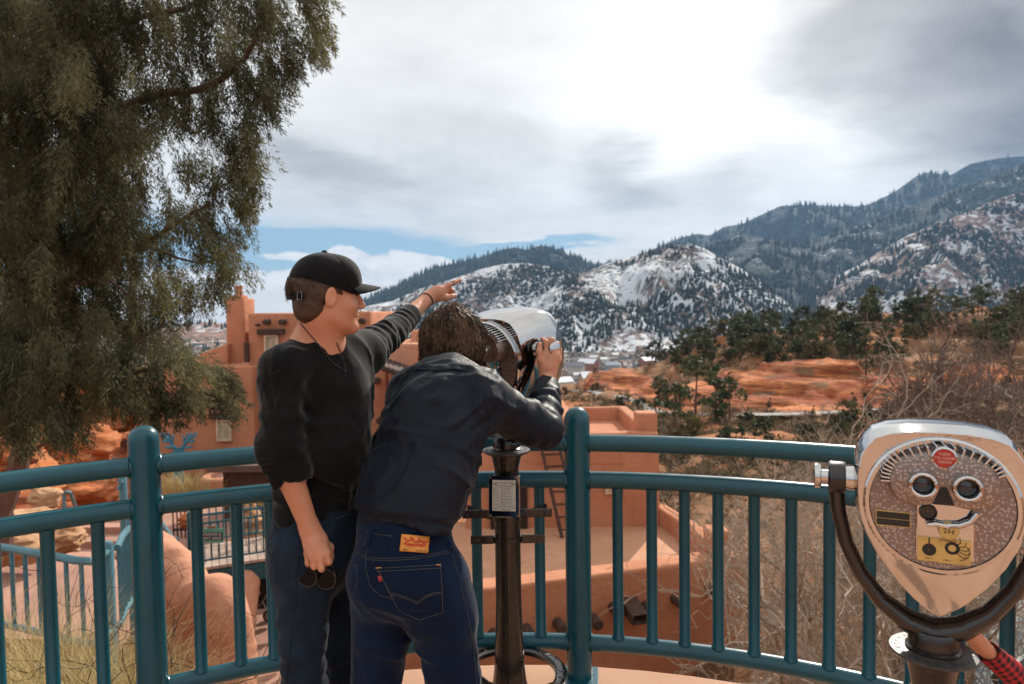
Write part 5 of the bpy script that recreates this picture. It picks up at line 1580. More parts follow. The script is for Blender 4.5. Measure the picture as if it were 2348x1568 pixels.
# shirt
s = SDF()
tfl = (tuple(tf), .74)
s.cone(P(742, 850, 2.20), P(741, 960, 2.2), .150, .158, .05, flat=tfl); s.cone(P(741, 960, 2.2), P(738, 1080, 2.2), .158, .152, .04, flat=tfl); s.cone(P(738, 1080, 2.2), P(730, 1200, 2.2), .152, .152, .03, flat=tfl)
s.ell(P(765, 1010, 2.17), (.115, .115, .16), k=.06); s.ell(P(775, 880, 2.2), (.095, .12, .10), k=.06)
for S_, r_ in ((SR, .062), (SL, .060)): s.cone(N0 + Vector((0, 0, -.045)), S_ + Vector((0, 0, -.012)), .058, r_, .05)
s.cone(SR, SL, .06, .06, .05)
CR = ER.lerp(WR, .42); s.chain([SR, ER, CR - (WR - ER).normalized() * .03], [.068, .062, .0555], k=.035)
CL = EL.lerp(WL, .54); s.chain([SL, EL, CL - (WL - EL).normalized() * .025], [.066, .055, .047], k=.035)
# openings
s.cone(CR - (WR - ER).normalized() * .022, WR, .0405, .040, .003, '-'); s.cone(CL - (WL - EL).normalized() * .018, WL, .0335, .033, .003, '-')
for c_, w_ in ((CR - (WR - ER).normalized() * .01, WR - ER), (CL - (WL - EL).normalized() * .006, WL - EL)): s.plane_near(c_, w_, .068)
s.plane(P(735, 1176, 2.2), (.10, 0, -1), .006)
s.cone(PE + Vector((0, 0, -.25)), PE + Vector((0, 0, .10)), .142, .138, .004, '-', flat=tfl)
NA = (q(-.02, 0, -.05) - N0).normalized()
s.cone(N0 + Vector((0, 0, -.005)), N0 + NA * .2, .070, .085, .012, '-'); s.cone(N0 + tf * .035 + Vector((0, 0, -.022)), N0 + tf * .05 + Vector((0, 0, .1)), .05, .06, .012, '-')
s.disp += [rings_on(SL, EL, .06, .052, .0046, .05, 1.0, 0, (9, 0, 26)), folds((.75, .3, .3), 3.2, .006, 3.0, 21, (P(870, 775, 2.5), .17)), rings_on(EL, CL, .05, .034, .0032, 0, .70, 2, (0, 0, 22)), rings_on(SR, ER, .06, .06, .0045, .45, 1.0, 4), rings_on(ER, CR, .05, .030, .0042, -.1, .62, 5),
           folds((.35, .1, -.9), 2.6, .0085, 3.4, 1, (P(775, 960, 2.15), .40)), folds((.9, 0, -.5), 3.4, .0055, 3.0, 6, (P(690, 1090, 2.15), .35)), folds((.3, 0, -.9), 3.6, .0045, 3.0, 12, (P(640, 900, 2.0), .18))]
sh1 = sdf_obj('shirt', s, .0062, SHIRT, p1)
# jeans
s = SDF()
s.cone(P(735, 1190, 2.2), P(735, 1245, 2.2), .150, .155, .03, flat=(tuple(tf), .80)); s.chain([HR_, KR, AR_ + Vector((0, 0, .02))], [.100, .072, .066], k=.05); s.chain([HL_, KL, AL_ + Vector((0, 0, .02))], [.100, .074, .066], k=.05)
s.ell(P(702, 1290, 2.18), (.10, .11, .12), k=.05)
s.plane(P(735, 1150, 2.2), (0, 0, 1), .004)
for a_ in (AR_, AL_): s.plane_near(Vector((a_.x, a_.y, .05)), (0, 0, -1), .14)
s.disp += [folds((.1, 0, 1), 2.4, .0055, 3, 3), rings_on(HR_, KR, .08, .09, .004, .6, 1.0, 1, (20, 0, 0)), rings_on(KR, AR_, .07, .07, .005, 0, .4, 2), rings_on(KL, AL_, .07, .07, .004, 0, .4, 7), folds((1, 0, .35), 4, .006, 3, 8, (P(720, 1230, 2.1), .25))]
j1 = sdf_obj('jeans', s, .0068, DENIM1, p1)
s = SDF(); shoe(s, AR_, R(60)); shoe(s, AL_, R(50)); sdf_obj('shoes', s, .009, SHOEM, p1)
bv = bvh_of([j1])
stitch_line(bv, [(687, 1240), (682, 1300), (676, 1380), (668, 1460), (660, 1540), (655, 1568)], 'side_seam', j1, .0018, DENIM1, .001)
stitch_line(bv, [(772, 1188), (785, 1184), (796, 1177)], 'pocket_edge', j1, .0014)
# cap
s = SDF(); M = Matrix((F, L, U)).transposed()
s.ell(q(-.012, 0, .046), [.110 * HS, .088 * HS, .094 * HS], M, 0); s.ell(q(.045, 0, .055), [.058 * HS, .074 * HS, .068 * HS], M, .03)
pn_ = (U * -1 + F * -.30).normalized(); s.plane(q(-.01, 0, .028), tuple(pn_), .004)
s.ell(q(-.120, 0, .022), [.045 * HS, .040 * HS, .038 * HS], M, .004, '-')
s.ell(q(-.012, 0, .040), [.101 * HS, .079 * HS, .085 * HS], M, .003, '-')
s.disp.append(lambda p: vnoise(p * 22) * .0015)
# seams as shallow grooves
def seam(p):
    loc = (p - np.array(HC, dtype=np.float32)) @ np.array(Matrix((F, L, U)), dtype=np.float32).T / HS
    g = 0
    for a in (0, 60, 120):
        n_ = np.array([math.sin(R(a)), math.cos(R(a))]); dd = np.abs((loc[:, 0] + .012) * n_[0] + loc[:, 1] * n_[1]); g = g + .0016 * np.exp(-(dd / .0025) ** 2)
    return g
s.disp.append(seam)
cp1 = sdf_obj('cap', s, .0036, CAPM, p1)
mb = MB(); rows_ = []
for k in range(17):
    a = R(-66 + 132 * k / 16); row = []
    for j in range(6):
        t = j / 5; rr = .090 + .0 * t
        ln = .072 * math.cos(a * .95) ** .6
        f_ = .040 + (.060 + ln * t) * math.cos(a) * (1 if j else .93); l_ = (.078) * math.sin(a) * (1 + .10 * t); u_ = .046 - .010 * t - .022 * (abs(math.sin(a)) ** 2) * (1 + .4 * t)
        row.append(q(f_, l_, u_))
    rows_.append(row)
vs = [v for r_ in rows_ for v in r_]; nb = len(vs); vs2 = [v - U * .0045 for v in vs]
fs = [(k * 6 + j, k * 6 + j + 1, (k + 1) * 6 + j + 1, (k + 1) * 6 + j) for k in range(16) for j in range(5)]
fs2 = [tuple(i + nb for i in f[::-1]) for f in fs]
ed = [k * 6 + 5 for k in range(17)]; fe = [(a, b, b + nb, a + nb) for a, b in zip(ed, ed[1:])]; ed = [k for k in range(6)]; fe += [(a, b, b + nb, a + nb) for a, b in zip(ed, ed[1:])]; ed = [96 + k for k in range(6)]; fe += [(a, b, b + nb, a + nb) for a, b in zip(ed, ed[1:])]
mb.add(vs + vs2, fs + fs2 + fe); mb.build('brim', CAPM, cp1, smooth=True, world=True, angle=60)
mb = MB(); mb.lathe([(.009, -.003), (.009, .003), (.005, .007), (.001, .0075)], q(-.012, 0, .1395), 12, M); mb.build('button', CAPM, cp1, smooth=True, world=True)
mb = MB(); st_ = [q(-.012 - .108 * math.cos(a), .086 * math.sin(a), -.004 - .0 * abs(a)) for a in [R(-46 + 92 * k / 14) for k in range(15)]]
mb.tube(st_, .010, 8, flat=(.25, 1), up=tuple(U)); mb.build('strap', CAPM, cp1, smooth=True, world=True)
a = R(-40); c = q(-.012 - .110 * math.cos(a), .088 * math.sin(a), -.004); mb = MB(); tng = (F * math.sin(a) * -1 - L * math.cos(a)).normalized(); 
outn = (F * -math.cos(a) + L * math.sin(a)).normalized()
cs = [c + outn * .004 + tng * sx * .008 + U * sz * .0115 for sx, sz in ((-1, -1), (1, -1), (1, 1), (-1, 1), (-1, -1))]
mb.tube(cs, .0018, 6); mb.build('buckle', SILV, cp1, smooth=True, world=True)
# short hair under the cap
s = SDF(); s.ell(q(-.014, 0, .020), [.1015 * HS, .0805 * HS, .098 * HS], M, 0); s.ell(q(-.055, 0, -.045), [.052 * HS, .060 * HS, .050 * HS], M, .03)
s.ell(q(-.105, 0, .030), [.026, .034, .028], M, .012)
s.plane(q(.036, 0, 0), tuple((F + U * .25).normalized()), .008); s.plane(q(-.05, 0, -.088), tuple((U * -1 + F * .8).normalized()), .02)
for sg in (1, -1): s.ell(q(.012, sg * .085, -.035), [.038, .03, .045], M, .01, '-')
s.disp.append(lambda p: vnoise(p * np.array([260, 260, 90])) * .0014 + vnoise(p * 60) * .0015)
hr1 = sdf_obj('hair', s, .0036, HAIR1, p1, 0)
# loose strands at the cap's back opening
def strands(name, parent, m, roots, r=.0009, sides=3):
    mb_v, mb_f = [], []; b = 0
    for pts in roots:
        n = len(pts); pts = [Vector(x) for x in pts]; a = (pts[1] - pts[0]).orthogonal().normalized()
        for i, p in enumerate(pts):
            t = (pts[min(i + 1, n - 1)] - pts[max(i - 1, 0)]).normalized(); a = (a - t * a.dot(t)).normalized(); bb = t.cross(a)
            w = r * (1 - .75 * (i / (n - 1)) ** 1.5)
            for k in range(sides): an = 6.283 * k / sides; mb_v.append(p + (a * math.cos(an) + bb * math.sin(an)) * w)
        for i in range(n - 1):
            for k in range(sides):
                k2 = (k + 1) % sides; mb_f.append((b + i * sides + k, b + i * sides + k2, b + (i + 1) * sides + k2, b + (i + 1) * sides + k))
        b = len(mb_v)
    return mesh_obj(name, mb_v, np.array(mb_f), m, parent, True, world=True)
rg = random.Random(5); rt = []
for k in range(420):
    u_, l_ = rg.gauss(.03, .012), rg.gauss(0, .016); p0 = q(-.118 - .004 * rg.random(), l_, u_)
    dv = (F * -.4 + U * rg.uniform(-.9, .5) + L * rg.uniform(-.7, .7)); rt.append([p0, p0 + dv * .009, p0 + dv * .016 - U * .006, p0 + dv * .020 - U * .013])
strands('hair_tuft', hr1, HAIR1, rt, .0009)
# necklace, collar, bracelet, ring
bvs = bvh_of([sh1]); bvb = bvh_of([b1, sh1])
stitch_line(bvs, [(676, 744), (690, 759), (706, 772), (724, 782), (745, 789), (764, 789), (780, 780), (792, 766)], 'collar', sh1, .0045, SHIRT, .001)
stitch_line(bvs, [(597, 905), (618, 862), (650, 842), (690, 852), (718, 880), (728, 915)], 'armhole_seam', sh1, .0016, SHIRT, .0005)
NECK = mat('dark_bead_chain', (.03, .022, .018), .35, metal=.6)
stitch_line(bvb, [(689, 741), (705, 760), (722, 780), (742, 808), (762, 832), (782, 846), (792, 851)], 'necklace', p1, .0017, NECK, .002)
stitch_line(bvb, [(771, 785), (779, 805), (786, 825), (792, 851)], 'necklace', p1, .0015, NECK, .002)
wd = (WL - EL).normalized(); wc = WL - wd * .012; a_, b_ = wd.orthogonal().normalized(), None; b_ = wd.cross(a_)
mb = MB()
for k in range(22):
    an = 6.283 * k / 22; c = wc + (a_ * math.cos(an) + b_ * math.sin(an)) * .0300
    mb.lathe([(.0005, -.0042), (.0032, -.0026), (.0042, 0), (.0032, .0026), (.0005, .0042)], c, 7)
br = mb.build('bracelet', NECK, p1, smooth=True, world=True)
for off in (-.005, .006):
    c = wc + Vector((.006 + off, -.012, -.028)); mb = MB(); mb.tube([c, c + Vector((off * .3, 0, -.03)), c + Vector((off, 0, -.055)), c + Vector((off * .9, 0, -.072))], [.0013, .0013, .0013, .0026], 5); mb.build('cord_end', NECK, br, smooth=True, world=True)
rd = (P(1042, 647, 2.93) - k2[0]); mb = MB(); M3 = rd.to_track_quat('Z', 'Y').to_matrix(); mb.lathe([(.0108, -.003), (.0118, -.003), (.0118, .003), (.0108, .003)], k2[0] + rd * .62, 20, M3, cap=False); mb.build('ring', SILV, p1, smooth=True, world=True)
# sunglasses held in the hanging hand
sgl = thing('sunglasses', 'black sunglasses dangling from the hanging hand of the standing man', 'sunglasses', tuple(P(715, 1320, 2.03)))
SHADE = mat('smoked_lens', (.004, .004, .005), .25, spec=.15)
GLS = mat('glossy_black_frame', (.006, .006, .007), .12, coat=.6)
def lens_ring(c, w, h, rot):
    pts = []
    for k in range(25):
        a = 6.283 * k / 24; x = w * math.cos(a); y = h * math.sin(a) * (1 - .12 * math.sin(a)); pts.append(P(c[0] + x * math.cos(rot) - y * math.sin(rot), c[1] + x * math.sin(rot) + y * math.cos(rot), c[2]))
    return pts
for i_, (c_, rot) in enumerate((((705, 1325, 2.035), .15), ((748, 1330, 2.05), -.1))):
    pts = lens_ring(c_, 21, 23, rot); mb = MB(); mb.tube(pts, .0022, 6); rm = mb.build('rim', GLS, sgl, smooth=True, world=True)
    mb = MB(); cc = sum(pts[:24], Vector()) / 24; mb.add([cc + Vector((0, -.001, 0))] + pts[:24] + [cc + Vector((0, .001, 0))], [(0, k + 1, (k + 1) % 24 + 1) for k in range(24)] + [(25, (k + 1) % 24 + 1, k + 1) for k in range(24)]); mb.build('lens', SHADE, rm, smooth=True, world=True)
mb = MB(); mb.tube([P(724, 1320, 2.04), P(729, 1314, 2.035), P(735, 1320, 2.045)], .0024, 6); mb.build('bridge', GLS, sgl, smooth=True, world=True)
for a, b, c in (((686, 1315, 2.035), (700, 1292, 2.045), (722, 1286, 2.045)), ((770, 1322, 2.05), (764, 1298, 2.05), (745, 1288, 2.045))):
    mb = MB(); mb.tube([P(*a), P(*b), P(*c)], [.0026, .0022, .003], 6); mb.build('temple', GLS, sgl, smooth=True, world=True)

# ================================================================== the man bending to the viewer
p2 = thing('person', 'bending man with shaggy brown hair in navy jacket and jeans looking through the viewer', 'person', (P(940, 1290, 2.05).x, 2.05, 0))
F2, L2, U2 = frame((.66, .75, .06))
HC2 = P(1046, 794, 2.56); q2 = lambda f, l, u: HC2 + F2 * f + L2 * l + U2 * u; M2 = Matrix((F2, L2, U2)).transposed()
NB = P(1022, 862, 2.43)
SC_ = P(1012, 905, 2.33); side = Vector((.85, -.53, 0))
SR2, SL2 = SC_ + side * .178 + Vector((0, 0, -.005)), P(946, 908, 2.40)
ER2, WR2 = P(1246, 986, 2.33), P(1255, 867, 2.59)
EL2, WL2 = P(985, 990, 2.64), P(1050, 925, 2.72)
PC = P(935, 1290, 2.05)
spine = [P(1008, 915, 2.30), P(978, 1015, 2.21), P(952, 1110, 2.12), P(930, 1190, 2.07)]
sp_ = (spine[0] - spine[-1]).normalized(); fr2 = Vector((.53, .85, 0)); fr2 = (fr2 - sp_ * fr2.dot(sp_)).normalized(); fl2 = (tuple(fr2), .70)
body = SDF(); head_ops(body, HC2, F2, L2, U2, .98)
body.cone(q2(-.03, 0, -.05), NB, .056, .062, .03); body.cone(NB, spine[0], .08, .12, .05, flat=fl2)
body.chain(spine + [PC], [.12, .125, .115, .105, .105], k=.05, flat=fl2)
for S_ in (SR2, SL2): body.cone(NB, S_, .05, .045, .04)
body.chain([SR2, ER2, ER2.lerp(WR2, .4), WR2], [.048, .042, .040, .027], k=.03); body.chain([SL2, EL2, WL2, P(1070, 905, 2.74)], [.048, .042, .028, .03], k=.03)
HR2, HL2 = P(1008, 1325, 2.02), P(882, 1330, 2.08); KR2, KL2 = P(1040, 1545, 2.03), P(864, 1560, 2.12)
AR2 = Vector((KR2.x + .02, KR2.y + .05, .10)); AL2 = Vector((KL2.x - .01, KL2.y + .02, .10))
body.chain([HR2, KR2, AR2], [.08, .055, .037], k=.04); body.chain([HL2, KL2, AL2], [.08, .055, .037], k=.04)
# right hand round the pivot knob
pd = tuple((P(1256, 830, 2.5) - P(1256, 830, 2.6)).normalized())
body.chain([WR2, P(1256, 846, 2.595), P(1262, 822, 2.60)], [.027, .034, .036], k=.02, flat=(pd, .62))
kn = [P(1254, 808, 2.598), P(1266, 806, 2.602), P(1276, 813, 2.610), P(1282, 825, 2.62)]
pp_ = [P(1251, 783, 2.605), P(1265, 779, 2.612), P(1277, 788, 2.622), P(1283, 802, 2.632)]
tp_ = [P(1243, 777, 2.645), P(1255, 778, 2.66), P(1268, 787, 2.665), P(1275, 800, 2.67)]
for a in kn: body.cone(P(1257, 842, 2.597), a, .021, .0115, .014)
fingers(body, [([kn[i], pp_[i], tp_[i]], (.0108, .0115, .011, .0098)[i], .0088) for i in range(4)], .005)
fingers(body, [([P(1246, 848, 2.59), P(1239, 826, 2.585), P(1236, 806, 2.588), P(1237, 789, 2.596)], .015, .0096)], .01)
for i in range(4): body.cone(P(1068, 905, 2.74), P(1085 + i * 4, 893 + i * 9, 2.77), .018, .009, .01)
body.disp.append(lambda p: vnoise(p * 60) * .0006)
b2 = sdf_obj('body', body, .0045, SKIN, p2)
# jacket
s = SDF()
s.chain(spine, [.165, .182, .186, .176], k=.05, flat=(tuple(fr2), .74))
s.ell(P(1000, 960, 2.22), (.15, .12, .13), k=.08)
for S_ in (SR2, SL2): s.cone(NB + Vector((0, -.015, -.035)), S_ + Vector((0, 0, -.01)), .075, .072, .06)
s.cone(SL2, SR2, .075, .075, .06)
s.cone(NB + Vector((0, -.01, -.03)), NB + (q2(-.03, 0, -.06) - NB) * .45, .088, .080, .03)
CR2 = ER2.lerp(WR2, .86); s.chain([SR2, ER2, CR2], [.080, .069, .046], k=.045)
CL2 = EL2.lerp(WL2, .8); s.chain([SL2, EL2, CL2], [.078, .066, .05], k=.045)
s.cone(CR2 - (WR2 - ER2).normalized() * .01, WR2 + (WR2 - ER2) * .2, .0335, .0335, .004, '-'); s.plane_near(CR2, WR2 - ER2, .09); s.plane_near(CL2, WL2 - EL2, .09)
hemn = Vector((-.12, -.25, -1)).normalized(); hemp = P(920, 1213, 2.0)
s.plane(hemp, tuple(hemn), .006)
s.cone(NB + (q2(-.03, 0, -.06) - NB) * .1, q2(-.03, 0, -.03), .068, .075, .01, '-')
hemf = np.array(hemn, dtype=np.float32); hp0 = np.array(hemp, dtype=np.float32)
def gathers(p):
    dd = -((p - hp0) @ hemf); m = (1 - smoothstep(dd, .03, .045)); m2 = smoothstep(dd, .035, .05) * (1 - smoothstep(dd, .10, .2))
    x = p @ np.array(side, dtype=np.float32)
    return m * (.010 + .0022 * np.sin(x * 420)) - m2 * .010 * (.6 + .7 * vnoise(np.stack([x * 26, dd * 5, dd * 0], 1)))
s.disp += [gathers, folds((1, .1, -.30), 2.4, .0085, 3.0, 2, (P(955, 1080, 2.05), .36)), folds((.75, 0, .6), 3.0, .0085, 2.6, 5, (P(1085, 980, 2.2), .28)), folds((.2, .3, 1), 3.0, .0055, 2.6, 15, (P(960, 930, 2.2), .25)), rings_on(SR2, ER2, .075, .085, .008, .35, 1.0, 1, (0, 0, 10)), rings_on(ER2, CR2, .06, .055, .007, .0, .7, 3, (10, 0, 0)), folds((.3, 0, 1), 4, .004, 2.5, 8)]
# the overlapping back yoke
yk0 = np.array(P(970, 1048, 2.1), dtype=np.float32); ykn = np.array((Vector(sp_) + side * -.10).normalized(), dtype=np.float32)
s.disp.append(lambda p: -.007 * smoothstep((p - yk0) @ ykn, -.002, .006) * (1 - smoothstep((p - yk0) @ ykn, .05, .22)) * (np.sqrt(((p - np.array(P(955, 1040, 2.05), dtype=np.float32)) ** 2).sum(1)) < .30))
jk = sdf_obj('jacket', s, .0062, JACKET, p2)
bvj = bvh_of([jk])
stitch_line(bvj, [(1088, 868), (1108, 900), (1118, 940), (1122, 985), (1130, 1020)], 'armhole_seam', jk, .0016, JACKET, .0005)
stitch_line(bvj, [(1112, 905), (1140, 940), (1180, 975), (1230, 1000)], 'sleeve_seam', jk, .0014, JACKET, .0005)
stitch_line(bvj, [(935, 852), (960, 846), (1000, 850), (1040, 846), (1075, 852)], 'collar_edge', jk, .004, JACKET, .001)
mb = MB(); c, nn = hit(bvj, 1283, 930, .0); 
# jeans
s = SDF()
s.cone(P(924, 1200, 2.08), PC + Vector((-.008, 0, 0)), .152, .158, .03, flat=(tuple(fr2), .82)); s.ball(P(978, 1335, 2.01), .112, .05); s.ball(P(878, 1330, 2.06), .110, .05); s.ball(P(1012, 1405, 2.02), .108, .05)
s.chain([P(998, 1335, 2.02), KR2, AR2 + Vector((0, 0, .02))], [.104, .084, .073], k=.03); s.chain([HL2, KL2, AL2 + Vector((0, 0, .02))], [.108, .076, .073], k=.016)
wn = Vector((.10, -.1, 1)).normalized(); s.plane(P(925, 1184, 2.0), tuple(wn), .004)
for a_ in (AR2, AL2): s.plane_near(Vector((a_.x, a_.y, .045)), (0, 0, -1), .14)
s.cone(P(934, 1330, 1.86), P(940, 1420, 1.88), .012, .02, .05, '-')
s.disp += [folds((.15, 0, 1), 2.4, .0045, 3, 4, (P(940, 1560, 2.0), .4)), folds((1, 0, -.25), 3.4, .0065, 2.6, 1, (P(930, 1430, 2.0), .25)), rings_on(HR2, KR2, .1, .10, .005, .5, 1, 3, (15, 0, 0)), rings_on(KR2, AR2, .08, .08, .005, 0, .5, 6), rings_on(KL2, AL2, .08, .08, .005, 0, .5, 9)]
j2 = sdf_obj('jeans', s, .0065, DENIM2, p2)
s = SDF(); shoe(s, AR2, R(25)); shoe(s, AL2, R(10)); sdf_obj('shoes', s, .009, SHOEM, p2)
bv2 = bvh_of([j2])
# back pockets, waistband, belt loops, patch, seams
pk = patch(bv2, [(862, 1300), (1010, 1292), (1016, 1405), (915, 1400)], 'back_pocket', j2, DENIM2, 14, .0008, .0022)
bvp = bvh_of([j2] + ([pk] if pk else []))
for pts in ([(863, 1303), (1009, 1295)], [(864, 1310), (1010, 1302)], [(865, 1302), (888, 1345), (914, 1400), (962, 1421), (1015, 1404), (1013, 1350), (1009, 1296)], [(895, 1358), (925, 1366), (945, 1374), (957, 1380), (975, 1366), (995, 1358), (1012, 1358)], [(896, 1362), (925, 1370), (945, 1378), (957, 1384), (975, 1370), (995, 1362), (1012, 1362)]):
    stitch_line(bvp, pts, 'stitching', j2, .0008, lift=.0012)
stitch_line(bvp, [(862, 1302), (874, 1301)], 'bar_tack', j2, .002, mat('orange_thread', (.45, .22, .08), .7)); stitch_line(bvp, [(1000, 1295), (1010, 1295)], 'bar_tack', j2, .002, mat('orange_thread', (.45, .22, .08), .7))
for pts in ([(788, 1246), (815, 1262), (843, 1278), (890, 1280), (950, 1277), (1030, 1262)], [(790, 1251), (815, 1267), (843, 1283), (890, 1285), (950, 1282), (1032, 1267)], [(843, 1245), (838, 1280), (840, 1310), (850, 1345), (872, 1365), (900, 1372)], [(803, 1199), (830, 1212), (865, 1225), (900, 1229)], [(1037, 1272), (1050, 1320), (1070, 1400), (1085, 1480), (1092, 1568)], [(790, 1280), (806, 1292), (818, 1296)], [(818, 1296), (820, 1330), (812, 1362), (798, 1370)]):
    stitch_line(bvp, pts, 'stitching', j2, .0008, lift=.0012)
for a, b in (((852, 1213), (841, 1250)), ((1030, 1240), (1034, 1262))):
    patch(bv2, [(a[0] - 5, a[1]), (a[0] + 6, a[1] + 2), (b[0] + 6, b[1] + 2), (b[0] - 5, b[1])], 'belt_loop', j2, DENIM2, 4, .004, .003)
ORG = mat('orange_leather_patch', (.62, .24, .035), .6, var=.12, vscale=40)
pt = patch(bv2, [(921, 1224), (983, 1230), (980, 1268), (917, 1263)], 'leather_patch', j2, ORG, 8, .005, .002)
if pt:
    bvq = bvh_of([pt]); RDI = mat('red_print', (.50, .035, .012), .6)
    for pts in ([(926, 1232), (934, 1240), (944, 1236), (952, 1243), (962, 1239), (972, 1244), (978, 1240)], [(925, 1246), (975, 1251)], [(928, 1242), (932, 1247)], [(968, 1241), (974, 1249)], [(940, 1231), (948, 1236)], [(958, 1234), (964, 1240)]):
        stitch_line(bvq, pts, 'red_print', pt, .0022, RDI, .0006)
    c, nn = hit(bvq, 950, 1248, .0008)
    if c is not None:
        Z = nn; X = (_r - Z * _r.dot(Z)).normalized(); Yv = Z.cross(X); rot_ = Matrix((X, Yv, Z)).transposed().to_4x4()
        wl = Vector(p2.location)
        for s_, dx, dy, sz, m_ in (("Levi's", 950, 1248, .020, RDI), ('501', 929, 1260, .0085, INK), ('W 34 L 30', 965, 1263, .0075, INK)):
            c, nn = hit(bvq, dx, dy, .0010)
            if c is not None: text_mesh(s_, sz, Matrix.Translation(c - wl) @ rot_ @ Matrix.Rotation(-.07, 4, 'Z'), m_, pt, 'lettering', .0003)
patch(bvp, [(868, 1320), (874, 1319), (877, 1332), (872, 1333)], 'red_tab', j2, mat('red_tab', (.35, .03, .04), .7), 3, .004, .002)
c, nn = hit(bv2, 1038, 1280, .002)
# hair
s = SDF()
s.ell(q2(-.016, 0, .030), [.122, .100, .112], M2, 0); s.ell(q2(-.055, 0, -.060), [.080, .096, .092], M2, .04); s.ell(q2(-.01, -.04, .0), [.09, .062, .09], M2, .03)
s.plane(q2(.062, 0, 0), tuple((F2 - U2 * .30).normalized()), .02)
s.disp.append(lambda p: fbm(p * np.array([34, 34, 12]), 2) * .009 + .003 * np.sin(p[:, 0] * 300 + p[:, 1] * 240 + 3 * vnoise(p * 30)))
h2 = sdf_obj('hair', s, .0042, HAIR2, p2, 0)
hv_ = np.array([v.co[:] for v in h2.data.vertices]) + np.array(world_loc(h2)); bvh_h = bvh_of([h2])
rg = random.Random(9); rt = []; crown = q2(-.045, 0, .135)
idx = [rg.randrange(len(hv_)) for _ in range(3400)]
for i in idx:
    p0 = Vector(hv_[i])
    rel = p0 - HC2
    if rel.dot(U2) < -.12: continue
    pts = []; p = p0.copy(); away = (p0 - crown); sw = .55 * math.sin(p0.x * 70 + p0.z * 55) + rg.uniform(-.2, .2); lift = rg.uniform(.001, .010); flick = rg.uniform(-.3, .9)
    n = 9; L_ = rg.uniform(.06, .13)
    for k in range(n):
        loc, nr, _, _ = bvh_h.find_nearest(p)
        if (loc - p0).length > .2: break
        nr = nr if nr.dot(loc - HC2) > 0 else -nr
        t = (away.normalized() + Vector((0, 0, -1.1)) + L2 * sw * math.sin(k * 1.1 + sw * 9)).normalized(); t = (t - nr * t.dot(nr)).normalized()
        out_ = lift * (1 + (k / n) ** 2 * flick * 2)
        pts.append(loc + nr * max(out_, .0006)); p = loc + t * (L_ / n)
    if len(pts) > 3: rt.append(pts)
for k in range(90):   # flyaway hairs catching the light on top
    a, b = rg.gauss(-.02, .045), rg.gauss(0, .04); p0 = q2(a, b, .10); loc, nr, _, _ = bvh_h.find_nearest(p0 + U2 * .05)
    d_ = (U2 * .8 + F2 * rg.uniform(-.5, .8) + L2 * rg.uniform(-.8, .8)).normalized(); rt.append([loc, loc + d_ * .012, loc + d_ * .02 + L2 * rg.uniform(-.008, .008) + U2 * .002, loc + d_ * .026 + F2 * rg.uniform(-.01, .012)])
strands('hair_strands', h2, HAIR2, rt, .0021)

# ================================================================== child at the right edge holding the lower viewer's yoke
p3 = thing('person', 'child in red and black checked sleeve reaching to the lower viewer, bottom right corner', 'person', (1.80, 2.0, 0))
def plaid():
    m, nt, bs = new_mat('red_black_check')
    v = nt.mapping(geo_pos(nt), rot=(.3, .6, .5))
    sp2 = nt.new('ShaderNodeSeparateXYZ'); nt.l.new(v, sp2.inputs[0])
    st_ = lambda o: nt.m('GREATER_THAN', nt.m('FRACT', nt.m('MULTIPLY', o, 55.0)), .5)
    k_ = nt.m('MULTIPLY', nt.m('ADD', st_(sp2.outputs[0]), st_(sp2.outputs[2])), .5)
    nt.set(bs.inputs['Base Color'], nt.mix(k_, (.45, .015, .02), (.012, .006, .008))); bs.inputs['Roughness'].default_value = .85
    return m
S3 = Vector((1.68, 1.97, .86)); E3 = P(2430, 1640, 1.86); W3 = P(2246, 1478, 1.76); H3 = P(2215, 1440, 1.735)
body = SDF(); c3 = Vector((1.80, 2.02, 0)); f3, l3, u3 = frame((-.75, -.35, 0)); HC3 = c3 + Vector((-.02, -.02, 1.06))
head_ops(body, HC3, f3, l3, u3, .88); body.cone(HC3 - u3 * .05, c3 + Vector((0, 0, .88)), .042, .045, .03)
body.chain([c3 + Vector((0, 0, .84)), c3 + Vector((0, 0, .52))], [.095, .09], k=.04)
body.cone(c3 + Vector((0, 0, .85)), S3, .04, .035, .03); body.chain([S3, E3, W3, H3], [.034, .030, .020, .024], k=.02)
body.chain([c3 + l3 * -.1 + Vector((0, 0, .84)), c3 + l3 * -.14 + Vector((0, 0, .6)), c3 + l3 * -.12 + Vector((0, 0, .40))], [.034, .03, .024], k=.03)
for sg in (-1, 1): body.chain([c3 + l3 * sg * .05 + Vector((0, 0, .52)), c3 + l3 * sg * .055 + Vector((0, 0, .3)), c3 + l3 * sg * .06 + Vector((0, 0, .07))], [.06, .045, .032], k=.03)
for i in range(4):
    a = P(2206 - i * 11, 1424 + i * 3.0, 1.735); b_ = P(2214 - i * 12, 1413 + i * 3.6, 1.71); t_ = P(2210 - i * 12, 1412 + i * 3.6, 1.672)
    body.cone(H3, a, .016, .0085, .01); fingers(body, [([a, b_, t_], .008, .0066)], .004)
fingers(body, [([H3, P(2226, 1420, 1.74), P(2232, 1404, 1.73)], .011, .0075)], .008)
sdf_obj('body', body, .0055, SKIN, p3)
s = SDF(); s.chain([c3 + Vector((0, 0, .85)), c3 + Vector((0, 0, .5))], [.115, .118], k=.04); s.cone(c3 + Vector((0, 0, .87)), S3, .05, .048, .04); C3 = E3.lerp(W3, .93); s.chain([S3, E3, C3], [.047, .042, .030], k=.03)
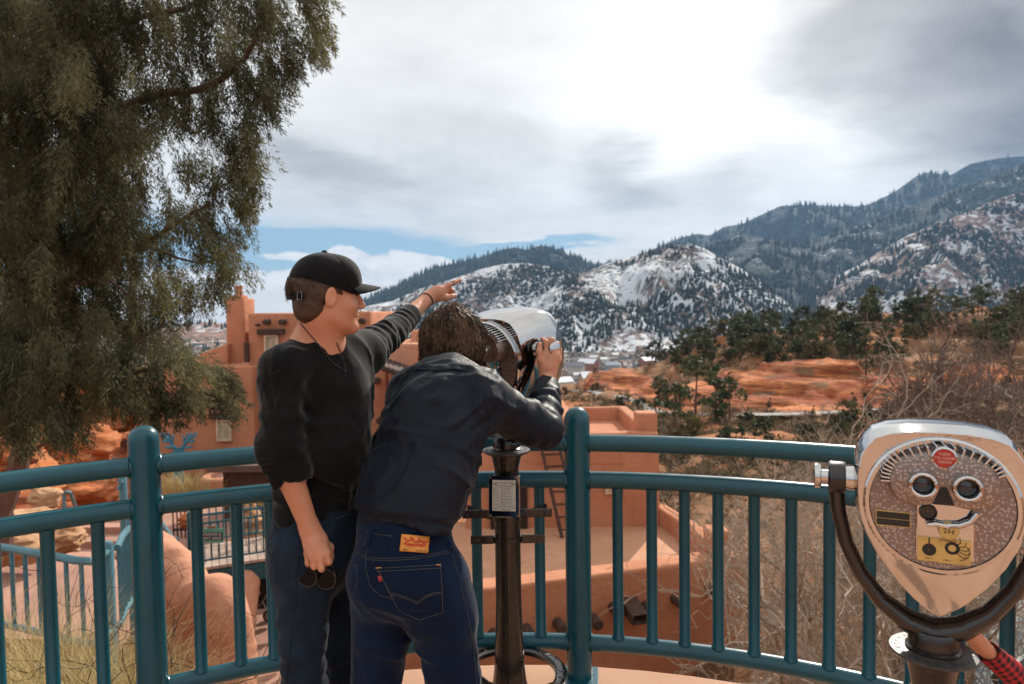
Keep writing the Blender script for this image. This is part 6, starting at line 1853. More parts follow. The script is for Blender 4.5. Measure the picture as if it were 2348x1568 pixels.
s.cone(E3.lerp(W3, .88), W3 + (W3 - E3) * .3, .0245, .0245, .003, '-'); s.plane_near(C3, W3 - E3, .06); s.chain([c3 + l3 * -.1 + Vector((0, 0, .84)), c3 + l3 * -.14 + Vector((0, 0, .6)), c3 + l3 * -.12 + Vector((0, 0, .44))], [.046, .042, .036], k=.03)
s.cone(HC3 - u3 * .11, HC3, .055, .06, .01, '-'); s.disp.append(rings_on(E3, C3, .04, .035, .003, 0, 1, 1)); sdf_obj('checked_shirt', s, .007, plaid(), p3)
s = SDF(); s.cone(c3 + Vector((0, 0, .55)), c3 + Vector((0, 0, .48)), .112, .11, .02)
for sg in (-1, 1): s.chain([c3 + l3 * sg * .055 + Vector((0, 0, .5)), c3 + l3 * sg * .06 + Vector((0, 0, .3)), c3 + l3 * sg * .065 + Vector((0, 0, .07))], [.08, .065, .055], k=.03)
sdf_obj('trousers', s, .009, DENIM1, p3); s = SDF(); M3_ = Matrix((f3, l3, u3)).transposed(); s.ell(HC3 - f3 * .012 + u3 * .035, [.095, .078, .088], M3_); s.plane(HC3 + f3 * .05, tuple((f3 - u3 * .5).normalized()), .01); sdf_obj('hair', s, .006, HAIR1, p3)
s = SDF(); shoe(s, c3 + l3 * .06 + Vector((0, 0, .07)), R(-115), .2); shoe(s, c3 + l3 * -.06 + Vector((0, 0, .07)), R(-115), .2); sdf_obj('shoes', s, .009, SHOEM, p3)
# ------------------------------------------------------------------ plants
def leaf_mat(name, a, b, trans=.25, vs=1.5, attr=True):
    m, nt, bs = new_mat(name)
    p = geo_pos(nt); n = nt.noise(p, vs, 4)
    fac = nt.step(n, .35, .65)
    if attr:
        at_ = nt.new('ShaderNodeAttribute', attribute_name='tone'); fac = nt.m('ADD', nt.m('MULTIPLY', fac, .15), nt.m('MULTIPLY', at_.outputs['Fac'], .85))
    c = nt.mix(fac, a, b)
    nt.set(bs.inputs['Base Color'], c); bs.inputs['Roughness'].default_value = .7; bs.inputs['Specular IOR Level'].default_value = .25
    if trans:
        tr = nt.new('ShaderNodeBsdfTranslucent'); nt.set(tr.inputs['Color'], c)
        mx = nt.new('ShaderNodeMixShader'); mx.inputs[0].default_value = trans
        out = m.node_tree.nodes['Material Output']
        nt.l.new(bs.outputs[0], mx.inputs[1]); nt.l.new(tr.outputs[0], mx.inputs[2]); nt.l.new(mx.outputs[0], out.inputs['Surface'])
    return m
def tone(o, vals):
    a = o.data.attributes.new('tone', 'FLOAT', 'POINT'); a.data.foreach_set('value', np.asarray(vals, dtype=np.float32))
BARK = mat('juniper_bark', (.13, .065, .045), .9, var=.4, vscale=5, bump=.8, bscale=18, bdist=.02, stretch=(1, 1, .25))
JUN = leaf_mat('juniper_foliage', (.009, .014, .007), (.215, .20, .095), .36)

def in_poly(pts, poly):
    x, y = pts[:, 0], pts[:, 1]; inside = np.zeros(len(pts), bool); n = len(poly)
    for i in range(n):
        x1, y1 = poly[i]; x2, y2 = poly[(i + 1) % n]
        c = ((y1 > y) != (y2 > y)) & (x < (x2 - x1) * (y - y1) / (y2 - y1 + 1e-9) + x1)
        inside ^= c
    return inside
def Pn(dx, dy, Y):
    """vector version of P"""
    dx = np.asarray(dx, float); dy = np.asarray(dy, float); Y = np.asarray(Y, float)
    a = (dx - 1173.5) / FPX; b = (dy - 784.0) / FPX
    d = np.array(_f)[None] + a[:, None] * np.array(_r)[None] - b[:, None] * np.array(_u)[None]
    return np.array(EYE)[None] + d * (Y / d[:, 1])[:, None]
CROWN = [(-420, -420), (640, -420), (700, -200), (742, -60), (738, 20), (748, 60), (712, 120), (690, 150), (655, 172), (632, 215), (612, 230), (590, 265), (585, 320), (590, 400), (604, 430), (585, 455), (572, 500), (548, 530), (556, 560), (574, 585), (566, 620), (530, 650), (492, 662), (462, 690), (432, 715), (420, 760), (450, 800), (495, 830), (535, 872), (538, 905), (500, 925), (450, 925), (415, 925), (380, 935), (330, 950), (300, 930), (255, 915), (215, 925), (170, 960), (110, 985), (60, 1010), (0, 985), (-420, 980)]
HOLES = [(425, 285, 40, 45, .97), (370, 345, 26, 50, .75), (480, 330, 30, 50, .7), (400, 415, 36, 40, .93), (345, 440, 22, 60, .7), (455, 420, 20, 40, .75), (520, 250, 18, 40, .7), (500, 460, 22, 26, .8), (330, 590, 26, 30, .7), (420, 545, 40, 28, .85), (455, 610, 34, 24, .75), (400, 640, 30, 26, .7), (60, 70, 40, 40, .6), (70, 190, 30, 40, .55), (30, 330, 25, 40, .5), (170, 110, 20, 40, .5), (360, 130, 26, 46, .6), (230, 760, 40, 40, .75), (140, 880, 60, 40, .7), (225, 860, 36, 40, .6), (265, 700, 20, 30, .5), (560, 110, 24, 34, .55), (440, 160, 24, 40, .6), (330, 800, 30, 20, .6), (60, 900, 40, 40, .5)]
ju = thing('juniper_tree', 'large shaggy juniper tree overhanging the upper left of the view', 'tree', tuple(P(25, 1180, 8.6)))
rg = np.random.default_rng(21)
def hole_p(p_):
    k_ = np.zeros(len(p_))
    for hx, hy, w, h, pr in HOLES: k_ = np.maximum(k_, pr * ((((p_[:, 0] - hx) / w) ** 2 + ((p_[:, 1] - hy) / h) ** 2) < 1))
    return k_
# boughs first: hanging clumps with gaps between them
bo = np.stack([rg.uniform(-380, 760, 9000), rg.uniform(-380, 1010, 9000)], 1)
bo = bo[in_poly(bo, CROWN)]; bo = bo[rg.random(len(bo)) > hole_p(bo)]
sel = []
for q_ in bo:
    off = q_[0] < -70 or q_[1] < -50
    rmin = 60 if off else (26 if q_[0] < 260 else 37)
    if all((q_[0] - o[0]) ** 2 + ((q_[1] - o[1]) * .75) ** 2 > rmin ** 2 for o in sel): sel.append(q_)
bo = np.array(sel); NBo = len(bo)
edb = np.clip((700 - bo[:, 0]) / 700, 0, 1)
Yb = 7.1 + (rg.random(NBo) - .5) * (1.2 + 3.0 * edb)
lowb = (bo[:, 1] > 800) & (bo[:, 0] > 150); Yb = np.where(lowb, 6.3 + (rg.random(NBo) - .5) * 1.0, Yb)
per = np.where((bo[:, 0] < -70) | (bo[:, 1] < -50), 14, np.where(bo[:, 0] < 320, 28, 23)); ib = np.repeat(np.arange(NBo), per); K = len(ib)
tt_ = rg.random(K) ** .8
pts = np.stack([bo[ib, 0] + rg.normal(0, 1, K) * (6 + 12 * np.sin(tt_ * 2.6)) , bo[ib, 1] - 42 + 80 * tt_ + rg.normal(0, 7, K)], 1)
ok_ = in_poly(pts + np.array([0, 6.0]), CROWN) & (rg.random(K) > hole_p(pts) * .75); pts = pts[ok_]; ib = ib[ok_]; K = len(pts)
Yd = Yb[ib] + rg.normal(0, .13, K)
print('juniper sprays', K, 'boughs', NBo)
anch = Pn(pts[:, 0], pts[:, 1], Yd)
# spray axes droop outwards and down
outw = np.stack([np.clip((pts[:, 0] - 150) / 600, -.3, 1.0), (rg.random(K) - .5) * 1.0, np.zeros(K)], 1)
bax = np.stack([rg.normal(0, .25, NBo), rg.normal(0, .3, NBo), np.zeros(NBo)], 1)
ax0 = outw * .5 + bax[ib] + np.stack([rg.normal(0, .22, K), rg.normal(0, .22, K), -.75 - .4 * rg.random(K)], 1)
tipup = (pts[:, 1] > 790) & (pts[:, 0] > 380)
ax0[tipup] += np.array([.75, 0, .25])
ax0 /= np.linalg.norm(ax0, axis=1)[:, None]
Ls = rg.uniform(.16, .34, K)
NQ = 56
V = np.zeros((K, NQ, 4, 3), dtype=np.float32); T = np.zeros((K, NQ, 4), dtype=np.float32)
sidev = np.cross(ax0, rg.normal(size=(K, 3))); sidev /= np.linalg.norm(sidev, axis=1)[:, None]; side2 = np.cross(ax0, sidev)
bt_ = np.where(rg.random(NBo) < .42, rg.uniform(.7, 1.0, NBo), rg.uniform(0, .38, NBo)); base_t = np.clip(bt_[ib] + rg.normal(0, .14, K), 0, 1)  # tone makes some tan boughs bright as if sunlit, the rest dark
for qd in range(NQ):
    u = ((qd + rg.random(K)) / NQ) ** .8
    p = anch + ax0 * (u * Ls)[:, None] + np.array([0, 0, -1])[None] * (u ** 2 * Ls * .22)[:, None]
    an = rg.random(K) * 6.283
    lat = np.cos(an)[:, None] * sidev + np.sin(an)[:, None] * side2
    spread = (.016 + .055 * np.sin(np.clip(u * 1.05, 0, 1) * np.pi) ** .7 * (1 - .3 * u))
    p = p + lat * (spread * rg.random(K))[:, None]
    d_ = ax0 * .8 + lat * rg.uniform(.25, .9, K)[:, None] + np.stack([rg.normal(0, .2, K), rg.normal(0, .2, K), rg.normal(-.15, .2, K)], 1)
    d_ /= np.linalg.norm(d_, axis=1)[:, None]
    ln = rg.uniform(.020, .055, K); w_ = rg.uniform(.0036, .0070, K)
    nrm = np.cross(d_, rg.normal(size=(K, 3))); nrm /= np.linalg.norm(nrm, axis=1)[:, None]
    V[:, qd, 0] = p - nrm * w_[:, None]; V[:, qd, 1] = p + nrm * w_[:, None]
    V[:, qd, 2] = p + d_ * ln[:, None] + nrm * (w_ * .35)[:, None]; V[:, qd, 3] = p + d_ * ln[:, None] - nrm * (w_ * .35)[:, None]
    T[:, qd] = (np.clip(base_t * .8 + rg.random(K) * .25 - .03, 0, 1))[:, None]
Fq = np.arange(K * NQ * 4).reshape(-1, 4)
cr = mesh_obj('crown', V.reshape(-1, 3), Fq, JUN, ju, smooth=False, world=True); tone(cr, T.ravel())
# stems inside each spray, limbs and trunk
sp_v = MB()
for i in range(0, K, 3):
    a = Vector(anch[i]); b = a + Vector(ax0[i]) * float(Ls[i]) * .8
    sp_v.tube([a, a.lerp(b, .5) + Vector((0, 0, .01)), b - Vector((0, 0, float(Ls[i]) * .12))], [.0035, .0028, .0015], 3, cap=False)
sp_v.build('twigs', mat('juniper_twigs', (.045, .034, .024), .9, var=.3), ju, smooth=True, world=True)
def limb(path, r0, r1, name='limb'):
    """path of photo points with depth; smoothed"""
    pp = [P(*a) for a in path]; out = []
    for i in range(len(pp) - 1):
        p0, p1, p2, p3 = pp[max(i - 1, 0)], pp[i], pp[i + 1], pp[min(i + 2, len(pp) - 1)]
        for k in range(6):
            t = k / 6; out.append(.5 * ((2 * p1) + (p2 - p0) * t + (2 * p0 - 5 * p1 + 4 * p2 - p3) * t * t + (3 * p1 - p0 - 3 * p2 + p3) * t ** 3))
    out.append(pp[-1]); n = len(out)
    out = [p + Vector((rg.normal(0, .25), rg.normal(0, .25), rg.normal(0, .25))) * (r0 * .35) for p in out]
    mb = MB(); mb.tube(out, [r0 + (r1 - r0) * i / (n - 1) for i in range(n)], 9); mb.build(name, BARK, ju, smooth=True, world=True)
limb([(2, 1260, 8.7), (14, 1150, 8.6), (66, 980, 8.4), (110, 870, 8.2), (90, 700, 8.0), (60, 480, 7.9), (90, 200, 7.8), (60, -150, 7.7), (90, -420, 7.7)], .13, .05, 'trunk')
for path, r0, r1 in (([(95, 720, 8.0), (200, 610, 7.6), (330, 560, 7.2), (420, 500, 7.0), (480, 470, 6.9)], .055, .012), ([(75, 420, 7.9), (200, 300, 7.5), (340, 225, 7.2), (470, 200, 7.0), (545, 150, 6.9), (590, 80, 6.9), (600, 0, 6.9)], .06, .012),
                     ([(70, 300, 7.9), (130, 180, 7.4), (118, 60, 7.0), (140, -30, 6.9)], .022, .010), ([(105, 820, 8.1), (200, 850, 7.3), (270, 862, 6.7), (330, 850, 6.4), (400, 835, 6.2), (470, 850, 6.1)], .035, .010), ([(200, 850, 7.2), (240, 848, 6.9), (300, 790, 6.6), (380, 740, 6.5)], .02, .008),
                     ([(110, 870, 8.2), (170, 905, 7.6), (250, 930, 7.2)], .03, .01), ([(90, 160, 7.8), (250, 60, 7.4), (420, 20, 7.2), (600, -40, 7.0)], .05, .015), ([(80, 560, 7.9), (-60, 520, 7.5), (-250, 480, 7.2)], .06, .02), ([(80, 250, 7.8), (-80, 150, 7.6), (-260, 80, 7.4)], .06, .02), ([(330, 560, 7.2), (420, 595, 6.9), (480, 600, 6.8), (540, 575, 6.8)], .014, .006), ([(360, 225, 7.2), (430, 300, 7.0), (470, 295, 6.9), (510, 270, 6.9)], .012, .005),
                     ([(175, 90, 7.2), (190, 150, 7.0), (215, 190, 6.9), (240, 200, 6.9)], .012, .006), ([(95, 640, 8.0), (180, 650, 7.2), (240, 640, 6.8), (300, 680, 6.6)], .025, .008), ([(60, 1040, 8.5), (130, 1000, 8.0), (200, 960, 7.6)], .03, .01)):
    limb(path, r0, r1)

# ---- bare deciduous trees
TWIGL = mat('pale_bare_twigs', (.40, .31, .235), .8, var=.35, vscale=2.5); TWIGD = mat('grey_brown_bare_twigs', (.15, .10, .078), .85, var=.35, vscale=2.5)
HT = {}
def bare_tree(name, m, h, spread, seed, levels=5, dens=1.0, droop=0.0, r0=None):
    """returns an Empty with trunk and crown; crooked forking branches down to twigs"""
    rg_ = random.Random(seed); r0 = r0 or h * (.015 if h < 5 else .019)
    tr, cr_ = MB(), MB(); rmin = .0022 if h < 3 else (.0036 if h < 5 else .0072)
    V3 = lambda: Vector((rg_.gauss(0, 1), rg_.gauss(0, 1), rg_.gauss(0, 1)))
    def grow(p, d, L, r, lev):
        n = 4 if lev < 3 else 3; pts_ = [p]; dd = d.copy(); kids = []
        for i in range(n):
            dd = (dd + V3() * (.20 + .05 * lev) + Vector((0, 0, .05 - droop * lev * .05))).normalized(); p = p + dd * (L / n); pts_.append(p); kids.append((p, dd.copy(), i / n))
        rs = [r * (1 - .5 * i / n) for i in range(n + 1)]
        (tr if lev == 0 else cr_).tube(pts_, rs, 6 if lev < 2 else (4 if lev < 3 else 3), cap=False)
        if lev >= levels: return
        nk = int(round((3.2 + rg_.random() * 1.8) * dens)) if lev else 6
        for k in range(nk):
            kp, kd, ft = kids[min(n - 1, int(rg_.random() ** .6 * n))] if k else kids[-1]
            nd = (kd * (.75 if k else 1.1) + V3() * (.62 * spread) + Vector((0, 0, .12))).normalized()
            grow(kp, nd, L * rg_.uniform(.55, .82), max(r * (.55 if k else .66), rmin), lev + 1)
    t = thing(name, None, None)
    for k in range(3 if h < 6 else 1):
        grow(Vector((rg_.gauss(0, .1), rg_.gauss(0, .1), -.2)), (Vector((0, 0, 1)) + V3() * (.35 if h < 6 else .1)).normalized(), h * .36, r0 * (.8 if h < 6 else 1), 0)
    tr.build('trunk', m, t, smooth=True); cr_.build('crown', m, t, smooth=True)
    zs = sorted(v[2] for v in cr_.v); HT[name + str(seed)] = zs[int(len(zs) * .985)]
    return t
BT = [bare_tree('bare_tree', TWIGL, 4.2, .85, 31, 5, .74), bare_tree('bare_tree', TWIGL, 3.6, .95, 32, 5, .74), bare_tree('bare_tree', TWIGD, 6.0, .8, 33, 5, .85), bare_tree('bare_tree', TWIGD, 5.2, .9, 34, 5, .85), bare_tree('bare_tree', TWIGL, 4.4, .8, 35, 5, .62)]
used = [0] * 5
def plant(protos, used_, i, loc, s, rz, label, cat, group=None, wide=1.0):
    o = protos[i] if not used_[i] else copy_tree(protos[i]); used_[i] += 1
    o.location = loc; o.rotation_euler = (0, 0, rz); o.scale = (s * wide, s * wide, s * random.uniform(.92, 1.08))
    o['label'] = label; o['category'] = cat
    if group: o['group'] = group
    elif 'group' in o: del o['group']
    return o
BARE = [  # proto, photo column, depth, top row, label
    (0, 1800, 14.5, 1235, 'pale bare bush reaching over the end of the lower parapet wall'), (1, 1880, 11.0, 1180, 'pale twiggy bare bush behind the balusters left of the front viewer'),
    (1, 1990, 8.8, 1120, 'pale bare bush directly behind the left arm of the front viewer'), (0, 2100, 8.0, 1060, 'dense bare bush straight behind the front viewer'), (1, 2260, 8.6, 1040, 'bare bush behind the right side of the front viewer'),
    (4, 1900, 14, 900, 'tall thin pale bare tree rising above the railing left of the front viewer'), (4, 2075, 15, 885, 'pale bare tree whose twigs cross the two dark junipers'), (4, 1840, 19, 985, 'small pale bare tree just over the top rail under the red bank'),
    (2, 2300, 18, 740, 'tall dark bare tree filling the right edge below the ridge'), (3, 2190, 22, 800, 'grey brown bare tree left of the tallest one at the right edge'), (2, 2440, 16, 770, 'dark bare tree cut by the right edge of the picture')]
for i, dx, Y, top, lab in BARE:
    x = P(dx, 900, Y).x; z0 = gz(x, Y); zt = zat(dx, top, Y); hgt = HT['bare_tree' + str(31 + i)]
    plant(BT, used, i, (x, Y, z0), max(.35, (zt - z0) / hgt), random.uniform(0, 6.28), lab, 'tree', wide=.78)

# ---- conifers
NEED = leaf_mat('pine_foliage', (.034, .050, .022), (.105, .115, .048), .15, .6); NEEDJ = leaf_mat('dark_juniper_foliage', (.022, .032, .017), (.065, .075, .033), .15, .6); OLIVE = leaf_mat('olive_shrub_foliage', (.055, .055, .02), (.15, .125, .05), .15, .6)
def conifer(name, m, seed, h, w, shape, n=420, open_=.35):
    rg_ = np.random.default_rng(seed); t = thing(name, None, None)
    mb = MB(); lean = rg_.normal(0, .03, 2) * h
    mb.tube([(0, 0, -.4), (lean[0] * .3, lean[1] * .3, h * .4), (lean[0], lean[1], h * .92)], [h * .022, h * .016, h * .005], 6)
    for k in range(9):
        a = rg_.random() * 6.28; z = h * (.25 + .07 * k); l_ = w * .42 * rg_.uniform(.5, 1)
        mb.tube([(lean[0] * z / h, lean[1] * z / h, z), (l_ * math.cos(a), l_ * math.sin(a), z + l_ * .25)], [h * .007, h * .003], 4)
    mb.build('trunk', BARK, t, smooth=True)
    nc = 16 if shape != 'cone' else 22; cs = []
    for k in range(nc):
        u = rg_.random()
        if shape == 'cone': z = .10 + .88 * u; r = w * .5 * (1 - u) ** .8 * rg_.uniform(.4, 1.0)
        elif shape == 'pine': z = .38 + .58 * u; r = w * .5 * math.sin(math.pi * min(1, (u * .85 + .15))) ** .6 * rg_.uniform(.3, 1.05)
        else: z = .12 + .75 * u; r = w * .5 * math.sin(math.pi * (u * .75 + .2)) ** .5 * rg_.uniform(.3, 1.0)
        a = rg_.random() * 6.28; cs.append((r * math.cos(a) + lean[0] * z, r * math.sin(a) + lean[1] * z, z * h, w * rg_.uniform(.13, .24) * (1 if shape != 'cone' else (1.15 - .6 * u))))
    cs = np.array(cs); i = rg_.integers(0, nc, n); c = cs[i]
    d_ = rg_.normal(size=(n, 3)); d_ /= np.linalg.norm(d_, axis=1)[:, None]
    p = c[:, :3] + d_ * (c[:, 3] * rg_.random(n) ** .45)[:, None] * np.array([1, 1, .72])
    s = w * rg_.uniform(.035, .085, n); a1 = rg_.normal(size=(n, 3)); a1 /= np.linalg.norm(a1, axis=1)[:, None]; a2 = np.cross(a1, rg_.normal(size=(n, 3))); a2 /= np.linalg.norm(a2, axis=1)[:, None]
    V = np.stack([p - a1 * s[:, None], p + a2 * (s * .6)[:, None], p + a1 * s[:, None], p - a2 * (s * .6)[:, None]], 1)
    cr_ = mesh_obj('crown', V.reshape(-1, 3), np.arange(n * 4).reshape(-1, 4), m, t, smooth=False); tone(cr_, np.repeat(rg_.random(nc)[i] * .7 + rg_.random(n) * .3, 4))
    return t
CP = [conifer('pine_tree', NEED, 41, 7, 4.2, 'pine'), conifer('pine_tree', NEED, 42, 8, 4.0, 'pine'), conifer('pine_tree', NEED, 43, 6.5, 4.6, 'pine'), conifer('juniper_bush', NEEDJ, 44, 3.6, 3.4, 'round', 480), conifer('juniper_bush', OLIVE, 45, 3.0, 3.2, 'round', 420), conifer('juniper_bush', NEEDJ, 46, 4.6, 2.6, 'cone', 520), conifer('pine_tree', NEED, 47, 7, 3.6, 'cone', 560)]
ch_h = (7, 8, 6.5, 3.6, 3.0, 4.6, 7); cused = [0] * len(CP)
def put_tree(i, dx, Y, hp, label, cat='tree', group=None):
    """hp: height in photo pixels"""
    x = P(dx, 800, Y).x; z = gz(x, Y); s = hp * Y / FPX / ch_h[i]
    plant(CP, cused, i, (x, Y, z - .1), s, random.uniform(0, 6.28), label, cat, group)
BIG = [(0, 2000, 176, 92, 'tall pine on the ridge with trunk standing clear of the others'), (1, 2135, 172, 88, 'pine on the ridge left of the layered red outcrop'), (2, 2250, 168, 70, 'broad dark tree on the ridge right of the red outcrop'), (2, 2330, 166, 80, 'dark tree on the ridge at the right edge'), (6, 1640, 92, 165, 'tall green tree in front of the left end of the red bank'), (0, 1592, 84, 185, 'tallest green tree below the left end of the red bank'), (2, 1672, 88, 120, 'broad green pine right of the tall pair at the left end of the red bank'), (4, 1560, 66, 80, 'olive bush at the foot of the tallest green tree'), (5, 1985, 66, 92, 'narrow dark juniper, left one of the pair under the red bank'), (5, 2028, 64, 92, 'narrow dark juniper, right one of the pair under the red bank'),
       (1, 1575, 178, 66, 'lone pine standing up from the left shoulder of the ridge'), (0, 1690, 188, 50, 'small pine on the ridge line against the snowy town'), (3, 1420, 95, 50, 'dark round bush beside the pale road'), (6, 1985, 118, 110, 'slim pine growing at the right end of the bare red bank'), (4, 1790, 46, 60, 'olive bush just over the top rail under the red bank'), (4, 1660, 44, 56, 'olive bush over the top rail right of the house corner'), (5, 1700, 58, 70, 'dark pointed bush below the red bank left of the bare trees'), (3, 1750, 60, 66, 'dark rounded bush below the red bank beside a pointed one'), (3, 1850, 56, 60, 'dark bush under the middle of the red bank'), (2, 1545, 80, 120, 'green tree at the left foot of the red bank near the road')]
for a in BIG: put_tree(*a)
rg = random.Random(77); n = 0; tries = 0
while n < 300 and tries < 12000:
    tries += 1
    dx = rg.uniform(1500, 2420); Y = rg.choice([rg.uniform(126, 150), rg.uniform(124, 165), rg.uniform(150, 205), rg.uniform(40, 100)])
    x = P(dx, 800, Y).x
    if rock_mask(np.array([x]), np.array([Y]))[0] > .6 and rg.random() < .96: continue
    if Y < 100 and (dx < 1560 or rg.random() < .45): continue
    if vnoise(np.array([[dx / 60, Y / 22, 2.0]]))[0] < -.42: continue
    up = Y > 120
    i = rg.choice([0, 1, 2, 2, 3, 3, 4, 6] if up else [3, 4, 4, 5, 3])
    hp = rg.uniform(28, 66) if up else rg.uniform(22, 60)
    if up: put_tree(i, dx, Y, hp, 'dark evergreen among the many covering the ridge above the red bank', 'tree', 'evergreens on the ridge')
    else: put_tree(i, dx, Y, hp, 'low evergreen bush on the tan slope below the red bank', 'bush', 'bushes on the slope')
    n += 1
for k in range(26):
    dx = rg.uniform(1290, 1520); Y = rg.uniform(60, 200); x = P(dx, 800, Y).x
    put_tree(rg.choice([3, 4, 4, 5]), dx, Y, rg.uniform(14, 34), 'small bush scattered on the valley side near the pale road', 'bush', 'bushes near the road')
for k, (dx, Y, hp, lab) in enumerate([(70, 12.5, 130, 'yellow green shrub under the juniper at the far left'), (215, 17, 95, 'green shrub behind the red boulder under the juniper'), (330, 20, 90, 'green shrub against the adobe wall under the juniper')]):
    put_tree(4, dx, Y, hp, lab, 'bush')
# low scrub: uncountable tufts
def tufts(name, m, region, N, size, seed, test=None):
    rg_ = np.random.default_rng(seed); dx = rg_.uniform(region[0], region[1], N * 3); Y = np.exp(rg_.uniform(math.log(region[2]), math.log(region[3]), N * 3))
    X = (dx - 1173.5) / FPX * Y
    ok = rock_mask(X, Y) < .75
    ok &= vnoise(np.stack([X * .12, Y * .12, X * 0], 1)) > -.25
    X, Y = X[ok][:N], Y[ok][:N]; Z = ground_z(X, Y); n_ = len(X); q = 34
    s = size * rg_.uniform(.5, 1.5, n_) * np.clip(Y / 60, .35, 1.3)
    p = np.repeat(np.stack([X, Y, Z], 1), q, 0); s = np.repeat(s, q); m_ = len(p)
    d_ = rg_.normal(size=(m_, 3)); d_[:, 2] = np.abs(d_[:, 2]) * .8; d_ /= np.linalg.norm(d_, axis=1)[:, None]
    c = p + d_ * (s * .55 * rg_.random(m_))[:, None]
    a2 = np.cross(d_, rg_.normal(size=(m_, 3))); a2 /= np.linalg.norm(a2, axis=1)[:, None]; l_ = s * .5; w = s * .045
    V = np.stack([c - a2 * w[:, None], c + a2 * w[:, None], c + d_ * l_[:, None]], 1)
    o = mesh_obj(name, V.reshape(-1, 3), np.arange(m_ * 3).reshape(-1, 3), m, smooth=False); tone(o, np.repeat(np.repeat(rg_.random(n_), q), 3)); o['kind'] = 'stuff'
SCR = leaf_mat('dry_scrub_twigs', (.16, .11, .07), (.30, .22, .13), 0, .4); SCG = leaf_mat('grey_green_scrub', (.05, .05, .028), (.13, .11, .06), 0, .4)
tufts('scrub', SCR, (1280, 2500, 24, 200), 3000, .85, 51); tufts('scrub', SCG, (1280, 2500, 30, 200), 2000, .95, 52); tufts('scrub', SCR, (-200, 1300, 16, 120), 500, 1.2, 53)

# ---- the town in the valley
HW = [mat('pale_house_wall', (.55, .50, .45), .8, var=.2, vscale=.05, pos=True), mat('tan_house_wall', (.38, .26, .18), .8), mat('grey_house_wall', (.32, .33, .35), .8), mat('red_house_wall', (.30, .13, .09), .8)]
HRF = [mat('snowy_roof', (.78, .79, .82), .7), mat('grey_roof', (.22, .22, .23), .8), mat('brown_roof', (.17, .11, .08), .8), mat('blue_grey_roof', (.25, .30, .36), .6)]
def house(w, d_, h, wm, rm, chim):
    t = thing('house', None, None)
    mb = MB(); mb.box((0, 0, h / 2 - 1), (w, d_, h + 2)); mb.add([(-w / 2, -d_ / 2, h), (-w / 2, d_ / 2, h), (-w / 2, 0, h + d_ * .32)], [(0, 1, 2)]); mb.add([(w / 2, -d_ / 2, h), (w / 2, d_ / 2, h), (w / 2, 0, h + d_ * .32)], [(0, 2, 1)]); mb.build('wall', HW[wm], t)
    mb = MB(); o_ = .5
    for sg in (-1, 1): mb.add([(-w / 2 - o_, sg * (d_ / 2 + o_), h - .15), (w / 2 + o_, sg * (d_ / 2 + o_), h - .15), (w / 2 + o_, 0, h + d_ * .34), (-w / 2 - o_, 0, h + d_ * .34), (-w / 2 - o_, sg * (d_ / 2 + o_), h + .1), (w / 2 + o_, sg * (d_ / 2 + o_), h + .1), (w / 2 + o_, 0, h + d_ * .34 + .3), (-w / 2 - o_, 0, h + d_ * .34 + .3)], [(0, 1, 2, 3), (4, 7, 6, 5), (0, 4, 5, 1), (1, 5, 6, 2), (3, 2, 6, 7), (0, 3, 7, 4)])
    rf = mb.build('roof', HRF[rm], t)
    if chim: mb = MB(); mb.box((w * .25, d_ * .15, h + d_ * .3), (.9, .9, 2.2)); mb.build('chimney', HW[3], rf)
    return t
HP = [house(12, 8, 5, 0, 0, 1), house(14, 9, 6, 1, 0, 1), house(10, 8, 5, 2, 1, 0), house(16, 10, 7, 0, 1, 1), house(12, 9, 5, 1, 2, 0), house(20, 12, 8, 3, 0, 1), house(13, 9, 5, 2, 3, 1)]
hu = [0] * len(HP)
rg = random.Random(88); n = 0
while n < 130:
    dx = rg.uniform(1240, 1900) if n < 105 else rg.uniform(420, 560); Y = math.exp(rg.uniform(math.log(520), math.log(1750)))
    dy_ = hor(dx) + FPX * 70 / Y
    x = P(dx, 800, Y).x; i = rg.randrange(len(HP)); s = rg.uniform(.8, 1.35)
    plant(HP, hu, i, (x, Y, gz(x, Y)), s, rg.uniform(-.9, .9), 'small house among many in the snowy valley town', 'house', 'houses of the valley town'); n += 1
# winter woodland round the houses: one mass
rg_ = np.random.default_rng(91); N = 5200; dx = rg_.uniform(380, 2000, N); Y = np.exp(rg_.uniform(math.log(380), math.log(1850), N)); X = (dx - 1173.5) / FPX * Y; Z = ground_z(X, Y)
s = rg_.uniform(2.2, 5.2, N) * np.clip(Y / 900, .6, 1.4); q = 14
p = np.repeat(np.stack([X, Y, Z], 1), q, 0); s_ = np.repeat(s, q); m_ = len(p); d_ = rg_.normal(size=(m_, 3)); d_[:, 2] = np.abs(d_[:, 2]); d_ /= np.linalg.norm(d_, axis=1)[:, None]
c = p + d_ * (s_ * .8)[:, None] * np.array([.7, .7, 1.1]); a1 = rg_.normal(size=(m_, 3)); a1 /= np.linalg.norm(a1, axis=1)[:, None]; a2 = np.cross(a1, d_)
V = np.stack([c - a1 * (s_ * .42)[:, None], c + a2 * (s_ * .3)[:, None], c + a1 * (s_ * .42)[:, None]], 1)
kind = np.repeat(rg_.random(N), q)
WDL = leaf_mat('winter_woodland', (.065, .052, .046), (.17, .125, .10), 0, .02); WDG = leaf_mat('town_conifers', (.018, .026, .022), (.045, .055, .040), 0, .02)
for nm, mm, sel in (('woodland', WDL, kind < .72), ('woodland', WDG, kind >= .72)):
    vv = V[sel]; o = mesh_obj(nm, vv.reshape(-1, 3), np.arange(len(vv) * 3).reshape(-1, 3), mm, smooth=False); tone(o, np.repeat(rg_.random(len(vv)), 3)); o['kind'] = 'stuff'

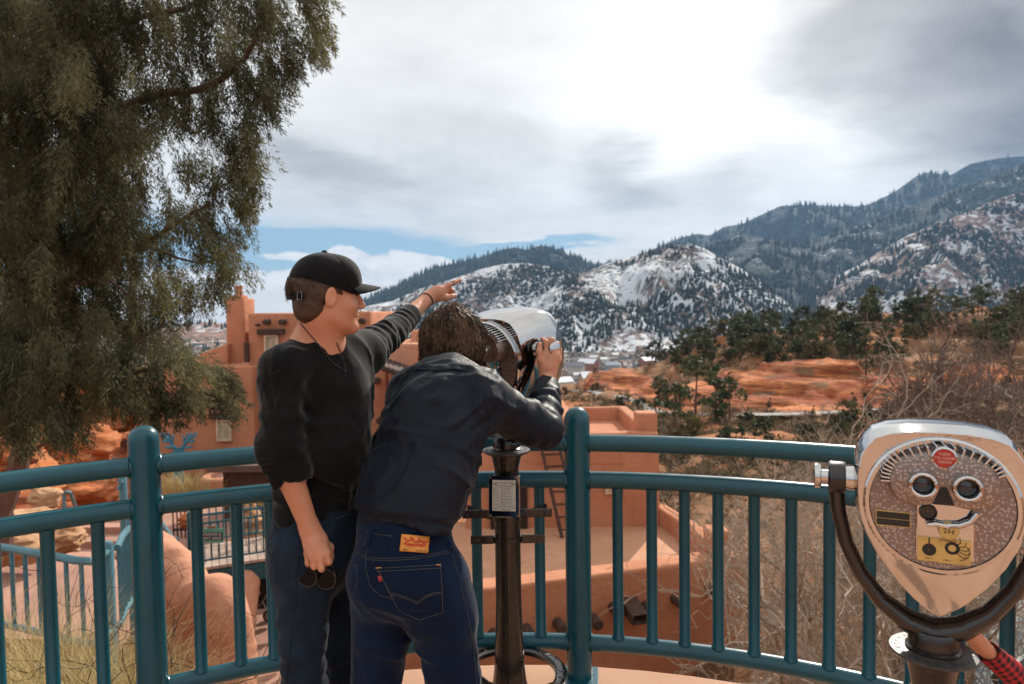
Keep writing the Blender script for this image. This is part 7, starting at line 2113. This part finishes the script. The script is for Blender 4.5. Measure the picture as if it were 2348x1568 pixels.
# ---- roads draped on the ground
ROADM = mat('pale_road', (.22, .205, .195), .85, var=.12, vscale=.2, pos=True); ASPH = mat('grey_asphalt', (.16, .165, .17), .85, var=.2, vscale=1.2, bump=.3, bscale=30, pos=True)
def ribbon(name, path, half, m, lift=.2, step=3.0):
    pts_ = [np.array([P(a, 800, Y).x, Y]) for a, Y in path]; c = []
    for a, b in zip(pts_, pts_[1:]):
        k = max(2, int(np.linalg.norm(b - a) / step)); c += [a + (b - a) * i / k for i in range(k)]
    c.append(pts_[-1]); c = np.array(c)
    for _ in range(6): c[1:-1] = .5 * c[1:-1] + .25 * (c[:-2] + c[2:])
    t = np.gradient(c, axis=0); t /= np.linalg.norm(t, axis=1)[:, None]; nr = np.stack([-t[:, 1], t[:, 0]], 1)
    rows_ = [c + nr * half * w for w in (-1, -.5, 0, .5, 1)]; zc_ = np.max([ground_z(r_[:, 0], r_[:, 1]) for r_ in rows_], axis=0) + lift
    for _ in range(4): zc_[1:-1] = .5 * zc_[1:-1] + .25 * (zc_[:-2] + zc_[2:])
    v = np.concatenate([np.concatenate([r_, zc_[:, None]], 1) for r_ in rows_]); n_ = len(c)
    f = np.array([(j * n_ + i, j * n_ + i + 1, (j + 1) * n_ + i + 1, (j + 1) * n_ + i) for j in range(4) for i in range(n_ - 1)])
    o = mesh_obj(name, v, f, m); o['kind'] = 'structure'; return o
ribbon('road', [(1300, 205), (1345, 178), (1400, 150), (1470, 122), (1530, 106), (1620, 99), (1750, 95), (1900, 93), (2050, 88), (2300, 80)], 1.3, ROADM)
# asphalt yard far below the right viewer
yz = -2.2
q4 = [flat(2225, 1600, yz), flat(2600, 1600, yz), flat(2600, 1372, yz), flat(2262, 1376, yz)]
mb = MB(); mb.add(q4 + [v - Vector((0, 0, 1.2)) for v in q4], [(0, 1, 2, 3), (4, 7, 6, 5), (0, 4, 5, 1), (1, 5, 6, 2), (2, 6, 7, 3), (3, 7, 4, 0)]); o = mb.build('pavement', ASPH); o['kind'] = 'structure'
mb = MB(); a, b = flat(2290, 1560, yz + .25), flat(2420, 1462, yz + .25); mb.tube([a, b], .07, 10); o = mb.build('edge_kerb', mat('dark_kerb_paint', (.03, .035, .04), .5), smooth=True); tag(o, 'dark round kerb bar crossing the grey pavement at the bottom right corner', 'kerb')

# ---- dry grass and twigs bottom left
STRAW = leaf_mat('straw_grass', (.34, .24, .085), (.62, .50, .25), .2, 2.0)
def grass(name, N, sampler, Lr, w, m, seed, parent=None, arch=.7):
    rg_ = np.random.default_rng(seed); b = sampler(rg_, N); L = rg_.uniform(*Lr, N); an = rg_.random(N) * 6.283; tilt = rg_.uniform(.15, 1.0, N) * arch
    hd = np.stack([np.cos(an), np.sin(an), np.zeros(N)], 1); S_ = 5; V = np.zeros((N, S_ + 1, 2, 3))
    sd_ = np.stack([-np.sin(an), np.cos(an), np.zeros(N)], 1)
    for k in range(S_ + 1):
        t = k / S_; ang_ = tilt * t * 1.5
        p = b + hd * (L * t * np.sin(ang_))[:, None] + np.array([0, 0, 1]) * (L * t * np.cos(ang_))[:, None]; ww = w * (1 - t * .85)
        V[:, k, 0] = p - sd_ * ww; V[:, k, 1] = p + sd_ * ww
    i = np.arange(N)[:, None] * (S_ + 1) * 2; k = np.arange(S_)[None] * 2
    F = np.stack([i + k, i + k + 1, i + k + 3, i + k + 2], -1).reshape(-1, 4)
    o = mesh_obj(name, V.reshape(-1, 3), F, m, parent, smooth=True, world=parent is not None); tone(o, np.repeat(rg_.random(N), (S_ + 1) * 2)); return o
def bank(rg_, N):
    dx = np.concatenate([rg_.normal(60, 110, N // 2), rg_.normal(300, 90, N - N // 2)]); Y = rg_.uniform(3.3, 4.8, N); X = (dx - 1173.5) / FPX * Y; return np.stack([X, Y, ground_z(X, Y) - .05], 1)
g = grass('grass', 3900, bank, (.45, 1.15), .0030, STRAW, 61); g['kind'] = 'stuff'
og = thing('ornamental_grass', 'tuft of tan ornamental grass in front of the turquoise elk sculpture', 'plant', tuple(P(420, 1112, 19)))
def tuft_(rg_, N): c_ = P(420, 1112, 19); return np.array([c_.x, c_.y, c_.z - .25])[None] + rg_.normal(0, 1, (N, 3)) * np.array([.42, .2, .02])
grass('blades', 420, tuft_, (.4, .75), .008, STRAW, 62, og, .5)
TWIGK = mat('dark_bare_twigs', (.045, .028, .022), .8, var=.3)
bs_ = bare_tree('bare_shrub', TWIGK, 2.0, 1.0, 36, 4, .42, r0=.012); bs_.location = (P(300, 1568, 3.6).x, 3.62, gz(P(300, 1568, 3.6).x, 3.6) - .1)
tag(bs_, 'thin dark bare shrub whose twigs cross the large left post', 'shrub')
bs3 = bare_tree('bare_shrub', TWIGL, 1.3, 1.1, 37, 4, .5, r0=.008); bs3.location = (P(150, 1568, 4.0).x, 4.0, gz(P(150, 1568, 4).x, 4.0) - .1); tag(bs3, 'pale bare shrub in the dry grass at the bottom left', 'shrub')
